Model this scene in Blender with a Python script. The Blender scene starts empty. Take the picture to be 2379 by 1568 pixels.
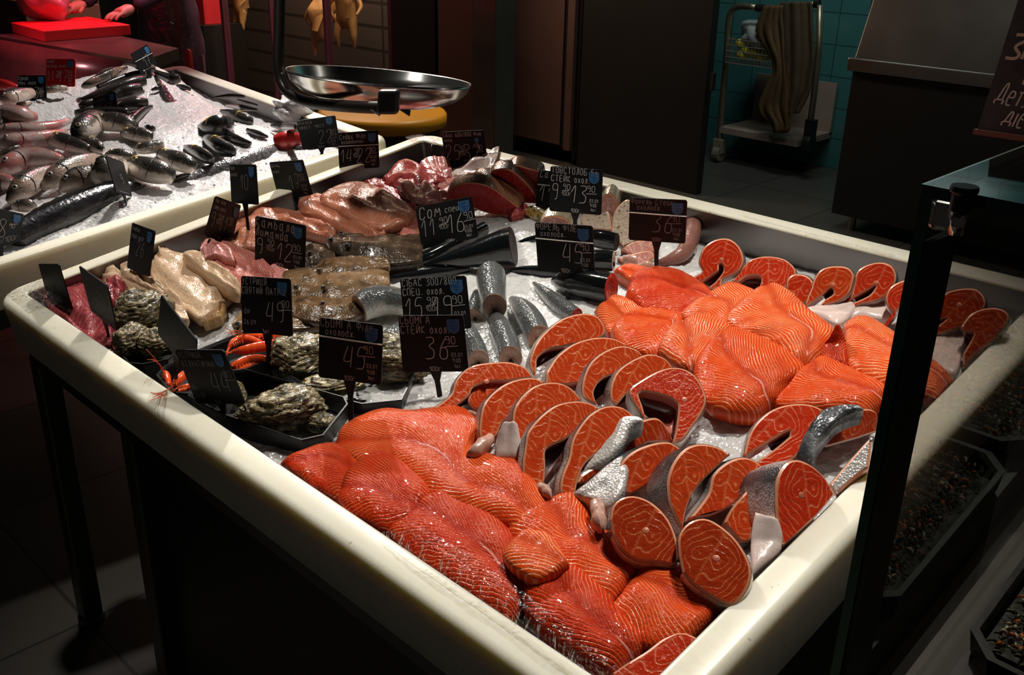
import bpy, bmesh, math, random
import numpy as np
from mathutils import Vector, Matrix
from mathutils.geometry import tessellate_polygon
random.seed(7)
rng = np.random.RandomState(11)
SC = bpy.context.scene
COL = SC.collection
# ------------------------------------------------------------------ camera
W, H = 2379, 1568
FPX = 2279.6
YAW, PITCH, ROLL, TAU = .7745, .4056, .0217, .1563
CAM = np.array([1.98726, -.62899, 1.53424])
_r = np.array([math.cos(YAW), math.sin(YAW), 0.]); _f = np.array([-math.sin(YAW), math.cos(YAW), 0.]); _u = np.array([0, 0, 1.])
FWD = _f*math.cos(PITCH) - _u*math.sin(PITCH)
_u2 = _u*math.cos(PITCH) + _f*math.sin(PITCH)
RT = _r*math.cos(ROLL) + _u2*math.sin(ROLL)
UP = _u2*math.cos(ROLL) - _r*math.sin(ROLL)
cd = bpy.data.cameras.new('camera'); co = bpy.data.objects.new('camera', cd); COL.objects.link(co)
cd.sensor_width = 36; cd.lens = 36*FPX/W; cd.clip_start = .02; cd.clip_end = 60
co.matrix_world = Matrix(((RT[0], UP[0], -FWD[0], CAM[0]), (RT[1], UP[1], -FWD[1], CAM[1]), (RT[2], UP[2], -FWD[2], CAM[2]), (0, 0, 0, 1)))
SC.camera = co

CN = np.array([0, -math.sin(TAU), math.cos(TAU)])      # normal of the tilted counters
CY = np.array([0, math.cos(TAU), math.sin(TAU)])
O0 = np.array([0, 0, .82])
def V3(*a): return np.array(a, float)
def unit(v): v = np.asarray(v, float); return v/np.linalg.norm(v)
def ray(x, y): return FWD + RT*(x-W/2)/FPX - UP*(y-H/2)/FPX
def hit(x, y, o, n):
    d = ray(x, y); return CAM + d*((np.asarray(o)-CAM).dot(n)/d.dot(n))
def PH(x, y, h=0.): return hit(x, y, O0+CN*h, CN)       # a point on the counter plane, h above the rim
def PZ(x, y, z=0.): return hit(x, y, V3(0, 0, z), V3(0, 0, 1))
def PX(x, y, X): return hit(x, y, V3(X, 0, 0), V3(1, 0, 0))
def PY(x, y, Y): return hit(x, y, V3(0, Y, 0), V3(0, 1, 0))
def depth(p): return (np.asarray(p)-CAM).dot(FWD)
def CU(u, v, h=0.): return O0 + V3(1, 0, 0)*u + CY*v + CN*h
def uvh(p):
    d = np.asarray(p)-O0; return d[0], d.dot(CY), d.dot(CN)

# ------------------------------------------------------------------ noise (numpy)
_perm = rng.rand(64, 64, 4)
def vnoise(x, y, k=0):
    x = np.asarray(x, float); y = np.asarray(y, float)
    xi = np.floor(x).astype(int); yi = np.floor(y).astype(int); fx = x-xi; fy = y-yi
    fx = fx*fx*(3-2*fx); fy = fy*fy*(3-2*fy)
    g = lambda a, b: _perm[a % 64, b % 64, k]
    return (g(xi, yi)*(1-fx)+g(xi+1, yi)*fx)*(1-fy)+(g(xi, yi+1)*(1-fx)+g(xi+1, yi+1)*fx)*fy - .5

# ------------------------------------------------------------------ objects
def tag(o, label=None, cat=None, group=None, kind=None):
    if label: o['label'] = label
    if cat: o['category'] = cat
    if group: o['group'] = group
    if kind: o['kind'] = kind
    return o
def thing(name, label, cat, loc=(0, 0, 0), group=None):
    o = bpy.data.objects.new(name, None); COL.objects.link(o); o.empty_display_size = .02
    o.location = Vector(loc); return tag(o, label, cat, group)
def mesh(name, verts, faces, mats, parent=None, uv=None, smooth=True, midx=None, origin=None, attr=None):
    me = bpy.data.meshes.new(name)
    verts = np.asarray(verts, float)
    if parent is not None: off = np.array(parent.matrix_world.translation) if parent.parent is None and False else np.array(ORG.get(parent.name, parent.location))
    elif origin is not None: off = np.asarray(origin, float)
    else: off = V3(0, 0, 0)
    me.from_pydata([tuple(v) for v in verts-off], [], [tuple(int(i) for i in f) for f in faces])
    for m in (mats if isinstance(mats, (list, tuple)) else [mats]): me.materials.append(m)
    if midx is not None: me.polygons.foreach_set('material_index', list(midx))
    if smooth: me.polygons.foreach_set('use_smooth', [True]*len(me.polygons))
    if uv is not None:
        l = me.uv_layers.new(name='UVMap'); uv = np.asarray(uv, float)
        vi = np.zeros(len(me.loops), int); me.loops.foreach_get('vertex_index', vi)
        l.data.foreach_set('uv', uv[vi].ravel())
    me.update()
    o = bpy.data.objects.new(name, me); COL.objects.link(o)
    if parent is not None:
        o.parent = parent; ORG[o.name] = off
    else:
        o.location = Vector(off); ORG[o.name] = off
    return o
ORG = {}
class MB:
    def __init__(s): s.v = []; s.f = []; s.m = []; s.uv = []
    def add(s, v, f, m=0, uv=None):
        n = len(s.v); s.v += [tuple(p) for p in v]; s.f += [tuple(i+n for i in q) for q in f]; s.m += [m]*len(f)
        s.uv += [tuple(q) for q in uv] if uv is not None else [(0, 0)]*len(v)
        return s
    def box(s, lo, hi, m=0, fr=None):
        lo = np.array(lo, float); hi = np.array(hi, float)
        c = [(x, y, z) for z in (lo[2], hi[2]) for y in (lo[1], hi[1]) for x in (lo[0], hi[0])]
        if fr is not None: c = [fr[0]+fr[1]*p[0]+fr[2]*p[1]+fr[3]*p[2] for p in c]
        return s.add(c, [(0, 2, 3, 1), (4, 5, 7, 6), (0, 1, 5, 4), (2, 6, 7, 3), (0, 4, 6, 2), (1, 3, 7, 5)], m)
    def tube(s, pts, rad, n=8, m=0, cap=True, flat=None):
        pts = [np.array(p, float) for p in pts]; k = len(pts)
        rad = rad if hasattr(rad, '__len__') else [rad]*k
        vs = []; fs = []; prev = None
        for i in range(k):
            t = unit(pts[min(i+1, k-1)]-pts[max(i-1, 0)])
            if prev is None: a = np.cross(t, V3(0, 0, 1) if abs(t[2]) < .9 else V3(1, 0, 0))
            else: a = prev - t*prev.dot(t)
            a = unit(a); prev = a; b = np.cross(t, a)
            for j in range(n):
                an = 2*math.pi*j/n; vs.append(pts[i]+(a*math.cos(an)+b*math.sin(an))*rad[i])
        for i in range(k-1):
            for j in range(n): fs.append((i*n+j, i*n+(j+1) % n, (i+1)*n+(j+1) % n, (i+1)*n+j))
        if cap: fs.append(tuple(range(n))[::-1]); fs.append(tuple((k-1)*n+j for j in range(n)))
        return s.add(vs, fs, m)
    def ball(s, c, r, m=0, n=10, ax=None):
        c = np.array(c, float); r = np.array(r if hasattr(r, '__len__') else [r]*3, float)
        ax = ax if ax is not None else [V3(1, 0, 0), V3(0, 1, 0), V3(0, 0, 1)]
        vs = []; fs = []; q = n//2
        for i in range(q+1):
            th = math.pi*i/q
            for j in range(n):
                ph = 2*math.pi*j/n
                vs.append(c+ax[0]*r[0]*math.sin(th)*math.cos(ph)+ax[1]*r[1]*math.sin(th)*math.sin(ph)+ax[2]*r[2]*math.cos(th))
        for i in range(q):
            for j in range(n): fs.append((i*n+j, (i+1)*n+j, (i+1)*n+(j+1) % n, i*n+(j+1) % n))
        if np.dot(np.cross(ax[0], ax[1]), ax[2]) < 0: fs = [q[::-1] for q in fs]
        return s.add(vs, fs, m)
    def build(s, name, mats, parent=None, smooth=False, bevel=0, origin=None, uv=False, seg=2):
        o = mesh(name, s.v, s.f, mats, parent, uv=s.uv if uv else None, smooth=smooth, midx=s.m, origin=origin)
        if bevel:
            b = o.modifiers.new('bevel', 'BEVEL'); b.width = bevel; b.segments = seg; b.limit_method = 'ANGLE'
        return o
def lathe(mb, c, prof, n=32, ax=None, m=0):
    ax = ax or [V3(1, 0, 0), V3(0, 1, 0), V3(0, 0, 1)]; c = np.array(c, float)
    vs = []; fs = []; k = len(prof)
    for r, z in prof:
        for j in range(n):
            a = 2*math.pi*j/n; vs.append(c+ax[0]*r*math.cos(a)+ax[1]*r*math.sin(a)+ax[2]*z)
    for i in range(k-1):
        for j in range(n): fs.append((i*n+j, i*n+(j+1) % n, (i+1)*n+(j+1) % n, (i+1)*n+j))
    return mb.add(vs, fs, m)

def spline(pts, n, closed=False):
    """Catmull-Rom through pts, resampled evenly to n points"""
    P = np.array(pts, float); k = len(P)
    if k == 2: return P[0]+(P[1]-P[0])*np.linspace(0, 1, n)[:, None]
    out = []
    rngk = k if closed else k-1
    for i in range(rngk):
        if closed: a, b, c, d = P[(i-1) % k], P[i], P[(i+1) % k], P[(i+2) % k]
        else: a, b, c, d = P[max(i-1, 0)], P[i], P[i+1], P[min(i+2, k-1)]
        for t in np.linspace(0, 1, 12, endpoint=False):
            out.append(.5*((2*b)+(c-a)*t+(2*a-5*b+4*c-d)*t*t+(3*b-a-3*c+d)*t**3))
    out.append(P[0] if closed else P[-1]); out = np.array(out)
    L = np.r_[0, np.cumsum(np.linalg.norm(np.diff(out[:, :2], axis=0), axis=1))]
    s = np.linspace(0, L[-1], n+1)[:-1] if closed else np.linspace(0, L[-1], n)
    return np.array([np.interp(s, L, out[:, j]) for j in range(out.shape[1])]).T

# ------------------------------------------------------------------ materials
class NT:
    def __init__(s, name):
        s.m = bpy.data.materials.new(name); s.m.use_nodes = True; s.t = s.m.node_tree; s.t.nodes.clear()
        s.out = s.t.nodes.new('ShaderNodeOutputMaterial')
    def n(s, ty, **kw):
        nd = s.t.nodes.new('ShaderNode'+ty)
        for k, v in kw.items():
            if k.startswith('i_'):
                nd.inputs[int(k[2:]) if k[2:].isdigit() else k[2:].replace('_', ' ')].default_value = v
            else: setattr(nd, k, v)
        return nd
    def l(s, a, b): s.t.links.new(a, b); return s
    def math(s, op, a, b=None, c=None):
        nd = s.n('Math', operation=op)
        for i, q in enumerate((a, b, c)):
            if q is None: continue
            if isinstance(q, (int, float)): nd.inputs[i].default_value = q
            else: s.l(q, nd.inputs[i])
        return nd.outputs[0]
    def mix(s, f, a, b):
        nd = s.n('Mix', data_type='RGBA'); 
        for i, q in ((0, f), (6, a), (7, b)):
            if isinstance(q, (int, float)): nd.inputs[i].default_value = q
            elif isinstance(q, tuple): nd.inputs[i].default_value = (*q, 1)
            else: s.l(q, nd.inputs[i])
        return nd.outputs[2]
    def noise(s, vec, scale, detail=3, rough=.5, dist=0):
        nd = s.n('TexNoise', i_Scale=scale, i_Detail=detail, i_Roughness=rough, i_Distortion=dist)
        if vec is not None: s.l(vec, nd.inputs['Vector'])
        return nd.outputs[0]
    def ramp(s, f, stops):
        nd = s.n('ValToRGB'); e = nd.color_ramp.elements
        while len(e) < len(stops): e.new(.5)
        for el, (p, c) in zip(e, stops): el.position = p; el.color = (*c, 1) if len(c) == 3 else c
        s.l(f, nd.inputs[0]); return nd.outputs[0]
    def obj(s): return s.n('TexCoord').outputs['Object']
    def uv(s): return s.n('TexCoord').outputs['UV']
    def sep(s, v):
        nd = s.n('SeparateXYZ'); s.l(v, nd.inputs[0]); return nd.outputs
    def comb(s, x, y, z=0.):
        nd = s.n('CombineXYZ')
        for i, q in enumerate((x, y, z)):
            if isinstance(q, (int, float)): nd.inputs[i].default_value = q
            else: s.l(q, nd.inputs[i])
        return nd.outputs[0]
    def schlick(s, nrm=None, f0=.04):
        g = s.n('NewGeometry'); vm = s.n('VectorMath', operation='DOT_PRODUCT'); s.l(g.outputs['Incoming'], vm.inputs[0]); s.l(nrm if nrm is not None else g.outputs['Normal'], vm.inputs[1])
        c = s.math('SUBTRACT', 1., s.math('MINIMUM', s.math('ABSOLUTE', vm.outputs['Value']), 1.)); return s.math('ADD', s.math('MULTIPLY', s.math('POWER', c, 5.), 1-f0), f0)
    def bump(s, h, strength=.3, dist=.002, nrm=None):
        nd = s.n('Bump', i_Strength=strength, i_Distance=dist); s.l(h, nd.inputs['Height'])
        if nrm is not None: s.l(nrm, nd.inputs['Normal'])
        return nd.outputs[0]
    def bsdf(s, color=None, rough=.5, metal=0, nrm=None, coat=0, coat_r=.1, spec=.5, sss=0, sssr=(.01, .005, .003), alpha=None, trans=0, emit=None, estr=0, ior=None):
        b = s.n('BsdfPrincipled'); I = b.inputs
        for k, v in (('Base Color', color), ('Roughness', rough), ('Metallic', metal), ('Coat Weight', coat), ('Coat Roughness', coat_r), ('Specular IOR Level', spec), ('Subsurface Weight', sss), ('Alpha', alpha), ('Transmission Weight', trans), ('IOR', ior)):
            if v is None: continue
            if isinstance(v, (int, float)): I[k].default_value = v
            elif isinstance(v, tuple): I[k].default_value = (*v, 1)
            else: s.l(v, I[k])
        if sss: I['Subsurface Radius'].default_value = sssr; I['Subsurface Scale'].default_value = 1
        if nrm is not None: s.l(nrm, I['Normal'])
        if emit is not None: I['Emission Color'].default_value = (*emit, 1); I['Emission Strength'].default_value = estr
        s.l(b.outputs[0], s.out.inputs[0]); s.b = b; return s.m
def plain(name, color, rough=.5, metal=0, bumps=None, vary=0, **kw):
    t = NT(name); nrm = None; c = color
    ob = t.obj()
    if bumps: nrm = t.bump(t.noise(ob, bumps[0], 3), bumps[1], .002)
    if vary:
        d = tuple(x*(1-vary) for x in color); c = t.mix(t.noise(ob, kw.pop('vscale', 25), 4), d, tuple(min(1, x*(1+vary)) for x in color))
    kw.pop('vscale', None)
    return t.bsdf(c, rough, metal, nrm, **kw)
M = {}
def wet(t, scale=260, strength=.25, base=None):
    ob = t.obj()
    h = t.math('ADD', t.math('MULTIPLY', t.noise(ob, scale, 2), .5), t.noise(ob, scale*.22, 2))
    return t.bump(h, strength, .003, base)

def salmon_mat(name, hi, lo, line, freq=98, k=2.0, width=.28, fade=.0, bumpst=.42):
    t = NT(name); uv = t.uv(); x, y, _ = t.sep(uv)
    nz = t.math('MULTIPLY', t.math('SUBTRACT', t.noise(uv, 28, 2), .5), .022)
    av = t.math('POWER', t.math('ADD', t.math('ABSOLUTE', y), .0005), .82)
    s = t.math('MULTIPLY', t.math('ADD', t.math('ADD', x, t.math('MULTIPLY', av, k*.62)), nz), freq)
    fr = t.math('ABSOLUTE', t.math('SUBTRACT', t.math('FRACT', s), .5))
    wv = t.math('MULTIPLY', t.math('ADD', t.noise(uv, 60, 2), .35), width)
    ln = t.n('MapRange', interpolation_type='SMOOTHSTEP'); t.l(fr, ln.inputs[0]); t.l(wv, ln.inputs[2]); ln.inputs[1].default_value = .0; ln.inputs[3].default_value = 1; ln.inputs[4].default_value = 0
    big = t.noise(uv, 22, 2)
    msk = t.n('MapRange', interpolation_type='SMOOTHSTEP'); t.l(big, msk.inputs[0]); msk.inputs[1].default_value = .25+fade; msk.inputs[2].default_value = .6+fade
    # the lines die out along the red seam
    seam = t.n('MapRange', interpolation_type='SMOOTHSTEP'); t.l(t.math('ABSOLUTE', y), seam.inputs[0]); seam.inputs[1].default_value = .001; seam.inputs[2].default_value = .014
    f = t.math('MULTIPLY', t.math('MULTIPLY', ln.outputs[0], msk.outputs[0]), t.math('ADD', t.math('MULTIPLY', seam.outputs[0], .8), .2))
    base = t.mix(t.math('MULTIPLY', t.noise(uv, 35, 3), 1.0), lo, hi)
    base = t.mix(t.math('MULTIPLY', t.math('SUBTRACT', 1., seam.outputs[0]), .55), base, tuple(c*.75 for c in lo))
    # the white seam line
    wl = t.n('MapRange', interpolation_type='SMOOTHSTEP'); t.l(t.math('ABSOLUTE', t.math('ADD', y, t.math('MULTIPLY', t.math('SUBTRACT', t.noise(uv, 18, 2), .5), .01))), wl.inputs[0]); wl.inputs[1].default_value = .0004; wl.inputs[2].default_value = .0022; wl.inputs[3].default_value = 1; wl.inputs[4].default_value = 0
    wm = t.n('MapRange', interpolation_type='SMOOTHSTEP'); t.l(t.noise(uv, 9, 1), wm.inputs[0]); wm.inputs[1].default_value = .5; wm.inputs[2].default_value = .6
    col = t.mix(t.math('MULTIPLY', f, .95), base, line)
    col = t.mix(t.math('MULTIPLY', t.math('MULTIPLY', wl.outputs[0], wm.outputs[0]), .55), col, (.85, .5, .4))
    h = t.math('ADD', t.math('MULTIPLY', ln.outputs[0], -.35), t.math('ADD', t.math('MULTIPLY', t.noise(t.obj(), 330, 2), .8), t.noise(t.obj(), 90, 2)))
    return t.bsdf(col, .15, 0, t.bump(h, bumpst, .0035), coat=.25, coat_r=.035, spec=.10)
M['salmon'] = salmon_mat('salmon_flesh', (.68, .068, .010), (.52, .032, .005), (.84, .27, .10))
M['salmon_red'] = salmon_mat('salmon_flesh_red', (.60, .042, .008), (.43, .018, .004), (.80, .21, .075), fade=.06, bumpst=.6)
M['salmon_pale'] = salmon_mat('salmon_flesh_pale', (.70, .092, .015), (.58, .048, .008), (.88, .38, .18), width=.34)
def steak_mat(name, hi, lo, line):
    t = NT(name); uv = t.uv(); x, y, _ = t.sep(uv)
    ax = t.math('ABSOLUTE', t.math('ADD', x, t.math('MULTIPLY', t.math('SUBTRACT', t.noise(uv, 30, 2), .5), .01)))
    dx = t.math('SUBTRACT', ax, .012); dy = t.math('ADD', y, .004)
    d = t.math('SQRT', t.math('ADD', t.math('MULTIPLY', dx, dx), t.math('MULTIPLY', t.math('MULTIPLY', dy, dy), .8)))
    d = t.math('ADD', t.math('ADD', d, t.math('MULTIPLY', ax, .35)), t.math('MULTIPLY', t.math('SUBTRACT', t.noise(uv, 34, 1), .5), .03))
    fr = t.math('ABSOLUTE', t.math('SUBTRACT', t.math('FRACT', t.math('MULTIPLY', d, 108)), .5))
    ln = t.n('MapRange', interpolation_type='SMOOTHSTEP'); t.l(fr, ln.inputs[0]); ln.inputs[1].default_value = .02; ln.inputs[2].default_value = .15; ln.inputs[3].default_value = 1; ln.inputs[4].default_value = 0
    ms = t.n('MapRange', interpolation_type='SMOOTHSTEP'); t.l(t.noise(uv, 45, 2), ms.inputs[0]); ms.inputs[1].default_value = .3; ms.inputs[2].default_value = .62
    mid = t.n('MapRange', interpolation_type='SMOOTHSTEP'); t.l(ax, mid.inputs[0]); mid.inputs[1].default_value = .0006; mid.inputs[2].default_value = .003; mid.inputs[3].default_value = 1; mid.inputs[4].default_value = 0
    f = t.math('MAXIMUM', t.math('MULTIPLY', ln.outputs[0], ms.outputs[0]), t.math('MULTIPLY', mid.outputs[0], .35))
    base = t.mix(t.noise(uv, 60, 3), lo, hi)
    col = t.mix(t.math('MULTIPLY', f, .8), base, line)
    h = t.math('ADD', t.math('MULTIPLY', ln.outputs[0], -.12), t.math('ADD', t.math('MULTIPLY', t.noise(t.obj(), 320, 2), .5), t.noise(t.obj(), 70, 2)))
    return t.bsdf(col, .16, 0, t.bump(h, .4, .004), coat=.2, coat_r=.04, spec=.10)
M['steak'] = steak_mat('salmon_steak_flesh', (.58, .065, .012), (.44, .030, .006), (.74, .26, .11))
M['steak_red'] = steak_mat('salmon_steak_flesh_red', (.60, .045, .012), (.44, .018, .006), (.76, .24, .12))
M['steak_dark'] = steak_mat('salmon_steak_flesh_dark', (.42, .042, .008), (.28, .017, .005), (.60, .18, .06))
M['carp_red'] = steak_mat('red_carp_flesh', (.60, .035, .035), (.26, .008, .012), (.62, .09, .07))
M['carp_pink'] = steak_mat('pale_carp_flesh', (.62, .30, .25), (.45, .16, .13), (.8, .58, .5))
M['fat'] = plain('pale_fat_edge', (.66, .27, .15), .35, vary=.25, vscale=60, coat=.3)
M['cavity'] = plain('belly_wall_and_slit_shade', (.55, .15, .11), .3, vary=.4, vscale=40, coat=.5)
M['bone'] = plain('pale_backbone', (.58, .16, .085), .35, vary=.2, coat=.4)
M['pale_end'] = plain('pale_belly_end', (.52, .29, .22), .35, vary=.45, vscale=45, coat=.3, bumps=(90, .6))
M['pale_cut'] = plain('pale_orange_cut', (.62, .26, .14), .3, vary=.4, vscale=70, coat=.3)
def skin_mat(name, dark, mid, lite, p=(.22, .5, .8)):
    t = NT(name); uv = t.uv(); x, y, _ = t.sep(uv)
    ob = t.obj()
    v = t.math('ADD', x, t.math('MULTIPLY', t.math('SUBTRACT', t.noise(ob, 60, 3), .5), .22))
    c = t.ramp(v, [(p[0], dark), (p[1], mid), (p[2], lite)])
    vo = t.n('TexVoronoi', i_Scale=330.); t.l(ob, vo.inputs['Vector'])
    sp = t.n('MapRange'); t.l(t.noise(ob, 150, 1), sp.inputs[0]); sp.inputs[1].default_value = .63; sp.inputs[2].default_value = .68
    c = t.mix(t.math('MULTIPLY', sp.outputs[0], .5), c, tuple(q*.6 for q in dark))
    return t.bsdf(c, .28, .35, t.bump(vo.outputs[0], .35, .002), coat=.4, coat_r=.15)
M['skin'] = skin_mat('salmon_skin', (.025, .028, .034), (.30, .29, .29), (.66, .55, .50), (.3, .68, 1.))
M['skin_silver'] = skin_mat('salmon_skin_silver', (.05, .055, .06), (.5, .5, .5), (.75, .68, .62), (.1, .3, .7))
M['carp_skin'] = skin_mat('carp_scaled_skin', (.03, .016, .010), (.20, .085, .035), (.50, .22, .11), (.15, .5, .95))
M['carp_skin_pale'] = skin_mat('pale_carp_skin', (.30, .25, .16), (.70, .60, .46), (.78, .62, .52), (.1, .35, .8))
# ------------------------------------------------------------------ fish flesh builders
def flesh_mat(name, hi, lo, line=None, streak=0, sc=30, freq=90, coat=.22, rough=.24, bst=.75):
    t = NT(name); uv = t.uv(); x, y, _ = t.sep(uv)
    base = t.mix(t.noise(t.obj(), sc, 4), lo, hi)
    if line:
        nz = t.math('MULTIPLY', t.math('SUBTRACT', t.noise(uv, 30, 3), .5), .03)
        s = t.math('MULTIPLY', t.math('ADD', t.math('ADD', x, t.math('MULTIPLY', t.math('ABSOLUTE', y), .9)), nz), freq)
        fr = t.math('ABSOLUTE', t.math('SUBTRACT', t.math('FRACT', s), .5))
        ln = t.n('MapRange', interpolation_type='SMOOTHSTEP'); t.l(fr, ln.inputs[0]); ln.inputs[1].default_value = .0; ln.inputs[2].default_value = .3; ln.inputs[3].default_value = 1; ln.inputs[4].default_value = 0
        base = t.mix(t.math('MULTIPLY', ln.outputs[0], streak), base, line)
    seam = t.n('MapRange', interpolation_type='SMOOTHSTEP'); t.l(t.math('ABSOLUTE', y), seam.inputs[0]); seam.inputs[2].default_value = .012; seam.inputs[3].default_value = 1; seam.inputs[4].default_value = 0
    base = t.mix(t.math('MULTIPLY', seam.outputs[0], .35), base, tuple(c*.7 for c in lo))
    return t.bsdf(base, rough, 0, wet(t, 280, bst), coat=coat, coat_r=.05, spec=.22)
M['flesh_pink'] = flesh_mat('pink_fish_flesh', (.54, .19, .145), (.38, .085, .07), (.66, .36, .28), .35)
M['flesh_tan'] = flesh_mat('tan_pink_fish_flesh', (.50, .185, .10), (.33, .085, .05), (.58, .33, .22), .3)
M['flesh_red'] = flesh_mat('red_fish_flesh', (.50, .085, .07), (.32, .025, .032), (.58, .2, .17), .3)
M['flesh_rose'] = flesh_mat('rose_fish_flesh', (.66, .26, .23), (.55, .16, .15), (.78, .5, .45), .6, freq=110)
M['flesh_cream'] = flesh_mat('cream_fish_flesh', (.66, .48, .31), (.54, .33, .20), (.72, .56, .42), .3, sc=18)
M['flesh_ochre'] = flesh_mat('yellowish_fish_flesh', (.46, .27, .10), (.30, .15, .05), (.58, .40, .22), .4, sc=30)
M['tuna'] = flesh_mat('dark_red_tuna_flesh', (.36, .06, .065), (.20, .018, .028), (.48, .16, .14), .4, freq=60)
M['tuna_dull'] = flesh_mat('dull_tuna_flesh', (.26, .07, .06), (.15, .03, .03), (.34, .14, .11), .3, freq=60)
def flounder_mat(name, hi, lo, dark):
    t = NT(name); ob = t.obj(); x, y, _ = t.sep(t.uv())
    c = t.mix(t.noise(ob, 85, 4, .65), lo, hi); m = t.n('MapRange', interpolation_type='SMOOTHSTEP'); t.l(t.noise(ob, 34, 3), m.inputs[0]); m.inputs[1].default_value = .48; m.inputs[2].default_value = .66
    c = t.mix(t.math('MULTIPLY', m.outputs[0], .75), c, dark)
    ray_ = t.math('ABSOLUTE', t.math('SUBTRACT', t.math('FRACT', t.math('MULTIPLY', x, 260)), .5)); e = t.n('MapRange', interpolation_type='SMOOTHSTEP'); t.l(t.math('ABSOLUTE', y), e.inputs[0]); e.inputs[1].default_value = .020; e.inputs[2].default_value = .034
    c = t.mix(t.math('MULTIPLY', e.outputs[0], t.math('ADD', ray_, .25)), c, dark)
    return t.bsdf(c, .24, 0, wet(t, 230, .9), coat=.3, coat_r=.07)
M['flounder'] = flounder_mat('brown_flounder_skin', (.23, .125, .055), (.10, .055, .025), (.035, .022, .012))
M['flounder_dark'] = flounder_mat('dark_flounder_skin', (.105, .065, .036), (.045, .03, .018), (.018, .012, .008))
M['flounder_pale'] = flounder_mat('pale_flounder_skin', (.33, .195, .095), (.16, .09, .042), (.06, .036, .018))
M['sac'] = flesh_mat('brownish_pink_roe', (.29, .13, .10), (.17, .07, .055), None, sc=26, bst=.5)

def loft(A, B, N, Mx, h, th, seam, bumps, seed, skirt, fold=0., lens=False):
    A = spline(A, N); B = spline(B, N)
    hs = np.interp(np.linspace(0, 1, N), np.linspace(0, 1, len(h)), h) if hasattr(h, '__len__') else np.full(N, h)
    vs = []; uv = []; L = 0; prev = None
    for i in range(N):
        a = PH(A[i][0], A[i][1], hs[i]); b = PH(B[i][0], B[i][1], hs[i]); c = (a+b)/2
        if prev is not None: L += np.linalg.norm(c-prev)
        prev = c; s = i/(N-1); w = np.linalg.norm(b-a)
        e = 1-max(0, (1-min(s, 1-s)/.16))**2.2
        for j in range(Mx):
            q = .5-.5*math.cos(math.pi*j/(Mx-1))*1.0
            k = 1-abs(2*q-1); p = (1-(1-k)**2.6)**.5*(max(e, 0)**.5) if not lens else (1-(1-k)**1.7)**.9*(math.sin(math.pi*min(1, s*.9+.08))**.55)
            dent = 1-.22*math.exp(-((q-seam)/.09)**2)
            z = th*p*dent
            P = a+(b-a)*q+CN*z
            if 0 < j < Mx-1 and 0 < i < N-1: P = P+CN*bumps*(vnoise(P[0]*26+seed, P[1]*26, 0)+.8*vnoise(P[0]*60+seed, P[1]*60, 1)+.4*vnoise(P[0]*130+seed, P[1]*130, 2))*min(1, 3*k)*2+CN*fold*min(1, 3*k)*(vnoise(q*6.5+seed, s*2.2, 3)+.6*vnoise(q*13+seed, s*3.5, 1)+.5*vnoise(q*4+seed, s*9, 2))*2
            vs.append(P); uv.append((L, (q-seam)*w))
    fs = [(i*Mx+j, (i+1)*Mx+j, (i+1)*Mx+j+1, i*Mx+j+1) for i in range(N-1) for j in range(Mx-1)]
    ring = [i*Mx for i in range(N)]+[(N-1)*Mx+j for j in range(1, Mx)]+[i*Mx+Mx-1 for i in range(N-2, -1, -1)]+[j for j in range(Mx-2, 0, -1)]
    cen = np.mean([vs[i] for i in ring], axis=0); n0 = len(vs); R = len(ring)
    for k, (dn, ins) in enumerate(((.35, .0), (1., .07))):
        for i in ring:
            vs.append(vs[i]+(cen-vs[i])*ins-CN*skirt*dn); uv.append(uv[i])
    pr = ring
    for k in range(2):
        nr = [n0+k*R+i for i in range(R)]
        for i in range(R): fs.append((pr[i], nr[i], nr[(i+1) % R], pr[(i+1) % R])[::-1])
        pr = nr
    fs.append(tuple(pr))
    return np.array(vs), fs, np.array(uv), cen
def orient(o):
    bm = bmesh.new(); bm.from_mesh(o.data); bmesh.ops.recalc_face_normals(bm, faces=bm.faces); bm.to_mesh(o.data); bm.free()
_fs = [0]
def fillet(label, A, B, h=-.02, th=.03, mat='salmon', name='salmon_fillet', cat='fish fillet', group=None, seam=.5, N=36, Mx=17, bumps=.0022, skirt=.022, skin=None, eyes=None, flip=False, grow=.05, fold=None, lens=False):
    _fs[0] += 13.7
    if flip: A, B = A[::-1], B[::-1]
    th *= .54
    cA = np.mean(A, 0); cB = np.mean(B, 0); gr = (cA-cB)*grow
    A = [(p[0]+gr[0], p[1]+gr[1]) for p in A]; B = [(p[0]-gr[0], p[1]-gr[1]) for p in B]
    vs, fs, uv, cen = loft(A, B, N, Mx, h, th, seam, bumps, _fs[0], skirt, fold if fold is not None else (.0 if 'salmon' in name else .009), lens)
    org = cen-CN*skirt
    if not skin and not eyes:
        o = mesh(name, vs, fs, M[mat], uv=uv, origin=org); orient(o); tag(o, label, cat, group); return o
    t = thing(name, label, cat, org, group); ORG[t.name] = org
    o = mesh('flesh' if 'flounder' not in name else 'body', vs, fs, M[mat], t, uv=uv); orient(o)
    if skin:   # a strip of skin left along one edge
        side, m = skin; mb = MB(); idx = [i*Mx+(0 if side == 'A' else Mx-1) for i in range(N)]
        mb.tube([vs[i]-CN*.002 for i in idx], [.0035+.001*math.sin(k*1.7) for k in range(N)], 6)
        mb.build('skin_edge', M[m], t, smooth=True)
    if eyes:
        for (x, y) in eyes:
            p = PH(x, y, (h if not hasattr(h, '__len__') else h[0])+th*.9)
            mb = MB(); mb.ball(p, .0062, 0, 12); mb.ball(p+unit(CAM-p)*.0036+CN*.001, .0034, 1, 10)
            mb.build('eye', [M['eye_dark'], M['pupil']], t, smooth=True)
    return t
M['eye_ring'] = plain('silver_eye', (.42, .40, .36), .2, .3, coat=.6)
M['eye_dark'] = plain('dull_eye', (.14, .12, .10), .15, coat=.6)
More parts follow.
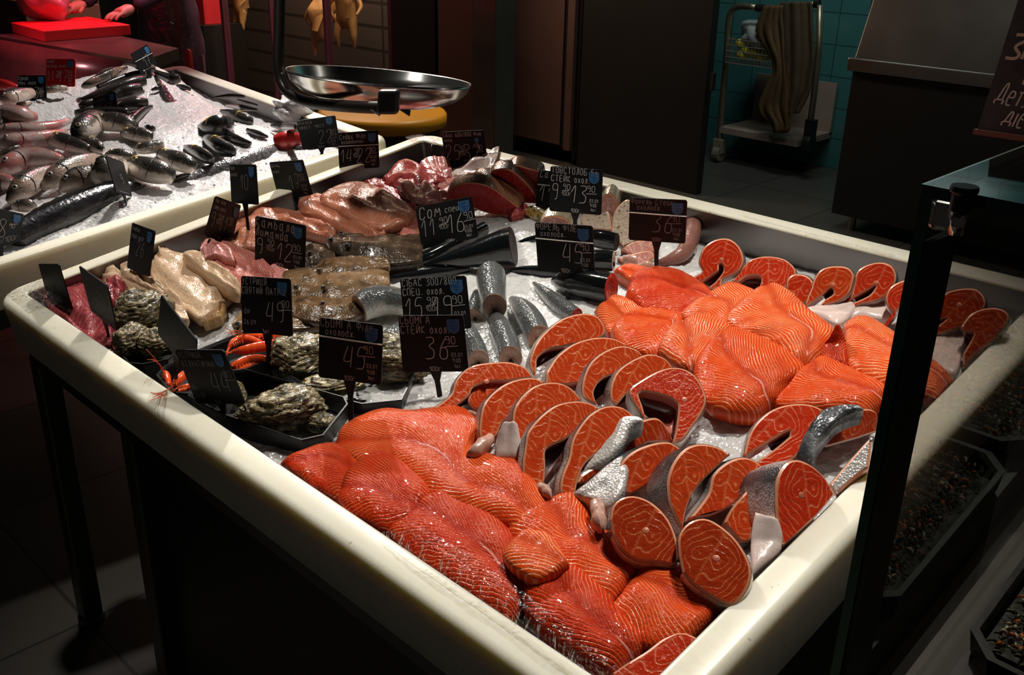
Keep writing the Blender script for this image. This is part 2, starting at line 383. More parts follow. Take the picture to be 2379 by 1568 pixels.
M['eye_gold'] = plain('golden_eye', (.45, .36, .2), .2, .2, coat=.6)
M['pupil'] = plain('black_pupil', (.01, .01, .012), .08, coat=.8)

def steak(label, outer, inner=None, anchor=None, h=-.02, n=(1., .5, .6), th=.03, mat='steak', skin='skin', dorsal=.62, bone=None, name='salmon_steak', cat='fish steak', group='salmon steaks', cen=None, rot=None, bulge=.003, slit_shade=True):
    """outer: outline along the skin; inner: outline along the belly opening; both lie on one leaning cut plane"""
    allp = outer+(inner or [])
    if anchor is None: anchor = max(allp, key=lambda p: p[1])
    a0 = PH(anchor[0], anchor[1], h); tc = unit(CAM-a0)
    nn = unit(tc*n[0]+RT*n[1]+CN*n[2])
    so = spline(outer, 44); So = [hit(x, y, a0, nn) for x, y in so]
    if inner: si = spline(inner, 22); Si = [hit(x, y, a0, nn) for x, y in si]
    else: Si = []
    P = So+Si; K = len(P); no = len(So)
    # drop nearly coincident points
    X = unit(np.cross(V3(0, 0, 1), nn)); Y = np.cross(nn, X)
    p2 = np.array([[ (p-a0).dot(X), (p-a0).dot(Y)] for p in P])
    area = .5*np.sum(p2[:, 0]*np.roll(p2[:, 1], -1)-np.roll(p2[:, 0], -1)*p2[:, 1]); sg = 1 if area > 0 else -1
    nx = np.roll(p2, -1, 0)-np.roll(p2, 1, 0); nx = np.array([unit(v) if np.linalg.norm(v) > 1e-9 else v for v in nx]); inw = np.c_[-nx[:, 1], nx[:, 0]]*sg
    c2 = np.mean(p2[:no], 0) if cen is None else np.array([(hit(*cen, a0, nn)-a0).dot(X), (hit(*cen, a0, nn)-a0).dot(Y)])
    di = min(no-1, int(dorsal*(no-1))); dv = unit(p2[di]-c2) if rot is None else V3(math.cos(rot), math.sin(rot))
    loc = lambda q: (float((q-c2).dot(V3(dv[1], -dv[0]))), float((q-c2).dot(dv)))
    f2 = p2+inw*.0028
    to3 = lambda q, d: a0+X*q[0]+Y*q[1]+nn*d
    base = a0-nn*th*.5
    org = np.array(min([to3(q, -th) for q in p2], key=lambda p: p[2]))
    t = thing(name, label, cat, org, group); ORG[t.name] = org
    # flesh: front face, pale rounded edge, back face, belly wall
    vs = []; fs = []; mi = []; uv = []
    for q in f2: vs.append(to3(q, .0)); uv.append(loc(q))
    for q in p2: vs.append(to3(q, -.0022)); uv.append(loc(q))
    for q in p2: vs.append(to3(q, -th)); uv.append(loc(q))
    tri = tessellate_polygon([[Vector((q[0], q[1], 0)) for q in f2]])
    for a, b, c in tri: fs.append((a, b, c)); mi.append(0); fs.append((2*K+c, 2*K+b, 2*K+a)); mi.append(0)
    for i in range(K):
        j = (i+1) % K
        fs.append((i, K+i, K+j, j)); mi.append(1)
        fs.append((K+i, 2*K+i, 2*K+j, K+j)); mi.append(2 if i >= no-1 else 1)
    o = mesh('flesh', vs, fs, [M[mat], M['fat'], M['cavity']], t, uv=uv, midx=mi, smooth=False); orient(o)
    if inner and slit_shade:  # dark sheet added across the belly opening, stands for the shade inside it
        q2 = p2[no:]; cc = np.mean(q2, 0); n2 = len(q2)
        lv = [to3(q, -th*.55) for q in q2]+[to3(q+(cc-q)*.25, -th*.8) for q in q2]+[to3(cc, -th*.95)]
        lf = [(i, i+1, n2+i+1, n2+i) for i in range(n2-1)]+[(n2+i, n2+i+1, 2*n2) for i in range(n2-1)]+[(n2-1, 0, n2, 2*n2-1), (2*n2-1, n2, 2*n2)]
        o = mesh('belly_wall_and_slit_shade', lv, lf, M['slit_shade'], t); orient(o)
    # skin round the outside
    vs = []; fs = []; uv = []; D = (.0, .12, .35, .65, 1.)
    L = np.r_[0, np.cumsum(np.linalg.norm(np.diff(p2[:no], axis=0), axis=1))]; tot = L[-1]; ref = L[di]; mx = max(ref, tot-ref)
    for i in range(no):
        for d in D:
            q = p2[i]-inw[i]*(.0007+bulge*math.sin(math.pi*d)*.8); vs.append(to3(q, -.0026-(th-.0026)*d)); uv.append((abs(L[i]-ref)/.085, d))
    k = len(D)
    for i in range(no-1):
        for j in range(k-1): fs.append((i*k+j, i*k+j+1, (i+1)*k+j+1, (i+1)*k+j))
    o = mesh('skin', vs, fs, M[skin], t, uv=uv); orient(o)
    if bone:
        p = hit(*bone, a0, nn); mb = MB(); mb.ball(p, [.0046, .004, .0006], 0, 12, [X, Y, nn]); mb.ball(p+nn*.0004, [.0016, .0014, .0004], 1, 8, [X, Y, nn])
        mb.build('backbone', [M['bone'], M['cavity']], t, smooth=True)
    return t

def fish_mat(name, back, side, belly, mottle=.25, sc=40, scales=260, p=(.35, .6, .85), rough=.27, metal=.1, spots=None, bst=.3):
    t = NT(name); x, y, _ = t.sep(t.uv()); ob = t.obj()
    d = t.math('ABSOLUTE', t.math('SUBTRACT', t.math('MULTIPLY', y, 2), 1))
    d = t.math('SUBTRACT', 1., d)   # 0 back ... 1 belly
    d = t.math('ADD', d, t.math('MULTIPLY', t.math('SUBTRACT', t.noise(ob, sc, 3), .5), mottle))
    c = t.ramp(d, [(p[0], back), (p[1], side), (p[2], belly)])
    if spots:
        m = t.n('MapRange', interpolation_type='SMOOTHSTEP'); t.l(t.noise(ob, spots[1], 2), m.inputs[0]); m.inputs[1].default_value = .5; m.inputs[2].default_value = .62
        c = t.mix(t.math('MULTIPLY', m.outputs[0], spots[2]), c, spots[0])
    vo = t.n('TexVoronoi', i_Scale=float(scales)); t.l(ob, vo.inputs['Vector'])
    h = t.math('ADD', t.math('MULTIPLY', vo.outputs[0], .6), t.noise(ob, 110, 2))
    return t.bsdf(c, rough, metal, t.bump(h, bst, .002), coat=.5, coat_r=.12)
M['bream'] = fish_mat('sea_bream_skin', (.03, .028, .024), (.17, .145, .115), (.80, .70, .60), p=(.40, .53, .62), mottle=.35, bst=.6)
M['bream_dark'] = fish_mat('dark_sea_bream_skin', (.024, .024, .022), (.055, .052, .046), (.14, .13, .11), p=(.4, .65, .9))
M['bass'] = fish_mat('sea_bass_skin', (.05, .046, .038), (.36, .31, .25), (.76, .62, .52), p=(.26, .45, .66), bst=.6, mottle=.35, spots=((.5, .28, .2), 18, .4))
M['bass_pink'] = fish_mat('pinkish_fish_skin', (.20, .12, .10), (.55, .40, .36), (.68, .52, .47), p=(.12, .4, .75), spots=((.5, .12, .1), 20, .7))
M['dark_fish'] = fish_mat('dark_fish_skin', (.020, .018, .016), (.06, .042, .034), (.18, .12, .10), p=(.4, .65, .9))
M['sturgeon'] = fish_mat('mottled_dark_skin', (.02, .02, .024), (.07, .068, .066), (.25, .22, .2), sc=30, mottle=.6, scales=90, p=(.3, .55, .9), bst=.7)
M['speckled'] = fish_mat('speckled_grey_skin', (.13, .12, .13), (.34, .31, .30), (.5, .45, .42), sc=80, mottle=.5, scales=190, p=(.2, .5, .85), bst=.8, spots=((.05, .05, .055), 90, .7))
M['silver'] = fish_mat('silver_fish_skin', (.10, .105, .105), (.45, .43, .40), (.80, .76, .66), scales=240, p=(.15, .42, .7), bst=.8, metal=.25)
M['bass_grey'] = fish_mat('grey_scaled_skin', (.10, .105, .105), (.24, .245, .24), (.56, .54, .48), scales=230, p=(.3, .55, .85), bst=1., metal=.2)
M['eel'] = fish_mat('black_catfish_skin', (.006, .007, .008), (.012, .013, .016), (.04, .04, .045), scales=60, p=(.4, .7, .95), bst=.12, rough=.13)
M['red_fish'] = fish_mat('red_fish_skin', (.5, .02, .02), (.6, .05, .04), (.6, .25, .2), p=(.3, .6, .9))
M['cut_pale'] = steak_mat('pale_cut_flesh', (.52, .36, .27), (.34, .20, .14), (.66, .52, .42))
M['cut_red'] = steak_mat('red_cut_flesh', (.50, .045, .025), (.28, .015, .012), (.6, .14, .08))
M['cut_dark'] = plain('dark_gut_opening', (.022, .010, .010), .5, spec=.3)
M['fin'] = plain('dark_fin', (.06, .055, .05), .4, vary=.4, vscale=120, bumps=(200, .4))
M['fin_pale'] = plain('pale_fin', (.34, .24, .19), .4, vary=.4, vscale=120, bumps=(200, .4))
M['gold'] = plain('gold_band', (.62, .42, .06), .3, .1, coat=.5)
M['gill'] = plain('dark_gill_edge', (.05, .025, .022), .4)
M['mouth'] = plain('mouth_gap', (.05, .012, .012), .4)

def fish(label, pts, h=-.03, mat='bass', name='sea_bass', cat='fish', group=None, roll=0, flat=.75, N=30, K=16, cut=None, cut2=None, eye=None, eyer=.17, gill=None, band=None, mouth=None, dfin=None, tail=None, lift=.75, finm='fin', wob=.0):
    """pts: (px, py, half width px) from head to tail. cut / cut2: material of an open cut at the start / end"""
    Q = spline(pts, N); C = []; Rr = []
    hs = np.linspace(0, 1, N)
    for i, (x, y, r) in enumerate(Q):
        hh = h if not hasattr(h, '__len__') else float(np.interp(hs[i], np.linspace(0, 1, len(h)), h))
        p = PH(x, y, hh); rw = max(r, .5)*depth(p)/FPX; p = PH(x, y, hh+rw*lift); C.append(p); Rr.append(max(r, .5)*depth(p)/FPX)
    C = np.array(C); Rr = np.array(Rr); vs = []; uv = []; fr = []; L = 0
    for i in range(N):
        T = unit(C[min(i+1, N-1)]-C[max(i-1, 0)]); D = unit(CN-T*CN.dot(T)); S = np.cross(T, D)
        ca, sa = math.cos(roll), math.sin(roll); D, S = D*ca+S*sa, S*ca-D*sa
        if i: L += np.linalg.norm(C[i]-C[i-1])
        fr.append((T, D, S))
        for j in range(K+1):
            a = 2*math.pi*j/K; rd, rs = (Rr[i], Rr[i]*flat)
            w = 1+wob*vnoise(i*.35, math.cos(a)*2+7, 2)
            vs.append(C[i]+(D*math.cos(a)*rd+S*math.sin(a)*rs)*w); uv.append((L, j/K))
    k = K+1
    fs = [(i*k+j, i*k+j+1, (i+1)*k+j+1, (i+1)*k+j) for i in range(N-1) for j in range(K)]
    if not cut: vs.append(C[0]-fr[0][0]*Rr[0]*.35); uv.append((0, .2)); fs += [(len(vs)-1, j+1, j) for j in range(K)]
    if not cut2: vs.append(C[-1]+fr[-1][0]*Rr[-1]*.35); uv.append((L, .2)); fs += [(len(vs)-1, (N-1)*k+j, (N-1)*k+j+1) for j in range(K)]
    org = C[N//2]-CN*Rr[N//2]*flat
    parts = cut or cut2 or eye is not None or gill or band or mouth or dfin or tail
    if not parts:
        o = mesh(name, vs, fs, M[mat], uv=uv, origin=org); orient(o); tag(o, label, cat, group); return o
    t = thing(name, label, cat, org, group); ORG[t.name] = org
    o = mesh('body', vs, fs, M[mat], t, uv=uv); orient(o)
    def sec(u): 
        i = min(N-1, max(0, int(round(u*(N-1))))); return C[i], Rr[i], fr[i]
    for cm, i, sg in ((cut, 0, -1), (cut2, N-1, 1)):
        if not cm: continue
        T, D, S = fr[i]; c = C[i]; r = Rr[i]; v2 = []; u2 = []; f2 = []
        for rr, off in ((1., 0), (.93, .0015), (.5, -.002), (0., -.004)):
            for j in range(K):
                a = 2*math.pi*j/K; v2.append(c+(D*math.cos(a)*r+S*math.sin(a)*r*flat)*rr+T*sg*off); u2.append((math.sin(a)*r*rr, math.cos(a)*r*rr))
        for q in range(3):
            for j in range(K): f2.append((q*K+j, q*K+(j+1) % K, (q+1)*K+(j+1) % K, (q+1)*K+j))
        o = mesh('cut_face', v2, f2, M[cm], t, uv=u2); orient(o)
        if cm in ('cut_pale',):
            mb = MB(); mb.ball(c-D*r*.35+T*sg*.001, [r*.3, r*.2*flat, .003], 0, 10, [D, S, T]); mb.build('gut_opening', M['cut_dark'], t, smooth=True)
    if eye is not None:
        c, r, (T, D, S) = sec(eye)
        for sgn in (1, -1):
            a = 1.0*sgn
            p = c+D*math.cos(a)*r*.97+S*math.sin(a)*r*flat*.97; nr = unit(D*math.cos(a)/1+S*math.sin(a)/flat); er = r*eyer
            if nr.dot(unit(CAM-p)) < -.1: continue
            t1 = unit(T-nr*T.dot(nr)); t2 = np.cross(nr, t1)
            mb = MB(); mb.ball(p, [er, er, er*.5], 0, 14, [t1, t2, nr]); mb.ball(p+nr*er*.3, [er*.55, er*.55, er*.35], 1, 12, [t1, t2, nr])
            mb.build('eye', [M['eye_gold'] if 'bream' in mat else M['eye_ring'], M['pupil']], t, smooth=True)
    def arc(nm, u, a0, a1, rad, m, du=0., n=14):
        mb = MB(); pp = []
        for q in range(n):
            s = q/(n-1); a = a0+(a1-a0)*s; c, r, (T, D, S) = sec(u+du*math.sin(math.pi*s)); i = min(N-2, max(0, (u+du*math.sin(math.pi*s))*(N-1))); i0 = int(i); w = i-i0
            c = C[i0]*(1-w)+C[i0+1]*w; r = Rr[i0]*(1-w)+Rr[i0+1]*w
            pp.append(c+(D*math.cos(a)+S*math.sin(a)*flat)*r*1.0)
        mb.tube(pp, [rad*(.35+.65*math.sin(math.pi*min(1, max(0, q/(n-1))))) for q in range(n)], 6); mb.build(nm, M[m], t, smooth=True)
    rm = max(Rr)
    if gill:
        for sgn in (1, -1): arc('gill_cover', gill, .5*sgn, 2.5*sgn, rm*.05, 'gill', .05)
    if band: arc('gold_band', band, -1.0, 1.0, rm*.11, 'gold')
    if mouth: arc('mouth', mouth, 1.2, 2*math.pi-1.2, rm*.06, 'mouth', -.02)
    if dfin:
        u0, u1, hh = dfin; mb = MB(); v2 = []; f2 = []; n = 18
        for q in range(n):
            s = q/(n-1); c, r, (T, D, S) = sec(u0+(u1-u0)*s); e = hh*rm*math.sin(math.pi*(.12+.86*s))*(1-.25*(q % 2))
            for w in (-1, 1):
                v2.append(c+D*r*.95+S*w*.0006); v2.append(c+D*(r+e)+T*e*.5+S*w*.0003)
        for q in range(n-1):
            a = q*4; b = a+4; f2 += [(a, b, b+1, a+1), (a+2, a+3, b+3, b+2), (a+1, b+1, b+3, a+3)]
        mb.add(v2, f2); mb.build('dorsal_fin', M[finm], t)
    if tail:
        T, D, S = fr[-1]; c = C[-1]; r = Rr[-1]; mb = MB(); v2 = []; f2 = []
        for w in (-1, 1):
            for q in range(9):
                s = q/8*2-1; ln = tail*rm*(.7+.3*abs(s)); v2 += [c+D*s*r*.8+S*w*.0008-T*r*.3, c+D*s*tail*rm*.55+T*ln+S*w*.0004]
        for q in range(8):
            a = q*2; f2 += [(a, a+2, a+3, a+1), (18+a, 18+a+1, 18+a+3, 18+a+2)]
        mb.add(v2, f2); mb.build('tail_fin', M[finm], t)
    return t
M['flap_white'] = flesh_mat('white_belly_skin', (.72, .60, .55), (.60, .45, .41), None, sc=22, bst=.2)
def _skinflat(nm, a, b, c0, sc=300., metal=.25):
    t = NT(nm); ob = t.obj(); c = t.ramp(t.noise(ob, 16, 3), [(.35, a), (.5, b), (.68, c0)])
    vo = t.n('TexVoronoi', i_Scale=sc); t.l(ob, vo.inputs['Vector'])
    return t.bsdf(c, .28, metal, t.bump(vo.outputs[0], .4, .002), coat=.4)
M['skin_flat'] = _skinflat('scaled_grey_white_skin', (.22, .21, .21), (.52, .48, .46), (.74, .62, .56))
M['skin_bright'] = _skinflat('bright_silver_skin', (.45, .44, .42), (.74, .71, .68), (.85, .80, .74), 260.)
M['skin_dark'] = _skinflat('black_silver_skin', (.025, .028, .033), (.07, .075, .085), (.34, .34, .34), 230.)
M['skin_grey'] = _skinflat('dark_grey_skin', (.035, .034, .036), (.075, .070, .072), (.16, .145, .14), 320.)
M['slit_shade'] = plain('dark_slit_shade', (.10, .014, .012), .3, vary=.5, vscale=60, coat=.4)  # dark red in place of the shade inside the steak slits
M['carp_tail'] = fish_mat('yellow_scaled_skin', (.10, .07, .02), (.50, .32, .06), (.66, .48, .26), scales=110, bst=.8, p=(.1, .4, .85), spots=((.03, .02, .01), 80, .8))
def _cream():
    t = NT('cream_flecked_scales'); ob = t.obj(); c = t.mix(t.noise(ob, 30, 3), (.60, .42, .32), (.78, .66, .50))
    m = t.n('MapRange'); t.l(t.noise(ob, 130, 3), m.inputs[0]); m.inputs[1].default_value = .60; m.inputs[2].default_value = .66
    c = t.mix(t.math('MULTIPLY', m.outputs[0], .75), c, (.10, .07, .03)); vo = t.n('TexVoronoi', i_Scale=150.); t.l(ob, vo.inputs['Vector'])
    return t.bsdf(c, .3, 0, t.bump(vo.outputs[0], .5, .002), coat=.4)
M['skin_cream'] = _cream()

def attach(o, t, name):
    for k in ('label', 'category', 'group'):
        if k in o: del o[k]
    o.name = name; o.parent = t; o.location = Vector(np.array(o.location)-np.array(ORG[t.name])); return o
# ------------------------------------------------------------------ general materials
def rim_mat():
    t = NT('cream_composite_stone'); ob = t.obj()
    n1 = t.noise(ob, 6, 4, .6, 1.2)
    c = t.mix(t.math('MULTIPLY', n1, .9), (.86, .82, .70), (.80, .745, .60))
    v = t.n('MapRange', interpolation_type='SMOOTHSTEP'); t.l(t.math('ABSOLUTE', t.math('SUBTRACT', t.noise(ob, 2.2, 5, .55, 2.), .5)), v.inputs[0]); v.inputs[1].default_value = 0; v.inputs[2].default_value = .025; v.inputs[3].default_value = 1; v.inputs[4].default_value = 0
    c = t.mix(t.math('MULTIPLY', v.outputs[0], .10), c, (.55, .50, .42))
    sp = t.n('MapRange'); t.l(t.noise(ob, 90, 1), sp.inputs[0]); sp.inputs[1].default_value = .74; sp.inputs[2].default_value = .77
    c = t.mix(t.math('MULTIPLY', sp.outputs[0], .5), c, (.4, .26, .14))
    return t.bsdf(c, .33, 0, t.bump(t.noise(ob, 14, 3), .05, .004), sss=.5, sssr=(.026, .021, .009), spec=.4)
M['rim'] = rim_mat()
def steel_mat(name, c=(.42, .40, .39), rough=.32, sc=(1, 1, 60), bst=.06):
    t = NT(name); ob = t.obj(); mp = t.n('Mapping'); t.l(ob, mp.inputs[0]); mp.inputs['Scale'].default_value = sc
    n = t.noise(mp.outputs[0], 12, 3); m = t.noise(ob, 3, 4)
    col = t.mix(m, tuple(q*.75 for q in c), c)
    return t.bsdf(col, t.math('ADD', t.math('MULTIPLY', m, .15), rough-.07), 1, t.bump(n, bst, .002))
M['steel'] = steel_mat('brushed_steel'); M['steel_tray'] = steel_mat('stained_tray_steel', (.20, .185, .18), .34); M['steel_dark'] = steel_mat('dark_brushed_steel', (.16, .15, .14), .38)
M['chrome'] = plain('polished_steel', (.72, .71, .69), .19, 1, vary=.15, vscale=8)
M['black_plastic'] = plain('black_plastic', (.012, .012, .013), .38, bumps=(300, .05))
M['black_matte'] = plain('black_matte', (.008, .008, .008), .6)
M['panel_dark'] = plain('dark_panel', (.016, .015, .014), .42, vary=.3, vscale=3)
def ice_mat():
    t = NT('crushed_ice'); ob = t.obj()
    c = t.mix(t.noise(ob, 45, 4), (.50, .49, .485), (.70, .69, .675))
    vo = t.n('TexVoronoi', i_Scale=130.); t.l(ob, vo.inputs['Vector'])
    h = t.math('ADD', t.math('MULTIPLY', vo.outputs[0], .7), t.noise(ob, 60, 3))
    return t.bsdf(c, .22, 0, t.bump(h, .55, .005), sss=.35, sssr=(.012, .014, .016), spec=.6)
M['ice'] = ice_mat()
def film_mat(name, tint=(.95, .95, .95), op=.25, rough=.08, sc=40):
    t = NT(name); ob = t.obj(); mp = t.n('Mapping'); t.l(ob, mp.inputs[0]); mp.inputs['Scale'].default_value = (1.3, .5, .4)
    h = t.math('ADD', t.noise(mp.outputs[0], sc, 3, .6, 1.5), t.math('MULTIPLY', t.noise(ob, sc*4, 2), .3))
    tr = t.n('BsdfTransparent'); tr.inputs[0].default_value = (*tint, 1)
    gl = t.n('BsdfGlossy', i_Roughness=rough); gl.inputs[0].default_value = (.9, .9, .9, 1); b = t.bump(h, 1., .012); t.l(b, gl.inputs['Normal'])
    mx = t.n('MixShader'); t.l(t.math('MINIMUM', t.math('ADD', t.schlick(b), op), 1.), mx.inputs[0]); t.l(tr.outputs[0], mx.inputs[1]); t.l(gl.outputs[0], mx.inputs[2]); t.l(mx.outputs[0], t.out.inputs[0])
    return t.m
M['film'] = film_mat('clear_wrap_film', op=.02, rough=.09, sc=34)
M['film_streak'] = film_mat('streaked_wrap_film', op=.05, rough=.24, sc=70)
def glass_mat(name, tint, rough=.02, k=1.):
    t = NT(name); tr = t.n('BsdfTransparent'); tr.inputs[0].default_value = (*tint, 1)
    gl = t.n('BsdfGlossy', i_Roughness=rough)
    mx = t.n('MixShader'); t.l(t.math('MULTIPLY', t.schlick(), k), mx.inputs[0]); t.l(tr.outputs[0], mx.inputs[1]); t.l(gl.outputs[0], mx.inputs[2]); t.l(mx.outputs[0], t.out.inputs[0])
    return t.m
M['pane'] = glass_mat('dim_clear_glass', (.66, .64, .62)); M['pane_clear'] = glass_mat('clear_cabinet_glass', (.85, .82, .80), k=.7)
M['pane_shelf'] = glass_mat('shelf_glass', (.80, .84, .82))
M['glass_edge'] = plain('green_glass_edge', (.02, .10, .055), .12, coat=1.)
M['glass_edge_blue'] = plain('dark_teal_glass_edge', (.008, .032, .034), .12, coat=1.)

# ------------------------------------------------------------------ counters
def ring(d, r0, u0, u1, v0, v1, n=6):
    pts = []
    r = max(.001, r0+d)
    for cx, cy, a0 in ((u1-r0, v1-r0, 0), (u0+r0, v1-r0, 90), (u0+r0, v0+r0, 180), (u1-r0, v0+r0, 270)):
        for q in range(n+1):
            a = math.radians(a0+90*q/n); pts.append((cx+r*math.cos(a), cy+r*math.sin(a)))
    return pts
def sweep(prof, r0, rect, f, close=False):
    vs = []; fs = []; k = None
    for d, h in prof:
        p = ring(d, r0, *rect); k = len(p); vs += [f(u, v, h) for u, v in p]
    n = len(prof)
    for i in range(n-1 if not close else n):
        for j in range(k):
            a = i*k; b = ((i+1) % n)*k; fs.append((a+j, a+(j+1) % k, b+(j+1) % k, b+j))
    return vs, fs, k
U1, V1 = 1.55, 1.063
RIMP = [(-.001, -.10), (-.001, -.004), (.002, -.0008), (.006, 0), (.034, 0), (.040, -.001), (.0445, -.004), (.0475, -.009), (.0485, -.016), (.0485, -.098), (.046, -.102), (.004, -.102)]
def counter(label, rect, f, org, lname='fish_counter'):
    t = thing(lname, label, 'counter', org, 'cream rimmed fish counters'); ORG[t.name] = np.array(org)
    vs, fs, k = sweep(RIMP, .012, rect, f, True); o = mesh('rim', vs, fs, M['rim'], t); orient(o)
    # steel lining of the tray
    vs, fs, k = sweep([(-.0015, -.004), (-.003, -.135)], .012, rect, f); fs.append(tuple(range(k, 2*k)))
    mesh('tray_lining', vs, fs, M['steel_tray'], t, smooth=False)
    vs, fs, k = sweep([(.040, -.103), (.036, -.112), (.036, -.15), (.02, -.15)], .012, rect, f); mesh('under_frame', vs, fs, M['steel_dark'], t, smooth=False)
    return t
mc = counter('large tilted fish counter with cream rim full of salmon, in front', (0, U1, 0, V1), CU, (.78, .5, 0))
def leg(par, x, y, z1):
    mb = MB(); mb.box((x-.022, y-.022, .02), (x+.022, y+.022, z1)); mb.tube([(x, y, .0), (x, y, .02)], .03, 12); mb.build('leg', M['leg'], par, bevel=.004)
M['leg'] = steel_mat('dull_steel_leg', (.20, .185, .165), .45)
for x, y, z in ((.006, .01, .68), (.42, .01, .68), (1.53, .03, .68), (.02, 1.05, .84), (1.53, 1.05, .84)): leg(mc, x, y, z)
mb = MB(); mb.box((.46, .02, .09), (1.56, .04, .69)); mb.build('front_panel', M['panel_dark'], mc)
mb = MB(); mb.box((1.54, .045, .09), (1.56, 1.05, .69)); mb.build('side_panel', M['panel_dark'], mc)
mb = MB(); mb.tube([(.28, .30, .38), (.36, .34, .365), (.62, .5, .34)], .035, 14)
o = mb.build('drain_pipe', M['pipe'] if 'pipe' in M else plain('grey_pvc_pipe', (.42, .38, .39), .45), mc, smooth=True)
mb = MB(); mb.tube([(.20, .26, .40), (.25, .285, .39)], .044, 14); mb.tube([(.22, .26, .52), (.23, .27, .42)], .03, 12); mb.build('pipe_joint', M['black_plastic'], mc, smooth=True)
# left counter: turned a little, same slope
K2 = uvh(PH(913, 320, 0)); LA = unit(V3(-1.405, .152, 0)); LB = V3(-LA[1]*1., LA[0]*1., 0)
if LB[1] > 0: LB = -LB
def LU(a, b, h=0.):
    q = K2[0]+LA[0]*a+LB[0]*b, K2[1]+LA[1]*a+LB[1]*b; return CU(q[0], q[1], h)
LR = (.0485, 1.40, .0485, 1.35)
lc = counter('second fish counter with cream rim heaped with ice and whole fish, at left', LR, LU, tuple(LU(.7, .6, 0)*V3(1, 1, 0)))
for a, b in ((.08, .08), (1.36, .08), (.08, 1.3), (1.36, 1.3)):
    p = LU(a, b, -.15); leg(lc, p[0], p[1], p[2]+.02)
p = LU(.07, .7, -.15)

# ------------------------------------------------------------------ ice
def bumpsf(x, y): return .012*vnoise(x*9, y*9, 2)+.006*vnoise(x*28, y*28, 1)+.003*vnoise(x*90, y*90, 0)+.0035*vnoise(x*180, y*180, 3)
def gauss(u, v, cu, cv, s, a): return a*np.exp(-((u-cu)**2+(v-cv)**2)/(2*s*s))
def ice_main(u, v):
    u = np.asarray(u, float); v = np.asarray(v, float)
    h = -.052+0*u-.02*np.clip((v-.8)/.25, 0, 1)+.012*np.clip((u-.7)/.4, 0, 1)*(v < .99)-.03*np.clip((.35-v)/.2, 0, 1)*np.clip((.85-u)/.2, 0, 1)
    return h+bumpsf(u, v)
def ice_left(a, b):
    h = -.045+.145*np.exp(-((a-1.10)/.25)**2)*np.exp(-(np.clip(np.abs(b-.55)-.28, 0, 9)/.16)**2)+gauss(a, b, .62, .42, .2, .05)+gauss(a, b, .5, .85, .25, .03)
    ed = np.clip(np.minimum(np.minimum(a-LR[0], LR[1]-a), np.minimum(b-LR[2], LR[3]-b))/.13, 0, 1); h = -.055+(h+.055)*ed*ed*(3-2*ed)
    return h+bumpsf(a+5, b+3)
def hl(x, y, d=.0):      # height of the left ice under a pixel
    for h in np.arange(.2, -.075, -.004):
        q = uvh(PH(x, y, h)); a = (q[0]-K2[0])*LA[0]+(q[1]-K2[1])*LA[1]; b = (q[0]-K2[0])*LB[0]+(q[1]-K2[1])*LB[1]
        if LR[0] < a < LR[1] and LR[2] < b < LR[3] and float(ice_left(np.array(a), np.array(b))) >= h: break
    else: h = .085
    return max(h, -.05)+d
def icebed(name, label, rect, f, hf, step, org):
    us = np.arange(rect[0]-.004, rect[1]+.004, step); vs_ = np.arange(rect[2]-.004, rect[3]+.004, step)
    U, V = np.meshgrid(us, vs_, indexing='ij'); Hh = hf(U, V)
    nu, nv = U.shape
    base = np.array(f(0, 0, 0)); ex = np.array(f(1, 0, 0))-base; ey = np.array(f(0, 1, 0))-base
    P = base+U[..., None]*ex+V[..., None]*ey+Hh[..., None]*CN
    Pb = P.reshape(-1, 3); idx = np.arange(nu*nv).reshape(nu, nv)
    F = np.stack([idx[:-1, :-1], idx[1:, :-1], idx[1:, 1:], idx[:-1, 1:]], -1).reshape(-1, 4)
    verts = [tuple(q) for q in Pb]; faces = [tuple(q) for q in F]
    # loose crumbs lying on the bed
    mb = MB(); r2 = random.Random(5)
    for _ in range(260):
        u = r2.uniform(rect[0]+.01, rect[1]-.01); v = r2.uniform(rect[2]+.01, rect[3]-.01); h = float(hf(np.array(u), np.array(v)))
        c = f(u, v, h); r = r2.uniform(.002, .0055)
        A = [unit(V3(r2.gauss(0, 1), r2.gauss(0, 1), r2.gauss(0, 1)))]; B = unit(np.cross(A[0], V3(.3, .5, .8))); A += [B, np.cross(A[0], B)]
        mb.ball(c, [r, r*r2.uniform(.6, 1), r*r2.uniform(.5, .9)], 0, 6, A)
    n = len(verts); verts += mb.v; faces += [tuple(i+n for i in q) for q in mb.f]
    o = mesh(name, verts, faces, M['ice'], origin=org); orientz(o); tag(o, label, 'ice', kind='stuff'); return o
def orientz(o): pass
icebed('crushed_ice', 'bed of crushed ice under the salmon in the front counter', (0, U1, 0, V1), CU, ice_main, .0042, CU(.78, .5, -.12))
icebed('crushed_ice', 'heap of pink tinged crushed ice around whole fish in the left counter', LR, LU, ice_left, .0048, LU(.7, .6, -.12))

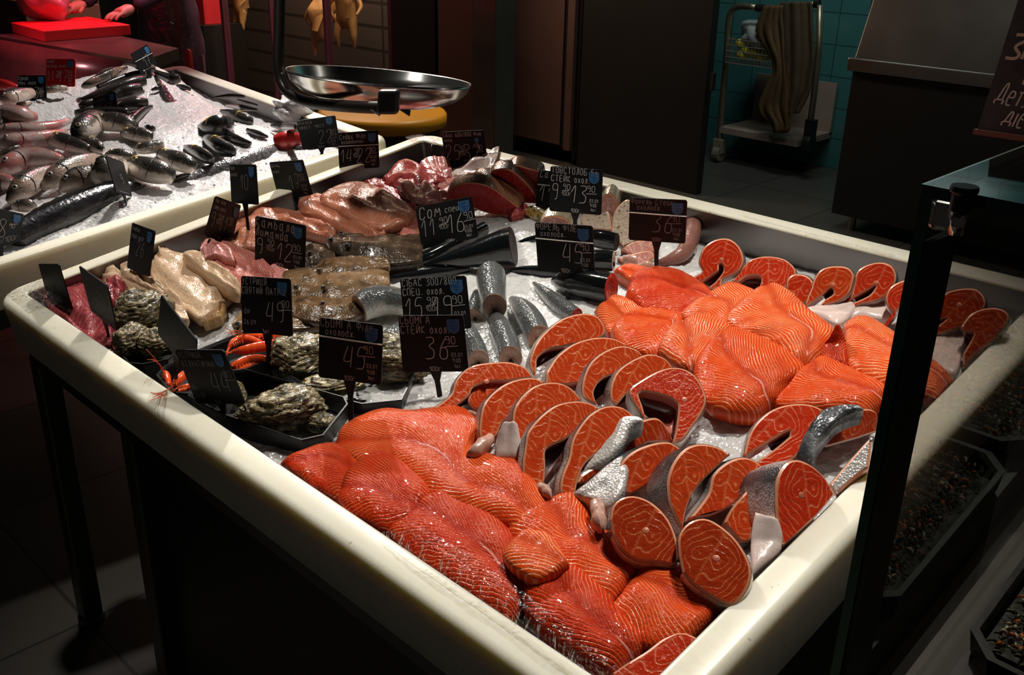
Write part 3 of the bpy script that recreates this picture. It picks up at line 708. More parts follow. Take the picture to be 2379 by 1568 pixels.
# ------------------------------------------------------------------ floor and walls
def tile_mat(name, c1, c2, mortar, sx, sy, rough=.3, axis='XZ', ms=.02, off=0.):
    t = NT(name); x, y, z = t.sep(t.obj()); g = {'X': x, 'Y': y, 'Z': z}
    v = t.comb(g[axis[0]], g[axis[1]])
    b = t.n('TexBrick', offset=off, i_Scale=1., i_Brick_Width=sx, i_Row_Height=sy, i_Mortar_Size=ms*sx, i_Mortar_Smooth=.1)
    for k, q in (('Color1', c1), ('Color2', c2), ('Mortar', mortar)): b.inputs[k].default_value = (*q, 1)
    t.l(v, b.inputs['Vector'])
    c = t.mix(t.math('MULTIPLY', t.noise(t.obj(), 6, 4), .35), b.outputs[0], tuple(q*.7 for q in c1))
    return t.bsdf(c, rough, 0, t.bump(b.outputs[1], .2, -.002))
M['floor'] = tile_mat('dark_floor_tile', (.075, .07, .062), (.09, .083, .072), (.03, .03, .028), .6, .6, .35, 'XY', .008)
M['teal'] = tile_mat('teal_wall_tile', (.055, .19, .19), (.062, .21, .205), (.02, .07, .07), .2, .2, .22, 'XZ', .02)
mb = MB(); mb.box((-9, -2.5, -.1), (3.5, 8, 0)); tag(mb.build('floor', M['floor'], origin=(0, 0, 0)), kind='structure')
mb = MB(); mb.box((-2.6, 5.6, 0), (3.5, 5.75, 3.2)); tag(mb.build('wall_back', M['teal'], origin=(0, 5.6, 0)), kind='structure')
mb = MB(); mb.box((-9, 5.6, 0), (-2.6, 5.75, 3.2)); tag(mb.build('wall_back_left', M['panel_dark'], origin=(-5, 5.6, 0)), kind='structure')
mb = MB(); mb.box((-9.15, -2.5, 0), (-9, 5.75, 3.2)); tag(mb.build('wall_left', M['panel_dark'], origin=(-9, 2, 0)), kind='structure')
mb = MB(); mb.box((-9.15, -2.5, 3.2), (3.5, 5.75, 3.3)); tag(mb.build('ceiling', M['black_matte'], origin=(-3, 2, 3.2)), kind='structure')
# ------------------------------------------------------------------ salmon fillets, front left
GF = 'salmon fillets along the front rim'
fillet('long orange salmon fillet at the top of the front pile, under the steak flaps', [(785,1012),(830,985),(890,965),(960,970),(1045,957),(1092,972),(1112,1000),(1095,1050),(1150,1075),(1205,1088),(1240,1130),(1274,1190)], [(778,1034),(800,1060),(850,1080),(920,1075),(975,1120),(1010,1165),(1060,1180),(1120,1190),(1160,1205),(1200,1225),(1225,1232),(1250,1232)], (-.022, -.012, -.012, -.01), .034, 'salmon', group=GF, grow=.11, seam=.62, N=44)
fillet('red salmon fillet at the left end of the front pile, just inside the rim corner', [(652,1086),(700,1061),(755,1041),(795,1046),(850,1080),(880,1110)], [(675,1096),(712,1123),(760,1150),(800,1175),(840,1190),(880,1190)], -.02, .028, 'salmon_red', group=GF, grow=.11, seam=.35)
fillet('salmon fillet with a white seam lying over the left end of the front pile', [(803,1108),(862,1066),(908,1062),(935,1085),(975,1125),(1006,1162)], [(783,1162),(810,1188),(850,1205),(895,1226),(930,1222),(970,1195)], -.012, .032, 'salmon_red', group=GF, grow=.11, seam=.62)
fillet('wide wet salmon fillet along the front rim, partly under clear wrap', [(990,1168),(1050,1152),(1110,1190),(1160,1228),(1190,1262),(1225,1330),(1240,1372)], [(893,1220),(945,1278),(1000,1318),(1060,1355),(1120,1400),(1165,1430),(1195,1440)], (-.016, -.014, -.02), .036, 'salmon_red', group=GF, grow=.11, seam=.45, N=44)
fillet('long salmon fillet in the middle of the front pile, cut end under the round steaks', [(1302,1150),(1352,1172),(1365,1225),(1415,1252),(1450,1285),(1488,1316)], [(1225,1200),(1190,1232),(1240,1292),(1310,1330),(1365,1370),(1422,1404)], (-.012, -.014, -.018), .032, 'salmon', group=GF, grow=.11, seam=.4, N=40)
fillet('small pale orange fillet tail with sharp white chevrons in the middle of the front pile', [(1209,1237),(1240,1238),(1272,1250),(1300,1285),(1318,1315)], [(1171,1280),(1185,1305),(1215,1325),(1253,1343),(1300,1322)], .012, .016, 'salmon_pale', group=GF, grow=.11, seam=.35)
fillet('big glistening salmon fillet at the bottom of the front pile, beside the front corner', [(1316,1316),(1350,1340),(1395,1380),(1440,1440),(1474,1473),(1493,1512)], [(1232,1350),(1225,1400),(1265,1460),(1325,1505),(1390,1548),(1440,1562)], (-.012, -.012, -.022), .034, 'salmon_red', group=GF, grow=.11, seam=.45, N=42)
fillet('salmon fillet at the bottom right of the front pile, against the right rim', [(1500,1307),(1540,1312),(1575,1322),(1605,1352),(1650,1385),(1692,1404)], [(1418,1412),(1440,1440),(1475,1475),(1520,1497),(1570,1490),(1615,1477)], -.018, .03, 'salmon', group=GF, grow=.11, seam=.4, flip=True)
steak('salmon steak with grey skin edge in the front corner of the counter', [(1418,1566),(1455,1540),(1500,1513),(1545,1480),(1582,1467),(1618,1480),(1640,1500)], [(1610,1520),(1560,1560),(1500,1590),(1440,1585)], anchor=(1500,1570), h=-.02, n=(.7,.1,.8), th=.025, mat='steak_red', dorsal=.75)
# ------------------------------------------------------------------ salmon fillets, back right
GB = 'salmon fillets piled in the back half'
fillet('salmon fillet tip showing behind the bright fillet beside the black fish', [(1425,632),(1462,617),(1500,625),(1560,650)], [(1440,640),(1462,655),(1490,680),(1530,690)], -.03, .02, 'salmon', group=GB)
fillet('bright red orange salmon fillet nearest the black fish and the 36 trout steak tag', [(1464,645),(1520,626),(1580,636),(1632,666),(1662,694)], [(1452,690),(1490,716),(1540,735),(1585,742),(1640,724)], -.022, .034, 'salmon_red', group=GB, seam=.4)
fillet('small salmon fillet with a white seam wedged beside the grey fish tails', [(1425,688),(1465,700),(1500,722),(1505,745)], [(1383,722),(1395,745),(1418,774),(1450,765)], -.026, .022, 'salmon_pale', group=GB)
fillet('salmon fillet with fine ribs just behind the upper row of steaks', [(1436,748),(1497,722),(1550,728),(1590,740),(1560,790)], [(1420,768),(1430,790),(1455,808),(1500,822),(1530,838)], -.018, .028, 'salmon', group=GB, seam=.3)
fillet('salmon fillet with wavy white ribs under the two big fillets, below the back row steaks', [(1690,657),(1725,668),(1755,685),(1735,720),(1700,765)], [(1585,724),(1600,745),(1630,745),(1665,760),(1690,785)], -.008, .026, 'salmon_pale', group=GB, seam=.5)
fillet('largest salmon fillet, sloping down from the back row of steaks towards the right', [(1793,660),(1835,685),(1878,725),(1915,752),(1940,780),(1915,818),(1872,858)], [(1745,686),(1712,715),(1690,745),(1720,775),(1765,792),(1810,818),(1852,856)], (-.002, .004, -.01), .034, 'salmon_pale', group=GB, seam=.35, N=44)
fillet('glossy salmon fillet with curved pale ribs left of the fillet pile middle', [(1622,738),(1665,745),(1705,768),(1680,790),(1640,830),(1614,868)], [(1560,765),(1540,790),(1535,815),(1560,838),(1580,855),(1602,868)], -.004, .034, 'salmon_pale', group=GB, seam=.6)
fillet('wide salmon fillet in the middle of the pile with a dark red seam', [(1690,768),(1740,780),(1790,800),(1840,830),(1868,868),(1830,905),(1800,945)], [(1652,800),(1620,848),(1618,880),(1640,930),(1690,955),(1740,965),(1780,962)], (.002, .0, -.02), .036, 'salmon', group=GB, seam=.55, N=44)
fillet('salmon fillet in front of the pile, running under the glass upright', [(1898,829),(1935,842),(1972,860),(2010,880),(2045,898),(2080,925)], [(1858,872),(1830,905),(1805,935),(1850,950),(1930,950),(2010,962)], -.008, .03, 'salmon', group=GB, seam=.4)
fillet('salmon fillet with bold white ribs beside the glass upright', [(1958,758),(2006,741),(2050,762),(2100,795),(2160,838),(2215,888)], [(1962,800),(1972,845),(2000,870),(2060,895),(2120,915),(2178,925)], -.008, .032, 'salmon_pale', group=GB, seam=.4, N=40)
fillet('salmon fillet seen dimly behind the glass, near the right rim', [(2060,890),(2110,900),(2150,920),(2170,930)], [(2050,950),(2080,985),(2100,1000),(2125,975)], -.03, .024, 'salmon_red', group=GB)
fillet('small pointed salmon tip standing up between two big fillets', [(1946,754),(1960,780),(1968,820),(1966,858)], [(1944,756),(1925,790),(1900,822),(1940,848)], (.03, 0, -.01), .014, 'salmon_red', group=GB, N=20, Mx=11)
# ------------------------------------------------------------------ steaks, back row
GK = 'salmon steaks standing along the back'
nb = (1., -.15, .3)
steak('upright salmon steak nearest the roe, leftmost of the back row', [(1607,645),(1622,637),(1632,630),(1624,609),(1634,577),(1659,558),(1690,554),(1715,570),(1727,598),(1724,616),(1711,633),(1690,642),(1676,651),(1675,665),(1655,672)], [(1645,668),(1662,654),(1680,630),(1677,612),(1669,616),(1669,628),(1652,640),(1630,655)], h=-.04, n=nb, mat='steak_red', dorsal=.5, bone=(1676,603), group=GK, cen=(1678,600), rot=1.5)
steak('large salmon steak lying back on the ice, second of the back row', [(1700,655),(1718,630),(1743,604),(1778,595),(1817,600),(1841,616),(1848,635),(1826,664),(1808,674)], [(1762,674),(1768,644),(1739,640),(1716,654)], h=-.035, n=(1.,-.1,.6), mat='steak_red', dorsal=.45, group=GK)
steak('small round salmon tail steak between the larger back row steaks', [(1827,668),(1830,648),(1845,637),(1866,638),(1883,647),(1890,667),(1878,694),(1860,707),(1842,695)], None, h=-.03, n=nb, th=.025, mat='steak_red', dorsal=.4, bone=(1842,684), group=GK)
steak('upright salmon steak with a dark slit, right of the small tail steak', [(1868,716),(1876,690),(1884,672),(1892,647),(1908,626),(1936,618),(1968,621),(1983,637),(1980,658),(1971,682),(1946,700),(1904,711)], [(1917,695),(1936,682),(1930,668),(1912,684)], h=-.03, n=nb, mat='steak', dorsal=.42, bone=(1934,662), group=GK, cen=(1938,650), rot=1.5)
steak('upright salmon steak with a white belly, in front of its left neighbour', [(1955,712),(1976,688),(1985,658),(1992,630),(2017,614),(2048,609),(2073,619),(2082,647),(2066,679),(2041,696),(1999,707),(1978,716)], [(1985,702),(2020,685),(2036,662),(2018,672),(1985,690)], h=-.028, n=nb, mat='steak_red', dorsal=.5, bone=(2035,657), group=GK, cen=(2042,650), rot=1.4)
steak('salmon steak cut by the dark glass upright in the back row', [(2052,762),(2066,742),(2078,728),(2064,715),(2058,690),(2072,664),(2111,648),(2153,653),(2184,672),(2176,698),(2146,725),(2112,740)], [(2080,756),(2100,728),(2115,705),(2095,708)], h=-.03, n=nb, mat='steak_red', dorsal=.55, group=GK)
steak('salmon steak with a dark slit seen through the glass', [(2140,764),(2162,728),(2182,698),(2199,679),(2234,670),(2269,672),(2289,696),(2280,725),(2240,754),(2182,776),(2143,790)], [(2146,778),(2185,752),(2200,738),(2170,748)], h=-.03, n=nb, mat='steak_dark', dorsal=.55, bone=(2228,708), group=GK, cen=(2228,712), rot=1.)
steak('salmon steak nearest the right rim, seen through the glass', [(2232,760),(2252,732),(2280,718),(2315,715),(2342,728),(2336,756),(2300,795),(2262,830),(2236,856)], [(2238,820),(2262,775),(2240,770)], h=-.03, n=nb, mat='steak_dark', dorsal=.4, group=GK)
# white belly flaps under the back row
fillet('white belly flap of the back row steaks, beside the slit steak', [(1870,718),(1905,714),(1950,705),(1985,700)], [(1885,735),(1920,745),(1950,752),(1990,725)], -.03, .016, 'flap_white', name='salmon_belly_flap', cat='fish piece', group='white belly flaps')
fillet('white and grey belly flap beside the glass upright, under the back row', [(1955,715),(2000,708),(2045,700),(2078,715)], [(1958,745),(2000,738),(2035,740),(2070,745)], -.034, .018, 'flap_white', name='salmon_belly_flap', cat='fish piece', group='white belly flaps')
fillet('long white belly flap behind the glass', [(2130,790),(2185,778),(2245,752),(2235,790)], [(2128,815),(2170,850),(2215,868),(2232,850)], -.034, .02, 'flap_white', name='salmon_belly_flap', cat='fish piece', group='white belly flaps')
# ------------------------------------------------------------------ steaks, upper row
GU = 'salmon steaks in the upper shingled row'
steak('salmon steak leaning left at the top of the upper row, beside the grey tails', [(1246,874),(1236,862),(1232,835),(1249,793),(1281,758),(1312,738),(1351,728),(1385,733),(1403,753),(1404,775),(1385,790)], [(1330,800),(1303,806),(1274,812),(1250,830),(1247,850)], h=-.02, n=(1.,.35,.5), dorsal=.68, group=GU)
steak('salmon steak second from the top of the upper row', [(1270,892),(1270,868),(1279,850),(1298,824),(1336,797),(1383,784),(1426,786),(1456,800)], [(1440,845),(1380,880),(1318,893)], h=-.02, dorsal=.6, group=GU)
steak('salmon steak third from the top of the upper row, grey skin to its left', [(1390,940),(1360,925),(1353,902),(1360,867),(1376,838),(1408,814),(1446,803),(1480,812),(1495,828)], [(1455,870),(1418,872),(1393,886),(1380,910),(1384,930)], h=-.015, dorsal=.62, th=.036, group=GU)
steak('salmon steak fourth from the top of the upper row', [(1432,942),(1420,925),(1421,892),(1437,860),(1472,835),(1510,822),(1545,832),(1565,855)], [(1520,890),(1488,889),(1459,911),(1440,934)], h=-.012, dorsal=.66, th=.036, group=GU)
steak('open salmon steak with a wide pink belly cavity, lowest of the upper row', [(1502,976),(1478,945),(1462,908),(1490,883),(1540,857),(1581,854),(1613,870),(1632,899),(1641,928),(1630,959),(1607,992),(1585,1021),(1563,1027)], [(1570,1000),(1576,950),(1572,934),(1540,918),(1486,910),(1492,940)], h=-.012, n=(1.,.25,.75), th=.04, mat='steak_red', dorsal=.4, bone=(1590,928), group=GU, cen=(1580,900), rot=1.1)
fillet('pink membrane inside the open salmon steak', [(1505,960),(1530,955),(1550,940),(1575,932)], [(1515,985),(1540,1000),(1560,1005),(1572,985)], -.02, .012, 'cavity', name='fish_membrane', cat='fish piece', group=None, N=16, Mx=9)
# ------------------------------------------------------------------ steaks, lower row
GL = 'salmon steaks in the long lower row'
steak('salmon steak with a long curled belly strip at the left end of the lower row', [(1014,976),(1000,972),(998,956),(1046,918),(1058,886),(1078,861),(1109,846),(1173,840),(1211,848),(1231,864),(1235,877)], [(1180,885),(1135,887),(1100,899),(1090,918),(1055,944),(1033,956)], h=-.012, n=(1.,.3,.6), dorsal=.72, bone=(1130,886), group=GL)
steak('short salmon lobe tucked under the first steak of the lower row', [(1100,950),(1088,930),(1100,905),(1129,890),(1170,882),(1195,890)], [(1160,920),(1125,950)], h=-.02, n=(1.,.4,.5), dorsal=.5, group=GL)
steak('salmon steak second from the left in the lower row, pale flap curling down', [(1119,1024),(1115,991),(1124,940),(1154,905),(1192,884),(1237,877),(1266,888)], [(1215,940),(1185,965),(1167,982),(1154,1010),(1138,1022)], h=-.01, dorsal=.65, th=.034, group=GL)
steak('salmon steak third from the left in the lower row, white belly band below', [(1216,1060),(1202,1020),(1192,979),(1198,943),(1221,912),(1253,892),(1294,888),(1328,902),(1352,930)], [(1290,955),(1237,984),(1222,1006),(1226,1032)], h=-.008, dorsal=.62, th=.046, group=GL)
steak('salmon steak in the lower row with a dark slit behind a narrow leg of flesh', [(1248,1130),(1222,1110),(1215,1084),(1221,1033),(1228,1001),(1256,967),(1294,940),(1339,931),(1374,937),(1392,950)], [(1340,1000),(1310,1022),(1270,1043),(1268,1081),(1265,1120)], h=-.008, dorsal=.66, th=.03, group=GL)
steak('tall salmon steak in the middle of the lower row, dark skin along its left', [(1326,1156),(1304,1144),(1306,1106),(1322,1065),(1330,1023),(1349,988),(1374,960),(1409,943),(1447,946),(1475,968)], [(1420,1030),(1365,1071),(1346,1106),(1338,1140)], h=-.005, dorsal=.7, th=.042, group=GL)
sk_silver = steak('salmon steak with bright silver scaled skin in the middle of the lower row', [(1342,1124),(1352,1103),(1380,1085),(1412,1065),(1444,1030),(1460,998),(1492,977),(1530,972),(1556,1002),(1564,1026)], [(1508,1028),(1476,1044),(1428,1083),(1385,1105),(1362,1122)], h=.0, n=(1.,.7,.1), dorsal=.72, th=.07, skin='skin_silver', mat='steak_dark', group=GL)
steak('salmon steak with broad pale grey skin and a stubby flap end below', [(1450,1146),(1435,1103),(1447,1071),(1476,1046),(1518,1030),(1556,1027),(1584,1044)], [(1540,1090),(1511,1120),(1490,1136),(1466,1149)], h=-.004, n=(1.,.6,.25), dorsal=.64, th=.06, group=GL)
sk_wide = steak('salmon steak with a wide dark grey skin band, right of the pale skinned one', [(1586,1233),(1560,1180),(1552,1143),(1553,1110),(1567,1072),(1594,1041),(1628,1031),(1668,1038),(1697,1056)], [(1640,1110),(1612,1145),(1596,1182),(1590,1215)], h=-.002, n=(1.,.7,.3), dorsal=.65, th=.052, group=GL)
sk_point = steak('salmon steak pointing down left with dark skin on its left side', [(1598,1209),(1624,1178),(1648,1143),(1658,1103),(1689,1074),(1726,1062),(1758,1072),(1778,1096),(1764,1130)], [(1730,1150),(1697,1176),(1655,1197),(1615,1203)], h=.0, n=(1.,.6,.3), dorsal=.6, th=.045, bone=(1735,1146), group=GL)
steak('lower lobe of a salmon steak in shade, between the round steak and the rim steak', [(1722,1260),(1745,1250),(1757,1180),(1765,1130)], [(1735,1140),(1700,1180),(1682,1215)], h=-.02, n=(1.,.3,.5), dorsal=.5, group=GL)
sk_pat = steak('salmon steak with patterned dark silver skin against the right rim', [(1822,1270),(1806,1204),(1803,1153),(1807,1110),(1827,1076),(1854,1068),(1888,1082),(1920,1112),(1940,1150)], [(1900,1198),(1842,1252)], h=-.004, n=(1.,.75,.15), dorsal=.5, th=.075, mat='steak_red', skin='skin_silver', bone=(1862,1150), group=GL, cen=(1872,1130), rot=1.3)
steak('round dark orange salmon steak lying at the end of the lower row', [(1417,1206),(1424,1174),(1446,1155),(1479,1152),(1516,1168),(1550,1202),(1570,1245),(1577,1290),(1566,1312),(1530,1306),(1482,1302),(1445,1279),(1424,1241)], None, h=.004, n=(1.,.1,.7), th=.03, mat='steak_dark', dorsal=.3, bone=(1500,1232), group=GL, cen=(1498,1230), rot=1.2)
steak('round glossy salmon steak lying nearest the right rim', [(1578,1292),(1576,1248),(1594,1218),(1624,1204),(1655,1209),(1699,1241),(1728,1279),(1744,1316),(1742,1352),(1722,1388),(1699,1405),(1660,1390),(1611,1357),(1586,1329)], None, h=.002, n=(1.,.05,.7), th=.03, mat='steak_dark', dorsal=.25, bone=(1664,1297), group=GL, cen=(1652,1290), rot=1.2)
steak('salmon steak with a long dark slit right of the open ice patch', [(1728,1062),(1736,1025),(1753,988),(1790,954),(1834,939),(1881,939),(1914,952)], [(1892,986),(1871,1035),(1830,1075),(1780,1098),(1755,1076),(1790,1050),(1838,1010),(1832,1000),(1790,1024)], h=-.01, n=(1.,.25,.6), dorsal=.7, mat='steak_red', group=GL)
sk_black = steak('salmon steak with black and silver scaled skin beside the glass upright', [(1900,1040),(1898,1030),(1925,998),(1959,966),(2010,949),(2040,962),(2036,1004)], [(1996,1018),(1960,1028),(1925,1038)], h=-.002, n=(1.,.85,.1), dorsal=.6, th=.075, skin='skin_silver', mat='steak_dark', group=GL)
steak('silver skinned salmon belly piece lying on the right rim by the glass upright', [(1926,1125),(1960,1085),(1995,1045),(2026,1012)], [(2018,1085),(1985,1110),(1942,1150)], h=-.006, n=(1.,-.2,.9), dorsal=.9, th=.02, mat='skin_flat', skin='skin_silver', group=GL)
def skinband(t, A, B, h, mat, th=.012): attach(fillet('x', A, B, h, th, mat, name='skin_band', N=24, Mx=9, bumps=.001, grow=.02, fold=0.), t, 'skin_band')
skinband(sk_silver, [(1356,1088),(1362,1042),(1396,996),(1440,972),(1494,974)], [(1352,1102),(1408,1066),(1444,1032),(1461,998),(1494,978)], (.0, .02, .04), 'skin_bright')
skinband(sk_black, [(1852,1056),(1868,1005),(1905,960),(1948,945),(2004,947)], [(1892,1075),(1899,1034),(1925,998),(1959,968),(2006,951)], (.0, .025, .04), 'skin_dark')
skinband(sk_pat, [(1756,1190),(1748,1230),(1745,1280),(1749,1338)], [(1806,1206),(1816,1240),(1812,1276),(1784,1310)], (.02, .0, -.008), 'flap_white')
# pale flap ends and scraps
def stub(label, pts, h, mat='pale_end', **k): return fish(label, pts, h, mat, name='salmon_flap_end', cat='fish piece', group='pale flap ends', N=18, K=14, flat=.7, wob=.5, cut2='pale_cut', **k)
stub('stubby pale flap end under the pale skinned steak', [(1385,1172,22),(1390,1195,25),(1393,1222,24),(1395,1234,14)], .0)
stub('pale flap curling over the front fillet below the second steak of the lower row', [(1140,1018,15),(1120,1038,22),(1100,1056,17),(1088,1064,8)], -.002)
stub('small pale flap end left of the silver skinned steak', [(1255,1130,14),(1268,1145,18),(1278,1160,10)], -.01)
stub('thin pinkish scrap of belly behind the second steak', [(1078,958,6),(1096,962,9),(1110,972,9)], -.012)
fillet('wide pale grey skinned belly flap between the middle steaks of the lower row', [(1330,1152),(1370,1120),(1410,1085),(1450,1060)], [(1362,1168),(1410,1176),(1448,1140),(1460,1090)], (.0, .012, .02), .014, 'skin_flat', name='salmon_belly_flap', cat='fish piece', group='white belly flaps')
fillet('white belly band hanging below the third steak of the lower row', [(1170,985),(1160,1010),(1152,1040),(1154,1072)], [(1200,985),(1205,1010),(1210,1040),(1214,1066)], (.03, .012, -.004), .014, 'flap_white', name='salmon_belly_flap', cat='fish piece', group='white belly flaps')
# ------------------------------------------------------------------ fillets and pieces in the middle and left of the front counter
P = 'fish fillet'
def fl(label, A, B, h, th, mat, group=None, **k): return fillet(label, A, B, h, th*.72, mat, name=k.pop('name', 'fish_fillet'), cat=k.pop('cat', P), group=group, **k)
G1 = 'dark red tuna pieces at the left end'
fl('dark red tuna piece at the left end, behind the two edge on tags', [(92,690),(118,668),(147,653),(190,647),(238,655),(275,690)], [(112,722),(150,748),(185,790),(215,812),(255,806),(285,760)], -.035, .05, 'tuna', G1, name='tuna_piece', bumps=.004)
fl('wine red tuna lump between the slanted tag 20 and the cream fillets', [(248,660),(268,652),(287,652),(300,675)], [(252,698),(268,712),(288,712),(302,700)], -.022, .05, 'tuna', G1, name='tuna_piece', bumps=.003)
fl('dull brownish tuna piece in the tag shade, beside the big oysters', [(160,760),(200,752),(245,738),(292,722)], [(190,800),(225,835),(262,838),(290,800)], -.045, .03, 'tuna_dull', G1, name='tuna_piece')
G2 = 'cream coloured fillets at the left'
fl('largest cream fillet with ochre tips at both ends, lying on open ice', [(376,570),(398,588),(440,602),(490,640),(530,660),(560,678)], [(350,612),(358,650),(400,698),(440,722),(470,738),(518,708)], (-.02, -.03, -.045), .04, 'flesh_cream', G2, bumps=.0035, N=42)
fl('yellow tail tip of the largest cream fillet', [(520,700),(522,718),(510,735)], [(490,712),(478,733),(472,748)], -.045, .014, 'flesh_ochre', G2, N=16, Mx=9)
fl('pinkish cream fillet behind the largest cream fillet', [(424,596),(458,586),(497,610),(530,635),(560,665)], [(430,612),(465,632),(505,660),(540,680),(556,682)], -.012, .034, 'flesh_cream', G2)
fl('cream fillet left of tag 26, running down under the big one', [(236,628),(262,620),(290,640),(330,642),(385,665),(425,702)], [(238,652),(285,676),(320,702),(372,728),(410,740),(438,738)], -.026, .034, 'flesh_cream', G2, bumps=.003)
fl('folded peach fillet edge behind the stem of tag 26', [(279,616),(300,612),(328,634),(352,650),(384,668)], [(282,645),(305,652),(338,668),(360,678),(376,684)], -.008, .03, 'flesh_cream', G2)
G3 = 'pink and tan fillets by the inner left wall'
fl('pink fillet folded over beside tag 9 and 11', [(466,572),(488,560),(540,575),(600,600),(645,640)], [(470,605),(500,632),(540,655),(580,672),(622,668)], -.02, .04, 'flesh_pink', G3, bumps=.005)
fl('curled pink fillet flap under the stem of tag 9 and 11', [(465,578),(480,560),(505,562),(540,580)], [(475,598),(500,590),(520,598),(545,605)], .002, .02, 'flesh_rose', G3, N=20, Mx=9)
fl('tan fillet pieces between tags 10 and КАМБАЛА, at the wall', [(512,565),(522,525),(560,500),(612,488),(645,500)], [(530,590),(560,578),(600,575),(640,560),(660,540)], -.026, .034, 'flesh_tan', G3, bumps=.005)
fl('reddish pink fillet lying right of the largest cream fillet', [(575,620),(610,600),(650,620),(690,650)], [(570,660),(605,672),(645,678),(690,672)], -.024, .03, 'flesh_rose', G3)
fl('narrow tan fillet edge above the КАМБАЛА tag', [(598,488),(660,486),(722,502),(795,532)], [(598,505),(650,518),(712,535),(775,552)], -.026, .014, 'flesh_tan', G3)
fl('tan fillet below the stem of tag 17', [(690,478),(742,458),(805,486),(860,512),(905,552)], [(700,492),(740,505),(790,535),(835,558),(870,568)], -.018, .032, 'flesh_tan', G3)
fl('long tan fillet draped over its neighbour, left of the СУДАК stem', [(742,462),(785,435),(832,426),(882,440),(932,470),(968,497)], [(742,470),(786,492),(828,515),(860,530),(900,532),(945,518)], -.006, .04, 'flesh_tan', G3, N=40)
fl('tan fillet underside seen between the draped fillets', [(760,500),(800,520),(840,545),(880,560)], [(755,515),(790,540),(825,560),(865,572)], -.03, .024, 'flesh_tan', G3)
fl('pinkish brown fillet in the shade of the scale pan', [(880,500),(930,490),(980,505),(1000,540)], [(870,545),(910,560),(955,562),(990,555)], -.03, .03, 'flesh_pink', G3)
G4 = 'red fillets at the back corner'
fl('raised red fillet standing against the back corner', [(888,428),(908,400),(926,381),(955,378),(1000,398),(1052,420)], [(892,440),(925,440),(965,440),(1005,440),(1030,436),(1050,430)], (-.03, -.004, -.02), .036, 'flesh_red', G4)
fl('bright rose fillet just left of the СІБАС ФІЛЕ tag', [(975,386),(988,371),(1012,366),(1042,368)], [(985,402),(1010,410),(1040,412),(1052,398)], -.016, .024, 'flesh_rose', G4)
fl('dark edged rose fillet with a strip of black skin, before the raised red one', [(922,424),(955,417),(992,416),(1015,442),(1028,462)], [(924,432),(940,452),(965,472),(1000,476),(1020,472)], -.006, .028, 'flesh_rose', G4, skin=('B', 'skin'))
fl('dark red fillet strip by the СУДАК stem', [(842,426),(880,418),(925,436),(960,470)], [(850,438),(885,452),(920,470),(940,478)], -.024, .026, 'flesh_red', G4)
fl('pale pink fillet draped up over the back rim, under the СІБАС ФІЛЕ tag', [(1042,395),(1085,385),(1128,360),(1160,341)], [(1050,418),(1095,418),(1138,402),(1154,362)], (-.02, -.01, .012), .02, 'flap_white', G4)
fl('pink strip between the red fillets and the red carp steaks', [(1005,436),(1052,420),(1098,410),(1105,415)], [(1020,458),(1062,448),(1095,432),(1105,425)], -.018, .026, 'flesh_rose', G4)
fl('red tan fillet above the СОМ tag', [(905,478),(960,468),(1020,458),(1050,455)], [(920,500),(975,500),(1025,488),(1055,475)], -.022, .03, 'flesh_red', G4)
# flounders
G5 = 'brown flounders'
def fd(label, A, B, h, th, mat, eyes): return fillet(label, A, B, h, th*1.0, mat, name='flounder', cat='fish', group=G5, eyes=eyes, bumps=.003, grow=.10, lens=True, fold=.004)
fd('dark brown flounder highest in the flounder row, left of the СОМ tag', [(758,566),(790,552),(840,546),(900,548),(985,545)], [(768,575),(800,590),(850,605),(905,608),(980,600)], -.02, .034, 'flounder_dark', [(768,556), (806,570)])
fd('small grey brown flounder peeping out right of the КАМБАЛА tag', [(690,585),(720,572),(745,572),(778,586)], [(700,615),(730,620),(760,612),(780,602)], -.024, .03, 'flounder_dark', [(720,588)])
fd('brown flounder with a raised dark eye, in the middle of the flounder row', [(722,634),(752,608),(800,598),(850,600),(905,604)], [(730,644),(775,642),(825,634),(865,622),(905,616)], -.014, .028, 'flounder', [(742,629)])
fd('tan flounder with two bulging eyes, right of the УСТРИЦЯ 49 tag', [(655,640),(700,626),(765,634),(830,622),(905,636)], [(672,682),(722,684),(775,690),(835,675),(905,656)], -.018, .03, 'flounder_pale', [(688,666), (752,668)])
fd('tan flounder lowest in the row, next to the silver fish tail', [(655,690),(720,684),(790,686),(850,674),(900,672)], [(660,722),(720,740),(780,742),(830,728),(880,700)], -.026, .028, 'flounder', [(751,705)])
fd('flounder with a round eye poking out left of the УСТРИЦЯ 49 tag', [(538,756),(560,732),(610,720),(690,728),(760,735)], [(545,768),(575,770),(620,768),(690,762),(750,755)], -.04, .026, 'flounder_pale', [(552,753)])
fd('brown flounder tail under the tan fillets', [(780,535),(830,530),(890,535),(940,550)], [(790,552),(840,562),(890,565),(940,568)], -.03, .024, 'flounder', [(792,542)])
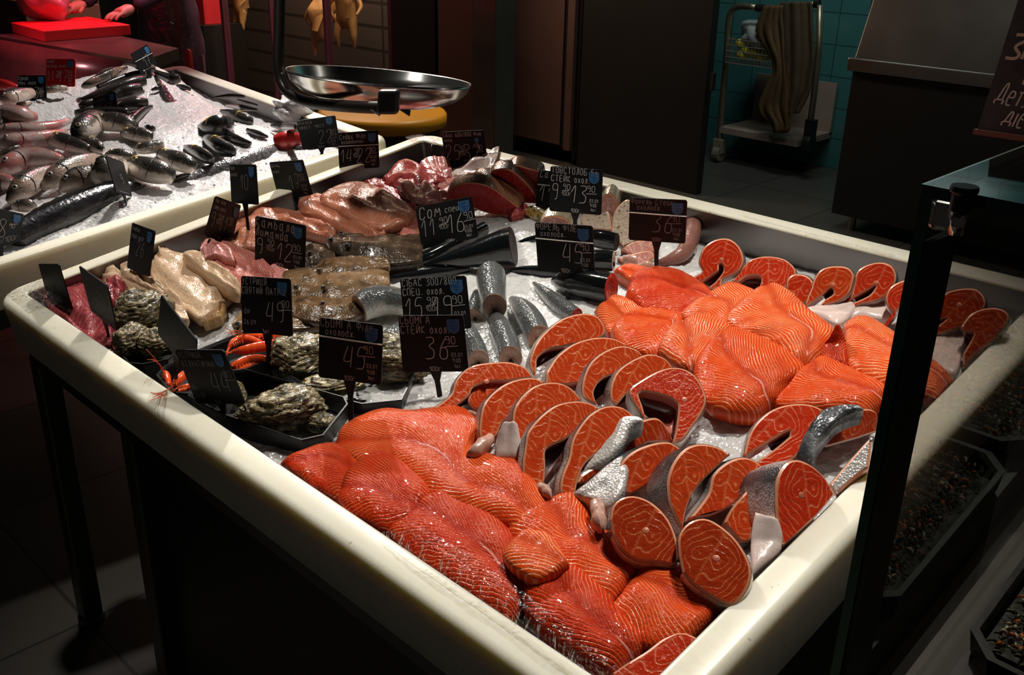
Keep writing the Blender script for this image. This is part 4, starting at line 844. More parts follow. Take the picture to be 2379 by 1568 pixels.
# red carp steaks
G6 = 'red carp steaks at the back'
nc = (1., -.15, -.45)
def cs(label, out, inn=None, **k):
    k.setdefault('n', nc); k.setdefault('h', -.05); k.setdefault('th', .05); k.setdefault('mat', 'carp_red'); k.setdefault('skin', 'carp_skin')
    return steak(label, out, inn, name='carp_steak', group=k.pop('group', G6), **k)
cs('red carp steak with brown scaled skin, nearest the СОМ tag', [(1040,462),(1042,442),(1065,428),(1100,425),(1138,434),(1176,459),(1206,482)], [(1196,500),(1150,500),(1098,484)], dorsal=.4)
cs('red carp steak second from the СОМ tag', [(1088,428),(1108,412),(1145,414),(1182,432),(1212,458),(1218,480)], [(1198,480),(1168,452),(1128,434)], dorsal=.4)
cs('red carp steak third from the СОМ tag, bright red face', [(1130,414),(1150,395),(1186,395),(1218,420),(1242,450),(1250,474)], [(1215,472),(1188,442),(1158,424)], dorsal=.4)
cs('red carp steak against the back wall, behind the ТОВСТОЛОБ tag', [(1175,394),(1195,383),(1227,391),(1256,402),(1262,440),(1250,464)], [(1222,434),(1200,412)], dorsal=.4)
fl('thin red scrap of carp on the ice below the carp steaks', [(1180,495),(1205,482),(1225,475)], [(1188,504),(1212,496),(1228,484)], -.045, .014, 'flesh_red', 'fish scraps', N=16, Mx=9)
fish('yellow scaled carp tail left of the ФОРЕЛЬ ФІЛЕ tag', [(1218,492,10),(1240,494,17),(1262,502,16),(1285,512,12)], -.06, 'carp_tail', name='carp_tail', cat='fish piece', N=16)
cs('grey skinned pinkish carp steak between the two tall tags', [(1255,520),(1268,505),(1295,503),(1320,512),(1325,530)], [(1300,528),(1275,528)], mat='carp_pink', skin='carp_skin_pale', h=-.06)
G7 = 'pale carp steaks behind the trout tag'
cp = dict(mat='carp_pink', skin='carp_skin_pale', group=G7, h=-.055)
cs('upright pale carp steak with a dark pink face, right of the ТОВСТОЛОБ tag', [(1395,515),(1392,478),(1402,458),(1416,450),(1430,462),(1435,485),(1424,515)], None, dorsal=.45, **cp)
cs('cream scaled carp steak with black flecks, under the ТОВСТОЛОБ tag', [(1352,530),(1350,505),(1372,475),(1395,462),(1412,490),(1422,535)], None, dorsal=.4, n=(1.,-.6,.4), mat='skin_cream', skin='carp_skin_pale', group=G7, h=-.06)
cs('cream scaled carp steak left of the ФОРЕЛЬ СТЕЙК tag', [(1420,540),(1424,500),(1440,474),(1462,464),(1480,500),(1478,556),(1446,572)], None, dorsal=.4, n=(1.,-.5,.4), mat='skin_cream', skin='carp_skin_pale', group=G7, h=-.055)
cs('pale carp steak lying flat below the ФОРЕЛЬ СТЕЙК tag', [(1442,580),(1470,562),(1512,557),(1522,572)], [(1512,585),(1470,592)], dorsal=.4, n=(1.,-.2,.8), **cp)
cs('pale carp steak with a round pink cut end, above the bright salmon fillet', [(1434,600),(1465,590),(1508,582),(1518,598),(1484,618)], [(1455,622)], dorsal=.4, n=(1.,-.2,.6), **cp)
stub2 = lambda label, pts, h, mat, **k: fish(label, pts, h, mat, cat='fish piece', N=22, K=14, **k)
stub2('small pink carp belly end beside the trout tag stem', [(1450,606,10),(1462,604,14),(1478,606,12)], -.05, 'pale_end', name='carp_piece')
stub2('second pink carp belly end, touching the trout tag stem', [(1488,622,10),(1502,618,13),(1516,620,9)], -.05, 'pale_end', name='carp_piece')
stub2('large curled brownish pink roe sac right of the ФОРЕЛЬ СТЕЙК tag', [(1606,502,12),(1610,520,20),(1607,552,22),(1588,588,20),(1560,604,15),(1530,612,9)], -.05, 'sac', name='roe_sac', flat=.9, wob=.25)
# dark catfish pieces
G8 = 'black catfish pieces'
def bf(label, pts, h, **k): k.setdefault('mat', 'eel'); return fish(label, pts, h, k.pop('mat'), name='catfish_piece', cat='fish piece', group=G8, N=26, **k)
bf('large black conical catfish tail piece below the СОМ tag', [(985,618,6),(1040,606,18),(1110,590,32),(1160,577,42),(1192,572,47)], -.04, cut2='cut_dark', flat=.85)
bf('black catfish piece behind the large conical one', [(955,612,16),(1010,592,20),(1070,562,22),(1125,532,18)], -.05, cut2='cut_dark')
bf('long thick black catfish piece with a red cut end, below the ФОРЕЛЬ ФІЛЕ tag', [(1286,655,10),(1320,655,30),(1370,662,38),(1420,672,40)], -.045, cut2='cut_red', flat=.8)
bf('thin black catfish tail between the two tall tags, pointing left', [(1185,628,5),(1230,628,12),(1290,632,17),(1350,634,20)], -.055, cut2='cut_dark')
bf('rounded black catfish end right of the ФОРЕЛЬ ФІЛЕ tag, upper one', [(1365,552,20),(1400,556,24),(1432,562,22)], -.05, cut2='cut_dark')
bf('rounded black catfish end right of the ФОРЕЛЬ ФІЛЕ tag, lower one', [(1360,604,22),(1395,604,25),(1425,606,24)], -.05, cut2='cut_pale')
bf('low black catfish strip left of the ФОРЕЛЬ ФІЛЕ tag', [(1198,568,5),(1225,560,9),(1255,555,11),(1290,555,11)], -.06, cut2='cut_dark')
bf('black catfish strip behind the СІБАС 15 and 19 tag', [(900,652,12),(960,642,13),(1030,632,12),(1090,625,8)], -.052, cut2='cut_dark')
# sea bass tails
G9 = 'grey sea bass pieces'
def bt(label, pts, h, **k): return fish(label, pts, h, k.pop('mat', 'bass_grey'), name='sea_bass_piece', cat='fish piece', group=G9, N=24, **k)
bt('silver sea bass piece with a hollow cut end, left of the СІБАС tag', [(835,716,38),(865,702,42),(905,698,38),(950,705,34)], -.045, mat='silver', cut='cut_pale', flat=.85, roll=.5)
bt('grey sea bass piece standing on end with a pale cut, right of the СІБАС tag', [(1141,645,44),(1143,668,42),(1146,695,38),(1149,712,36)], -.02, cut2='cut_pale', flat=.8)
bt('grey sea bass piece right of the upright one', [(1190,698,12),(1215,722,30),(1238,755,38),(1252,785,36)], -.048, cut2='cut_pale', flat=.8)
bt('dark grey sea bass piece before the upright one', [(1150,742,24),(1165,770,34),(1180,805,36),(1186,832,35)], -.045, cut2='cut_pale', flat=.8)
bt('light grey sea bass piece beside the СТЕЙК tag', [(1075,755,26),(1090,785,32),(1104,815,34),(1112,838,32)], -.05, cut2='cut_pale', flat=.8)
bt('slim grey sea bass piece below the thick catfish', [(1240,658,5),(1265,680,16),(1300,710,24),(1340,736,22)], -.05, cut2='cut_red', flat=.8)
bt('blunt sea bass piece between the two front tags', [(935,765,22),(915,780,26),(900,790,24)], -.05, mat='silver', cut2='cut_pale')
bt('hollow pale sea bass end between the СІБАС tag and the upright piece', [(1110,690,20),(1105,715,26),(1102,735,24)], -.05, mat='silver', cut2='cut_pale')
# ------------------------------------------------------------------ black trays, oysters and shrimps
def tray(label, poly, h, dep, name='black_tray'):
    Q = [PH(x, y, h) for x, y in poly]; cen = np.mean(Q, 0); k = len(Q); mb = MB()
    def rg(off, dn): 
        return [q+unit(q-cen)*off-CN*dn for q in Q]
    R = [rg(-.006, dep), rg(.004, .004), rg(.004, .0), rg(.001, .0), rg(-.002, .004), rg(-.009, dep-.003)]
    vs = [p for r in R for p in r]; fs = []
    for i in range(5):
        for j in range(k): fs.append((i*k+j, i*k+(j+1) % k, (i+1)*k+(j+1) % k, (i+1)*k+j))
    fs += [tuple(range(5*k, 6*k)), tuple(range(k-1, -1, -1))]
    o = mesh(name, vs, fs, M['tray_black'], origin=cen-CN*dep, smooth=False); orient(o); tag(o, label, 'tray', 'black plastic trays'); return o
M['tray_black'] = plain('black_tray_plastic', (.006, .006, .0065), .4, bumps=(260, .04), spec=.3)
tray('black tray of large oysters at the left, behind the rim', [(262,716),(300,697),(372,682),(402,715),(408,815),(388,832),(332,843),(300,840),(284,820)], -.022, .04)
tray('black tray of orange shrimps under the УСТРИЦЯ 49 tag', [(368,870),(385,850),(474,808),(566,770),(690,774),(662,802),(615,838),(545,864),(470,914),(402,908)], -.028, .03)
tray('black tray of oysters behind the СЬОМГА ФІЛЕ tag', [(640,850),(648,812),(690,786),(900,776),(952,812),(956,872),(930,926),(840,935),(746,910)], -.022, .035)
tray('black tray with one big oyster, nearest the front rim', [(440,918),(530,862),(570,858),(795,922),(803,938),(748,1008),(698,1019),(529,962)], -.018, .045)
def oyster_mat():
    t = NT('oyster_shell'); ob = t.obj(); mp = t.n('Mapping'); t.l(ob, mp.inputs[0]); mp.inputs['Scale'].default_value = (1, 1, 3.2)
    n = t.noise(mp.outputs[0], 55, 4, .65, .8)
    c = t.ramp(n, [(.40, (.010, .007, .005)), (.48, (.10, .062, .028)), (.55, (.36, .27, .13)), (.63, (.66, .57, .40))])
    c = t.mix(t.math('MULTIPLY', t.noise(ob, 14, 2), .5), c, (.20, .17, .07))
    return t.bsdf(c, .3, 0, t.bump(n, 1., .008), coat=.35, coat_r=.15)
M['oyster'] = oyster_mat()
GO = 'oysters in the black trays'
def oyster(label, x, y, rx, ry, h, seed, tall=.6, ang=0.):
    c = PH(x, y, h); s = depth(c)/FPX; a = rx*s; b = ry*s*1.25
    e1 = unit(RT*math.cos(ang)+np.cross(CN, RT)*math.sin(ang)); e1 = unit(e1-CN*e1.dot(CN)); e2 = np.cross(CN, e1)
    n, q = 72, 44; vs = []; fs = []
    for i in range(q+1):
        th = math.pi*i/q
        for j in range(n):
            ph = 2*math.pi*j/n; sx, sy, sz = math.sin(th)*math.cos(ph), math.sin(th)*math.sin(ph), math.cos(th)
            k = 1+.34*vnoise(sx*1.8+seed, sy*1.8+sz, 0)+.12*vnoise(sx*5+seed, sy*5+sz*4, 1)
            lay = sz*5.5+1.1*vnoise(sx*2.5+seed, sy*2.5, 2); st = lay-math.floor(lay)
            k *= 1+.20*(1-st)*(.35+.65*math.sin(th))+.07*vnoise(ph*6+seed, lay*.9, 3)+.05*vnoise(sx*13+seed, sy*13+sz*9, 1)
            vs.append(c+e1*sx*a*k+e2*sy*b*k+CN*(sz*b*tall*k+b*tall*.4))
    for i in range(q):
        for j in range(n): fs.append((i*n+j, (i+1)*n+j, (i+1)*n+(j+1) % n, i*n+(j+1) % n))
    o = mesh('oyster', vs, fs, M['oyster'], origin=c-CN*b*tall*.4); orient(o); tag(o, label, 'oyster', GO); return o
oyster('big rough oyster at the top of the left tray', 332, 738, 58, 46, -.03, 1.3, .75, .3)
oyster('dark oyster at the lower left of the left tray', 308, 800, 34, 36, -.032, 4.1, .7)
oyster('smooth greenish brown oyster at the lower right of the left tray', 366, 806, 34, 38, -.034, 7.7, .6, 1.)
oyster('broad pale oyster with a yellow side in the tray behind the СЬОМГА ФІЛЕ tag', 702, 838, 62, 46, -.03, 2.2, .75)
oyster('flat oyster at the front of the tray behind the СЬОМГА ФІЛЕ tag', 775, 898, 62, 30, -.034, 9.4, .55)
oyster('oyster just right of the СЬОМГА ФІЛЕ tag', 893, 835, 34, 50, -.03, 12.6, .7, 1.2)
oyster('oyster in the right corner of its tray, under the СТЕЙК tag', 928, 862, 26, 50, -.03, 15.9, .6, 1.4)
oyster('small oyster edge at the front left of the tray behind the СЬОМГА ФІЛЕ tag', 735, 908, 20, 12, -.04, 18.3, .6)
oyster('biggest layered oyster alone in the middle of the front tray', 662, 965, 78, 48, -.034, 21.5, .8, .1)
oyster('small oyster left of the biggest layered oyster', 576, 968, 24, 15, -.04, 24.2, .8)
oyster('small oyster right of the biggest layered oyster', 744, 990, 28, 24, -.042, 27.1, .7, .6)
oyster('oyster half hidden by the УСТРИЦЯ 44 tag', 557, 928, 16, 28, -.03, 30.8, .8, .3)
def shrimp_mat():
    t = NT('cooked_shrimp_shell'); x, y, _ = t.sep(t.uv())
    s = t.math('ABSOLUTE', t.math('SUBTRACT', t.math('FRACT', t.math('MULTIPLY', x, 85)), .5))
    c = t.mix(t.math('MULTIPLY', s, .8), (.80, .09, .014), (.86, .20, .05)); c = t.mix(t.noise(t.obj(), 70, 3), c, (.78, .06, .012))
    return t.bsdf(c, .22, 0, t.bump(t.math('ADD', s, t.noise(t.obj(), 180, 2)), .25, .002), coat=.5, coat_r=.08)
M['shrimp'] = shrimp_mat(); M['feeler'] = plain('shrimp_feeler', (.70, .10, .02), .3); M['fin_orange'] = plain('shrimp_tail', (.80, .13, .02), .3)
def shrimp(label, pts, h, up=1):
    o = fish(label, pts, h, 'shrimp', name='shrimp', cat='shrimp', group='orange shrimps in the black tray', N=26, K=12, flat=.85, eye=.17, eyer=.2, tail=1.2, finm='fin_orange', wob=.1)
    p0 = np.array(pts[0][:2], float); p1 = np.array(pts[1][:2], float); p2 = np.array(pts[-2][:2], float); d = unit(p0-p1); mb = MB(); r2 = random.Random(int(pts[0][0]))
    for q in range(4):
        a = [p0-d*4+np.array([r2.uniform(-2, 2), r2.uniform(-2, 2)]), p0+d*22+np.array([r2.uniform(-6, 6), r2.uniform(-9, 4)]), p0+d*r2.uniform(30, 60)+np.array([r2.uniform(-10, 10), r2.uniform(-14, 10)])]
        mb.tube([PH(*v, h+.012+.006*i) for i, v in enumerate(spline(a, 9)/1.)], .0006, 5)
    mb.build('feelers', M['feeler'], o, smooth=True); mb = MB()
    for q in range(5):
        s = .28+q*.07; i = s*(len(pts)-1); a = np.array(pts[int(i)][:2])*(1-i % 1)+np.array(pts[min(len(pts)-1, int(i)+1)][:2])*(i % 1); n = np.array([d[1], -d[0]])*up
        mb.tube([PH(*a, h+.008), PH(*(a+n*6+d*4), h+.006), PH(*(a+n*9+d*9), h+.001)], [.0011, .0008, .0005], 5)
    mb.build('legs', M['feeler'], o, smooth=True); return o
shrimp('straight orange shrimp with a black eye, in the middle of the tray', [(535,818,3),(560,815,11),(590,809,13),(620,804,13),(645,800,12),(657,812,8)], -.028)
shrimp('curled orange shrimp at the back left of the tray', [(530,812,3),(540,798,9),(556,789,10),(580,789,10),(606,797,8)], -.032)
shrimp('red shrimp along the back wall of the tray', [(570,778,3),(600,782,8),(640,783,9),(672,785,8),(684,780,5)], -.036)
shrimp('orange shrimp at the front of the tray, beside the tag stem', [(528,858,3),(548,848,10),(572,838,12),(600,833,11),(618,834,8)], -.03)
shrimp('orange shrimp lowest at the front wall of the tray', [(532,868,3),(556,860,9),(585,850,10),(612,840,8)], -.038)
shrimp('red shrimp at the left end of the tray, beside the oysters', [(378,862,3),(386,870,9),(390,882,9),(392,894,6)], -.036)
shrimp('orange shrimp left of the УСТРИЦЯ 44 tag', [(398,898,3),(412,886,10),(428,872,12),(444,866,10)], -.032)
shrimp('orange shrimp low behind the УСТРИЦЯ 44 tag', [(402,908,3),(420,903,8),(440,899,9),(458,892,7)], -.038)
# ------------------------------------------------------------------ price tags with chalk lettering
GLY = {'0':'1A 4A 58 52 40 10 02 08 1A','1':'06 3A 30','2':'08 1A 4A 57 00 50','3':'0A 4A 58 26 54 51 30 00','4':'2A 03 53|5A 50','5':'5A 1A 06 46 53 40 00','6':'4A 16 02 10 40 52 45 05','7':'0A 5A 20|14 44','8':'35 08 1A 4A 58 02 10 40 52 35','9':'56 46 16 08 1A 4A 58 51 30','+':'05 55|28 22','/':'00 5A','.':'00 11',':':'02 03|06 07','-':'05 55',',':'10 01',
'А':'00 3A 60|14 54','Б':'5A 0A 00 40 52 45 05','В':'00 0A 4A 58 45 05|45 52 40 00','Г':'00 0A 5A','Д':'00 02 62 60|12 3A 5A 52','Е':'50 00 0A 5A|05 45','Ж':'00 35 6A|0A 35 60|30 3A','З':'0A 4A 58 25 52 40 00','И':'0A 00 5A 50','Й':'0A 00 5A 50|1C 2B 4C','І':'10 1A','К':'00 0A|5A 05 50','Л':'00 10 3A 5A 50','М':'00 0A 34 6A 60','Н':'00 0A|50 5A|05 55','О':'1A 4A 58 52 40 10 02 08 1A','П':'00 0A 5A 50','Р':'00 0A 4A 58 45 05','С':'58 4A 1A 08 02 10 40 52','Т':'0A 6A|3A 30','У':'0A 35|6A 20 00','Ф':'30 3A|38 08 04 64 68 38','Х':'00 5A|0A 50','Ц':'0A 01 51 5A|51 61 60','Ч':'0A 06 16 55|5A 50','Ш':'0A 00 60 6A|30 3A','Ь':'0A 00 40 52 45 05','Я':'50 5A 1A 08 15 55|25 00','Є':'58 4A 1A 08 02 10 40 52|05 35','Ю':'00 0A|05 15|3A 5A 68 62 50 30 12 18 3A'}
GLY.update({'а':'47 17 05 02 10 30 42|48 41 50 60','б':'5B 1A 04 02 10 30 42 44 26 05','в':'00 07 37 45 04|04 43 41 30 00','г':'00 07 47','д':'47 17 05 02 10 30 42|4B 40','е':'04 44 46 37 17 05 02 10 40','и':'07 02 10 30 42|47 40','й':'07 02 10 30 42|47 40|1A 29 3A','і':'07 00|0A 0B','к':'07 00|47 04 40','л':'00 10 27 47 40','м':'00 17 33 57 60','н':'07 00|47 40|04 44','о':'17 37 45 42 30 10 02 05 17','п':'00 07 47 40','р':'07 00|05 17 37 45 43 32 03','с':'46 37 17 05 02 10 40','т':'07 57|27 20','у':'07 23|47 10','ф':'17 05 03 12 52 63 65 57 17|3A 30','х':'00 47|07 40','ц':'07 01 41 47|41 51 50','ч':'07 04 34|47 40','ш':'07 00 60 67|30 37','ь':'07 00 30 42 44 04','ð':'00 02 62 60|12 37 57 52','є':'46 37 17 05 02 10 40|05 34','ж':'00 34 67|07 34 60|30 37','з':'06 27 46 24 41 20 01','я':'40 47 17 05 14 44|14 00'})
def strokes(text, x, y, h, asp=.62, slant=.0, sp=.30):
    """pen strokes of a line of writing that starts at x, y (board units)"""
    out = []; s = h/10; cx = x
    for ch in text:
        if ch == ' ': cx += h*.5; continue
        low = ch not in GLY; g = GLY.get(ch) or GLY.get(ch.upper())
        if not g: cx += h*.4; continue
        k = s*(.72 if low else 1.); mxx = 0
        for st in g.split('|'):
            pp = []
            for c in st.split():
                gx = int(c[0], 16); gy = int(c[1], 16); mxx = max(mxx, gx); pp.append((cx+(gx*k*asp*1.55)+gy*k*slant, y+gy*k))
            out.append(pp)
        cx += mxx*k*asp*1.55+h*sp
    return out
def ribbons(mb, st, w, f, m=0, smooth=True):
    for pp in st:
        P = np.array(pp, float)
        if smooth and len(P) > 2: P = spline(P, 6*len(P))
        n = len(P); t = np.gradient(P, axis=0); t /= (np.linalg.norm(t, axis=1)[:, None]+1e-9); nr = np.c_[-t[:, 1], t[:, 0]]*w/2
        v = []
        for i in range(n): v += [f(*(P[i]+nr[i]), .0), f(*(P[i]-nr[i]), .0)]
        mb.add(v, [(2*i, 2*i+1, 2*i+3, 2*i+2) for i in range(n-1)], m)
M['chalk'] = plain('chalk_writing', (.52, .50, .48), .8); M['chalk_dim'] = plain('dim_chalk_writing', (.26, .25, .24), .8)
M['board'] = plain('black_tag_board', (.008, .008, .009), .5, bumps=(160, .03), spec=.25); M['board_red'] = plain('red_tag_board', (.55, .008, .012), .35)
M['shield'] = plain('blue_shield', (.06, .22, .50), .5); M['shield_line'] = plain('dark_shield_line', (.012, .05, .13), .5)
M['holder'] = plain('clear_tag_sleeve', (.55, .53, .48), .15, coat=.6)
NPRI = unit(V3(.55, -.8, .25))
def price_tag(label, corners, base, h, lines, group='chalk price tags in the front counter', board='board', shield=(.74, .93, .19), chalk='chalk', sleeve=None, shieldtop=True):
    TL, TR, BR, BL = corners; h = hl(*base) if 'left' in group else h; B0 = PH(base[0], base[1], h); best = None
    for az in np.arange(-175, 180, 4.):
        for ti in np.arange(-35, 60, 3.):
            a, e = math.radians(az), math.radians(ti); n = V3(math.cos(a)*math.cos(e), math.sin(a)*math.cos(e), math.sin(e))
            tc = unit(CAM-B0)
            if n.dot(tc) < .1: continue
            try: c = [hit(x, y, B0, n) for x, y in corners]
            except Exception: continue
            if min((q-CAM).dot(FWD) for q in c) < .2: continue
            w1, w2, h1, h2 = np.linalg.norm(c[1]-c[0]), np.linalg.norm(c[2]-c[3]), np.linalg.norm(c[0]-c[3]), np.linalg.norm(c[1]-c[2])
            d1, d2 = np.linalg.norm(c[0]-c[2]), np.linalg.norm(c[1]-c[3])
            wm, hm = (w1+w2)/2, (h1+h2)/2
            if wm > .3 or hm > .3: continue
            cost = ((w1-w2)/wm)**2*2+((h1-h2)/hm)**2*2+((d1-d2)/(d1+d2))**2*8+(math.log(wm/.102))**2*1.5+(math.log(hm/.087))**2*1.5+.08*(e-.15)**2
            if best is None or cost < best[0]: best = (cost, n, c)
    _, n, c = best; tl, tr, br, bl = c
    org = B0-CN*.03
    t = thing('price_tag', label, 'price tag', org, group); ORG[t.name] = org
    Wb = (np.linalg.norm(tr-tl)+np.linalg.norm(br-bl))/2; Hb = (np.linalg.norm(tl-bl)+np.linalg.norm(tr-br))/2; ar = Hb/Wb
    def f(u, v, d=0.):   # u across 0..1, v up 0..ar
        q = v/ar; return (bl*(1-u)+br*u)*(1-q)+(tl*(1-u)+tr*u)*q+n*(d+.0012)
    mb = MB(); r = .03; o = [(r, 0), (1-r, 0), (1, r), (1, ar-r), (1-r, ar), (r, ar), (0, ar-r), (0, r)]
    fr = [f(u, v, -.0009) for u, v in o]; bk = [q-n*.0024 for q in fr]; k = len(o)
    mb.add(fr+bk, [tuple(range(k)), tuple(range(2*k-1, k-1, -1))]+[(i, k+i, k+(i+1) % k, (i+1) % k) for i in range(k)]); mb.build('board', M[board], t)
    # stem
    U = unit(br-bl); bm = (bl+br)/2; dn = B0-CN*.03-bm; dn = dn-n*dn.dot(n)*0
    mb = MB(); v = []
    for s, w in ((-.10, .011), (.0, .0095), (.22, .0042), (1., .0038)):
        p = bm+dn*s-n*.0028
        for sx in (-1, 1):
            for sz in (0, 1): v.append(p+U*sx*w+n*(.0026*sz))
    fs = []
    for i in range(3):
        a, b = i*4, i*4+4; fs += [(a, a+2, b+2, b), (a+1, b+1, b+3, a+3), (a, b, b+1, a+1), (a+2, a+3, b+3, b+2)]
    fs += [(0, 1, 3, 2), (12, 14, 15, 13)]
    mb.add(v, fs); mb.build('stem', M[board], t)
    # emblem
    if shield:
        sx, sy, sw = shield; sh = sw*1.22; sy = sy*ar; P = [(0, 0), (1, 0), (1, -.62), (.86, -.84), (.5, -1), (.14, -.84), (0, -.62)]
        mb = MB(); mb.add([f(sx+px*sw, sy+py*sh*.95, .0003) for px, py in P], [tuple(range(7))[::-1]], 0)
        L = lambda *pp: [(sx+px*sw, sy+py*sh*.95) for px, py in pp]
        ribbons(mb, [L((.1, -.08), (.9, -.08), (.9, -.6), (.78, -.78), (.5, -.9), (.22, -.78), (.1, -.6), (.1, -.08)), L((.1, -.42), (.9, -.42)), L((.2, -.18), (.8, -.18)), L((.2, -.3), (.7, -.27)),
                     L((.3, -.5), (.5, -.5), (.5, -.64), (.3, -.64), (.3, -.5)), L((.58, -.5), (.78, -.5), (.78, -.66), (.58, -.66), (.58, -.5)), L((.42, -.7), (.62, -.7), (.55, -.82), (.42, -.7))], sw*.05, lambda a, b, d: f(a, b, .0007), 1, False)
        mb.build('shield_emblem', [M['shield'], M['shield_line']], t)
    mb = MB()
    for ln in lines:
        tx, x, y, hh = ln[:4]; wd = .8*ln[4] if len(ln) > 4 else max(.010, min(.018, hh*.12)); asp = ln[5] if len(ln) > 5 else .62; sl = ln[6] if len(ln) > 6 else 0
        if tx == '_': ribbons(mb, [[(x, y*ar), (x+hh, y*ar+.01)]], .012, lambda a, b, d: f(a, b, .0005)); continue
        ribbons(mb, strokes(tx, x, y*ar, hh, asp, sl), wd, lambda a, b, d: f(a, b, .0005))
    if lines:
        if len(lines) == 1: ribbons(mb, [[(.2, .05), (.8, .05)]], .01, lambda a, b, d: f(a, b, .0005))
        mb.build('lettering', M[chalk], t)
    if sleeve:
        y0 = sleeve*ar; mb = MB(); mb.tube([f(.0, y0, .0004), f(.5, y0-.01, .0012), f(1., y0-.02, .0004)], .0012, 6); mb.build('sleeve_edge', M['holder'], t)
    return t
def price(a=None, ac='90', b=None, bc='90', bx=.52, by=.26, bh=.32, date=True, unitt='100г.'):
    L = []
    if a: L += [(a, .04, by+.02, bh*.9, .014, .42, .08), (ac, .04+.12*len(a)+.10, by+.25, .10, .011), ('_', .04+.12*len(a)+.08, by+.22, .13), ('100г', .04+.12*len(a)+.07, by+.12, .07, .009)]
    if b: L += [(b, bx-.06, by-.02, bh, .017, .46, .08), (bc, bx+.26, by+.24, .11, .012), ('_', bx+.24, by+.19, .2)]
    if date: L += [('03.01', .77, .27, .058, .0085, .5), ('9:00', .78, .17, .056, .0085, .5), ('4кг.', .80, .07, .056, .0085, .5)]
    if unitt: L += [(unitt, .42, .02, .065, .010)]
    return L
def head(*ls, y=.86, h=.10, dy=.16, asp=.6, x=.03):
    return [(s, x+.05*0, y-i*dy, h, .012, asp) for i, s in enumerate(ls)]
price_tag('black tag УСТРИЦЯ 49 over the shrimp tray', ((560,641),(675,648),(680,782),(563,770)), (621,877), -.05, head('УСТРИЦЯ','СВЯТИЙ ПАТРІК', h=.11, asp=.45)+price(b='49', bc='00', date=False, unitt='1шт', bx=.56)+[('др', .06, .34, .10, .010), ('26.01', .05, .15, .075, .009)])
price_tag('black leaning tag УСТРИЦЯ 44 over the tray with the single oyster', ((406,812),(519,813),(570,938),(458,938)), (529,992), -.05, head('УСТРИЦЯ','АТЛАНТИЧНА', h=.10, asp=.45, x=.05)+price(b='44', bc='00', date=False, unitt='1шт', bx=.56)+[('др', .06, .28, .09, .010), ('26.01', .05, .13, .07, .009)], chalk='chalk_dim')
price_tag('black tag СЬОМГА ФІЛЕ 45 on a stem before the tray corner, nearest the viewer', ((742,737),(889,755),(886,895),(740,876)), (809,1005), -.045, head('СЬОМГА Філе', y=.87, h=.12, asp=.5)+[('охолодж.', .11, .74, .10, .012, .55)]+price(b='45', bx=.46, unitt='100г'), sleeve=.70)
price_tag('black tag СЬОМГА СТЕЙК 36 left of the upper steak row', ((925,733),(1076,732),(1089,863),(936,864)), (1023,927), -.045, head('СЬОМГА','СТЕЙК охол.', h=.11, asp=.52, dy=.17)+price(b='36', bx=.44))
price_tag('black tag СІБАС 15 and 19 directly behind the СЬОМГА СТЕЙК tag', ((929,648),(1083,640),(1096,763),(940,772)), (1040,835), -.045, head('СІБАС 300/800','СПЕЦ. охол.', h=.10, asp=.48, dy=.17)+price('15', b='19', bx=.5))
price_tag('black tag ФОРЕЛЬ ФІЛЕ 45 standing among the black fish pieces', ((1242,516),(1377,525),(1382,640),(1250,629)), (1318,690), -.045, head('ФОРЕЛЬ ФІЛЕ', y=.87, h=.10, asp=.5)+[('охолодж.', .1, .74, .09, .011, .55)]+price(b='45', bx=.52), sleeve=.68)
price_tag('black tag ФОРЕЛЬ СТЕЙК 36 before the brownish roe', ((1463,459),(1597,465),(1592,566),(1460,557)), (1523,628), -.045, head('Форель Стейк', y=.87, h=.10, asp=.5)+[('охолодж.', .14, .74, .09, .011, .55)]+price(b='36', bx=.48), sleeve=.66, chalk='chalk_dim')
price_tag('black tag ТОВСТОЛОБ 9 and 13, highest beside the back rim', ((1279,385),(1401,395),(1397,500),(1276,490)), (1333,545), -.05, head('ТОВСТОЛОБ 5+','СТЕЙК охол.', h=.11, asp=.5, dy=.18)+price('9', b='13', bx=.46))
price_tag('black tag with 11 half hidden behind the ТОВСТОЛОБ tag', ((1252,395),(1386,404),(1378,504),(1243,492)), (1308,492), -.065, [('Сазан', .03, .84, .12, .012, .5, .15), ('ох', .3, .72, .08, .010)]+price('11', b=None, date=False), sleeve=.66, shield=None)
price_tag('black tag СОМ 11 and 16 above the black conical fish piece', ((964,482),(1096,455),(1112,551),(981,579)), (1049,588), -.045, [('Сом', .05, .70, .19, .016, .55, .12), ('спец.', .5, .74, .10, .012, .55, .1)]+price('11', b='16', bx=.55))
price_tag('black tag КАМБАЛА ЛИМАНДА 9 and 12 over the flounders', ((593,501),(711,524),(708,635),(592,607)), (651,650), -.045, [('Камбала', .03, .80, .17, .015, .45, .05), ('Лиманда', .02, .60, .15, .015, .45, .05)]+price('9', b='12', bx=.5, by=.2))
price_tag('black tag СІБАС ФІЛЕ 25 and 32 at the far back corner', ((1025,307),(1123,302),(1135,389),(1038,392)), (1088,406), -.05, head('Сібас 600/800 Філе', h=.09, y=.86, asp=.42)+[('охол.', .05, .74, .07, .010)]+price('25', b='32', bx=.52, by=.24, bh=.36), shield=(.76, .80, .1))
price_tag('black tag СУДАК ФІЛЕ 14 and 22 at the back left wall', ((784,309),(878,302),(882,389),(789,395)), (836,428), -.05, [('Судак Філе', .04, .82, .11, .012, .5), ('охолоджений', .08, .70, .08, .010, .5)]+price('14', b='22', bx=.5, by=.2), sleeve=.64)
price_tag('black tag 17 by the left inner wall, behind the tan fillets', ((625,377),(703,371),(727,455),(648,461)), (695,489), -.05, head('Окунь','охол.', h=.08)+price(b='17', bx=.5, unitt=None), chalk='chalk_dim')
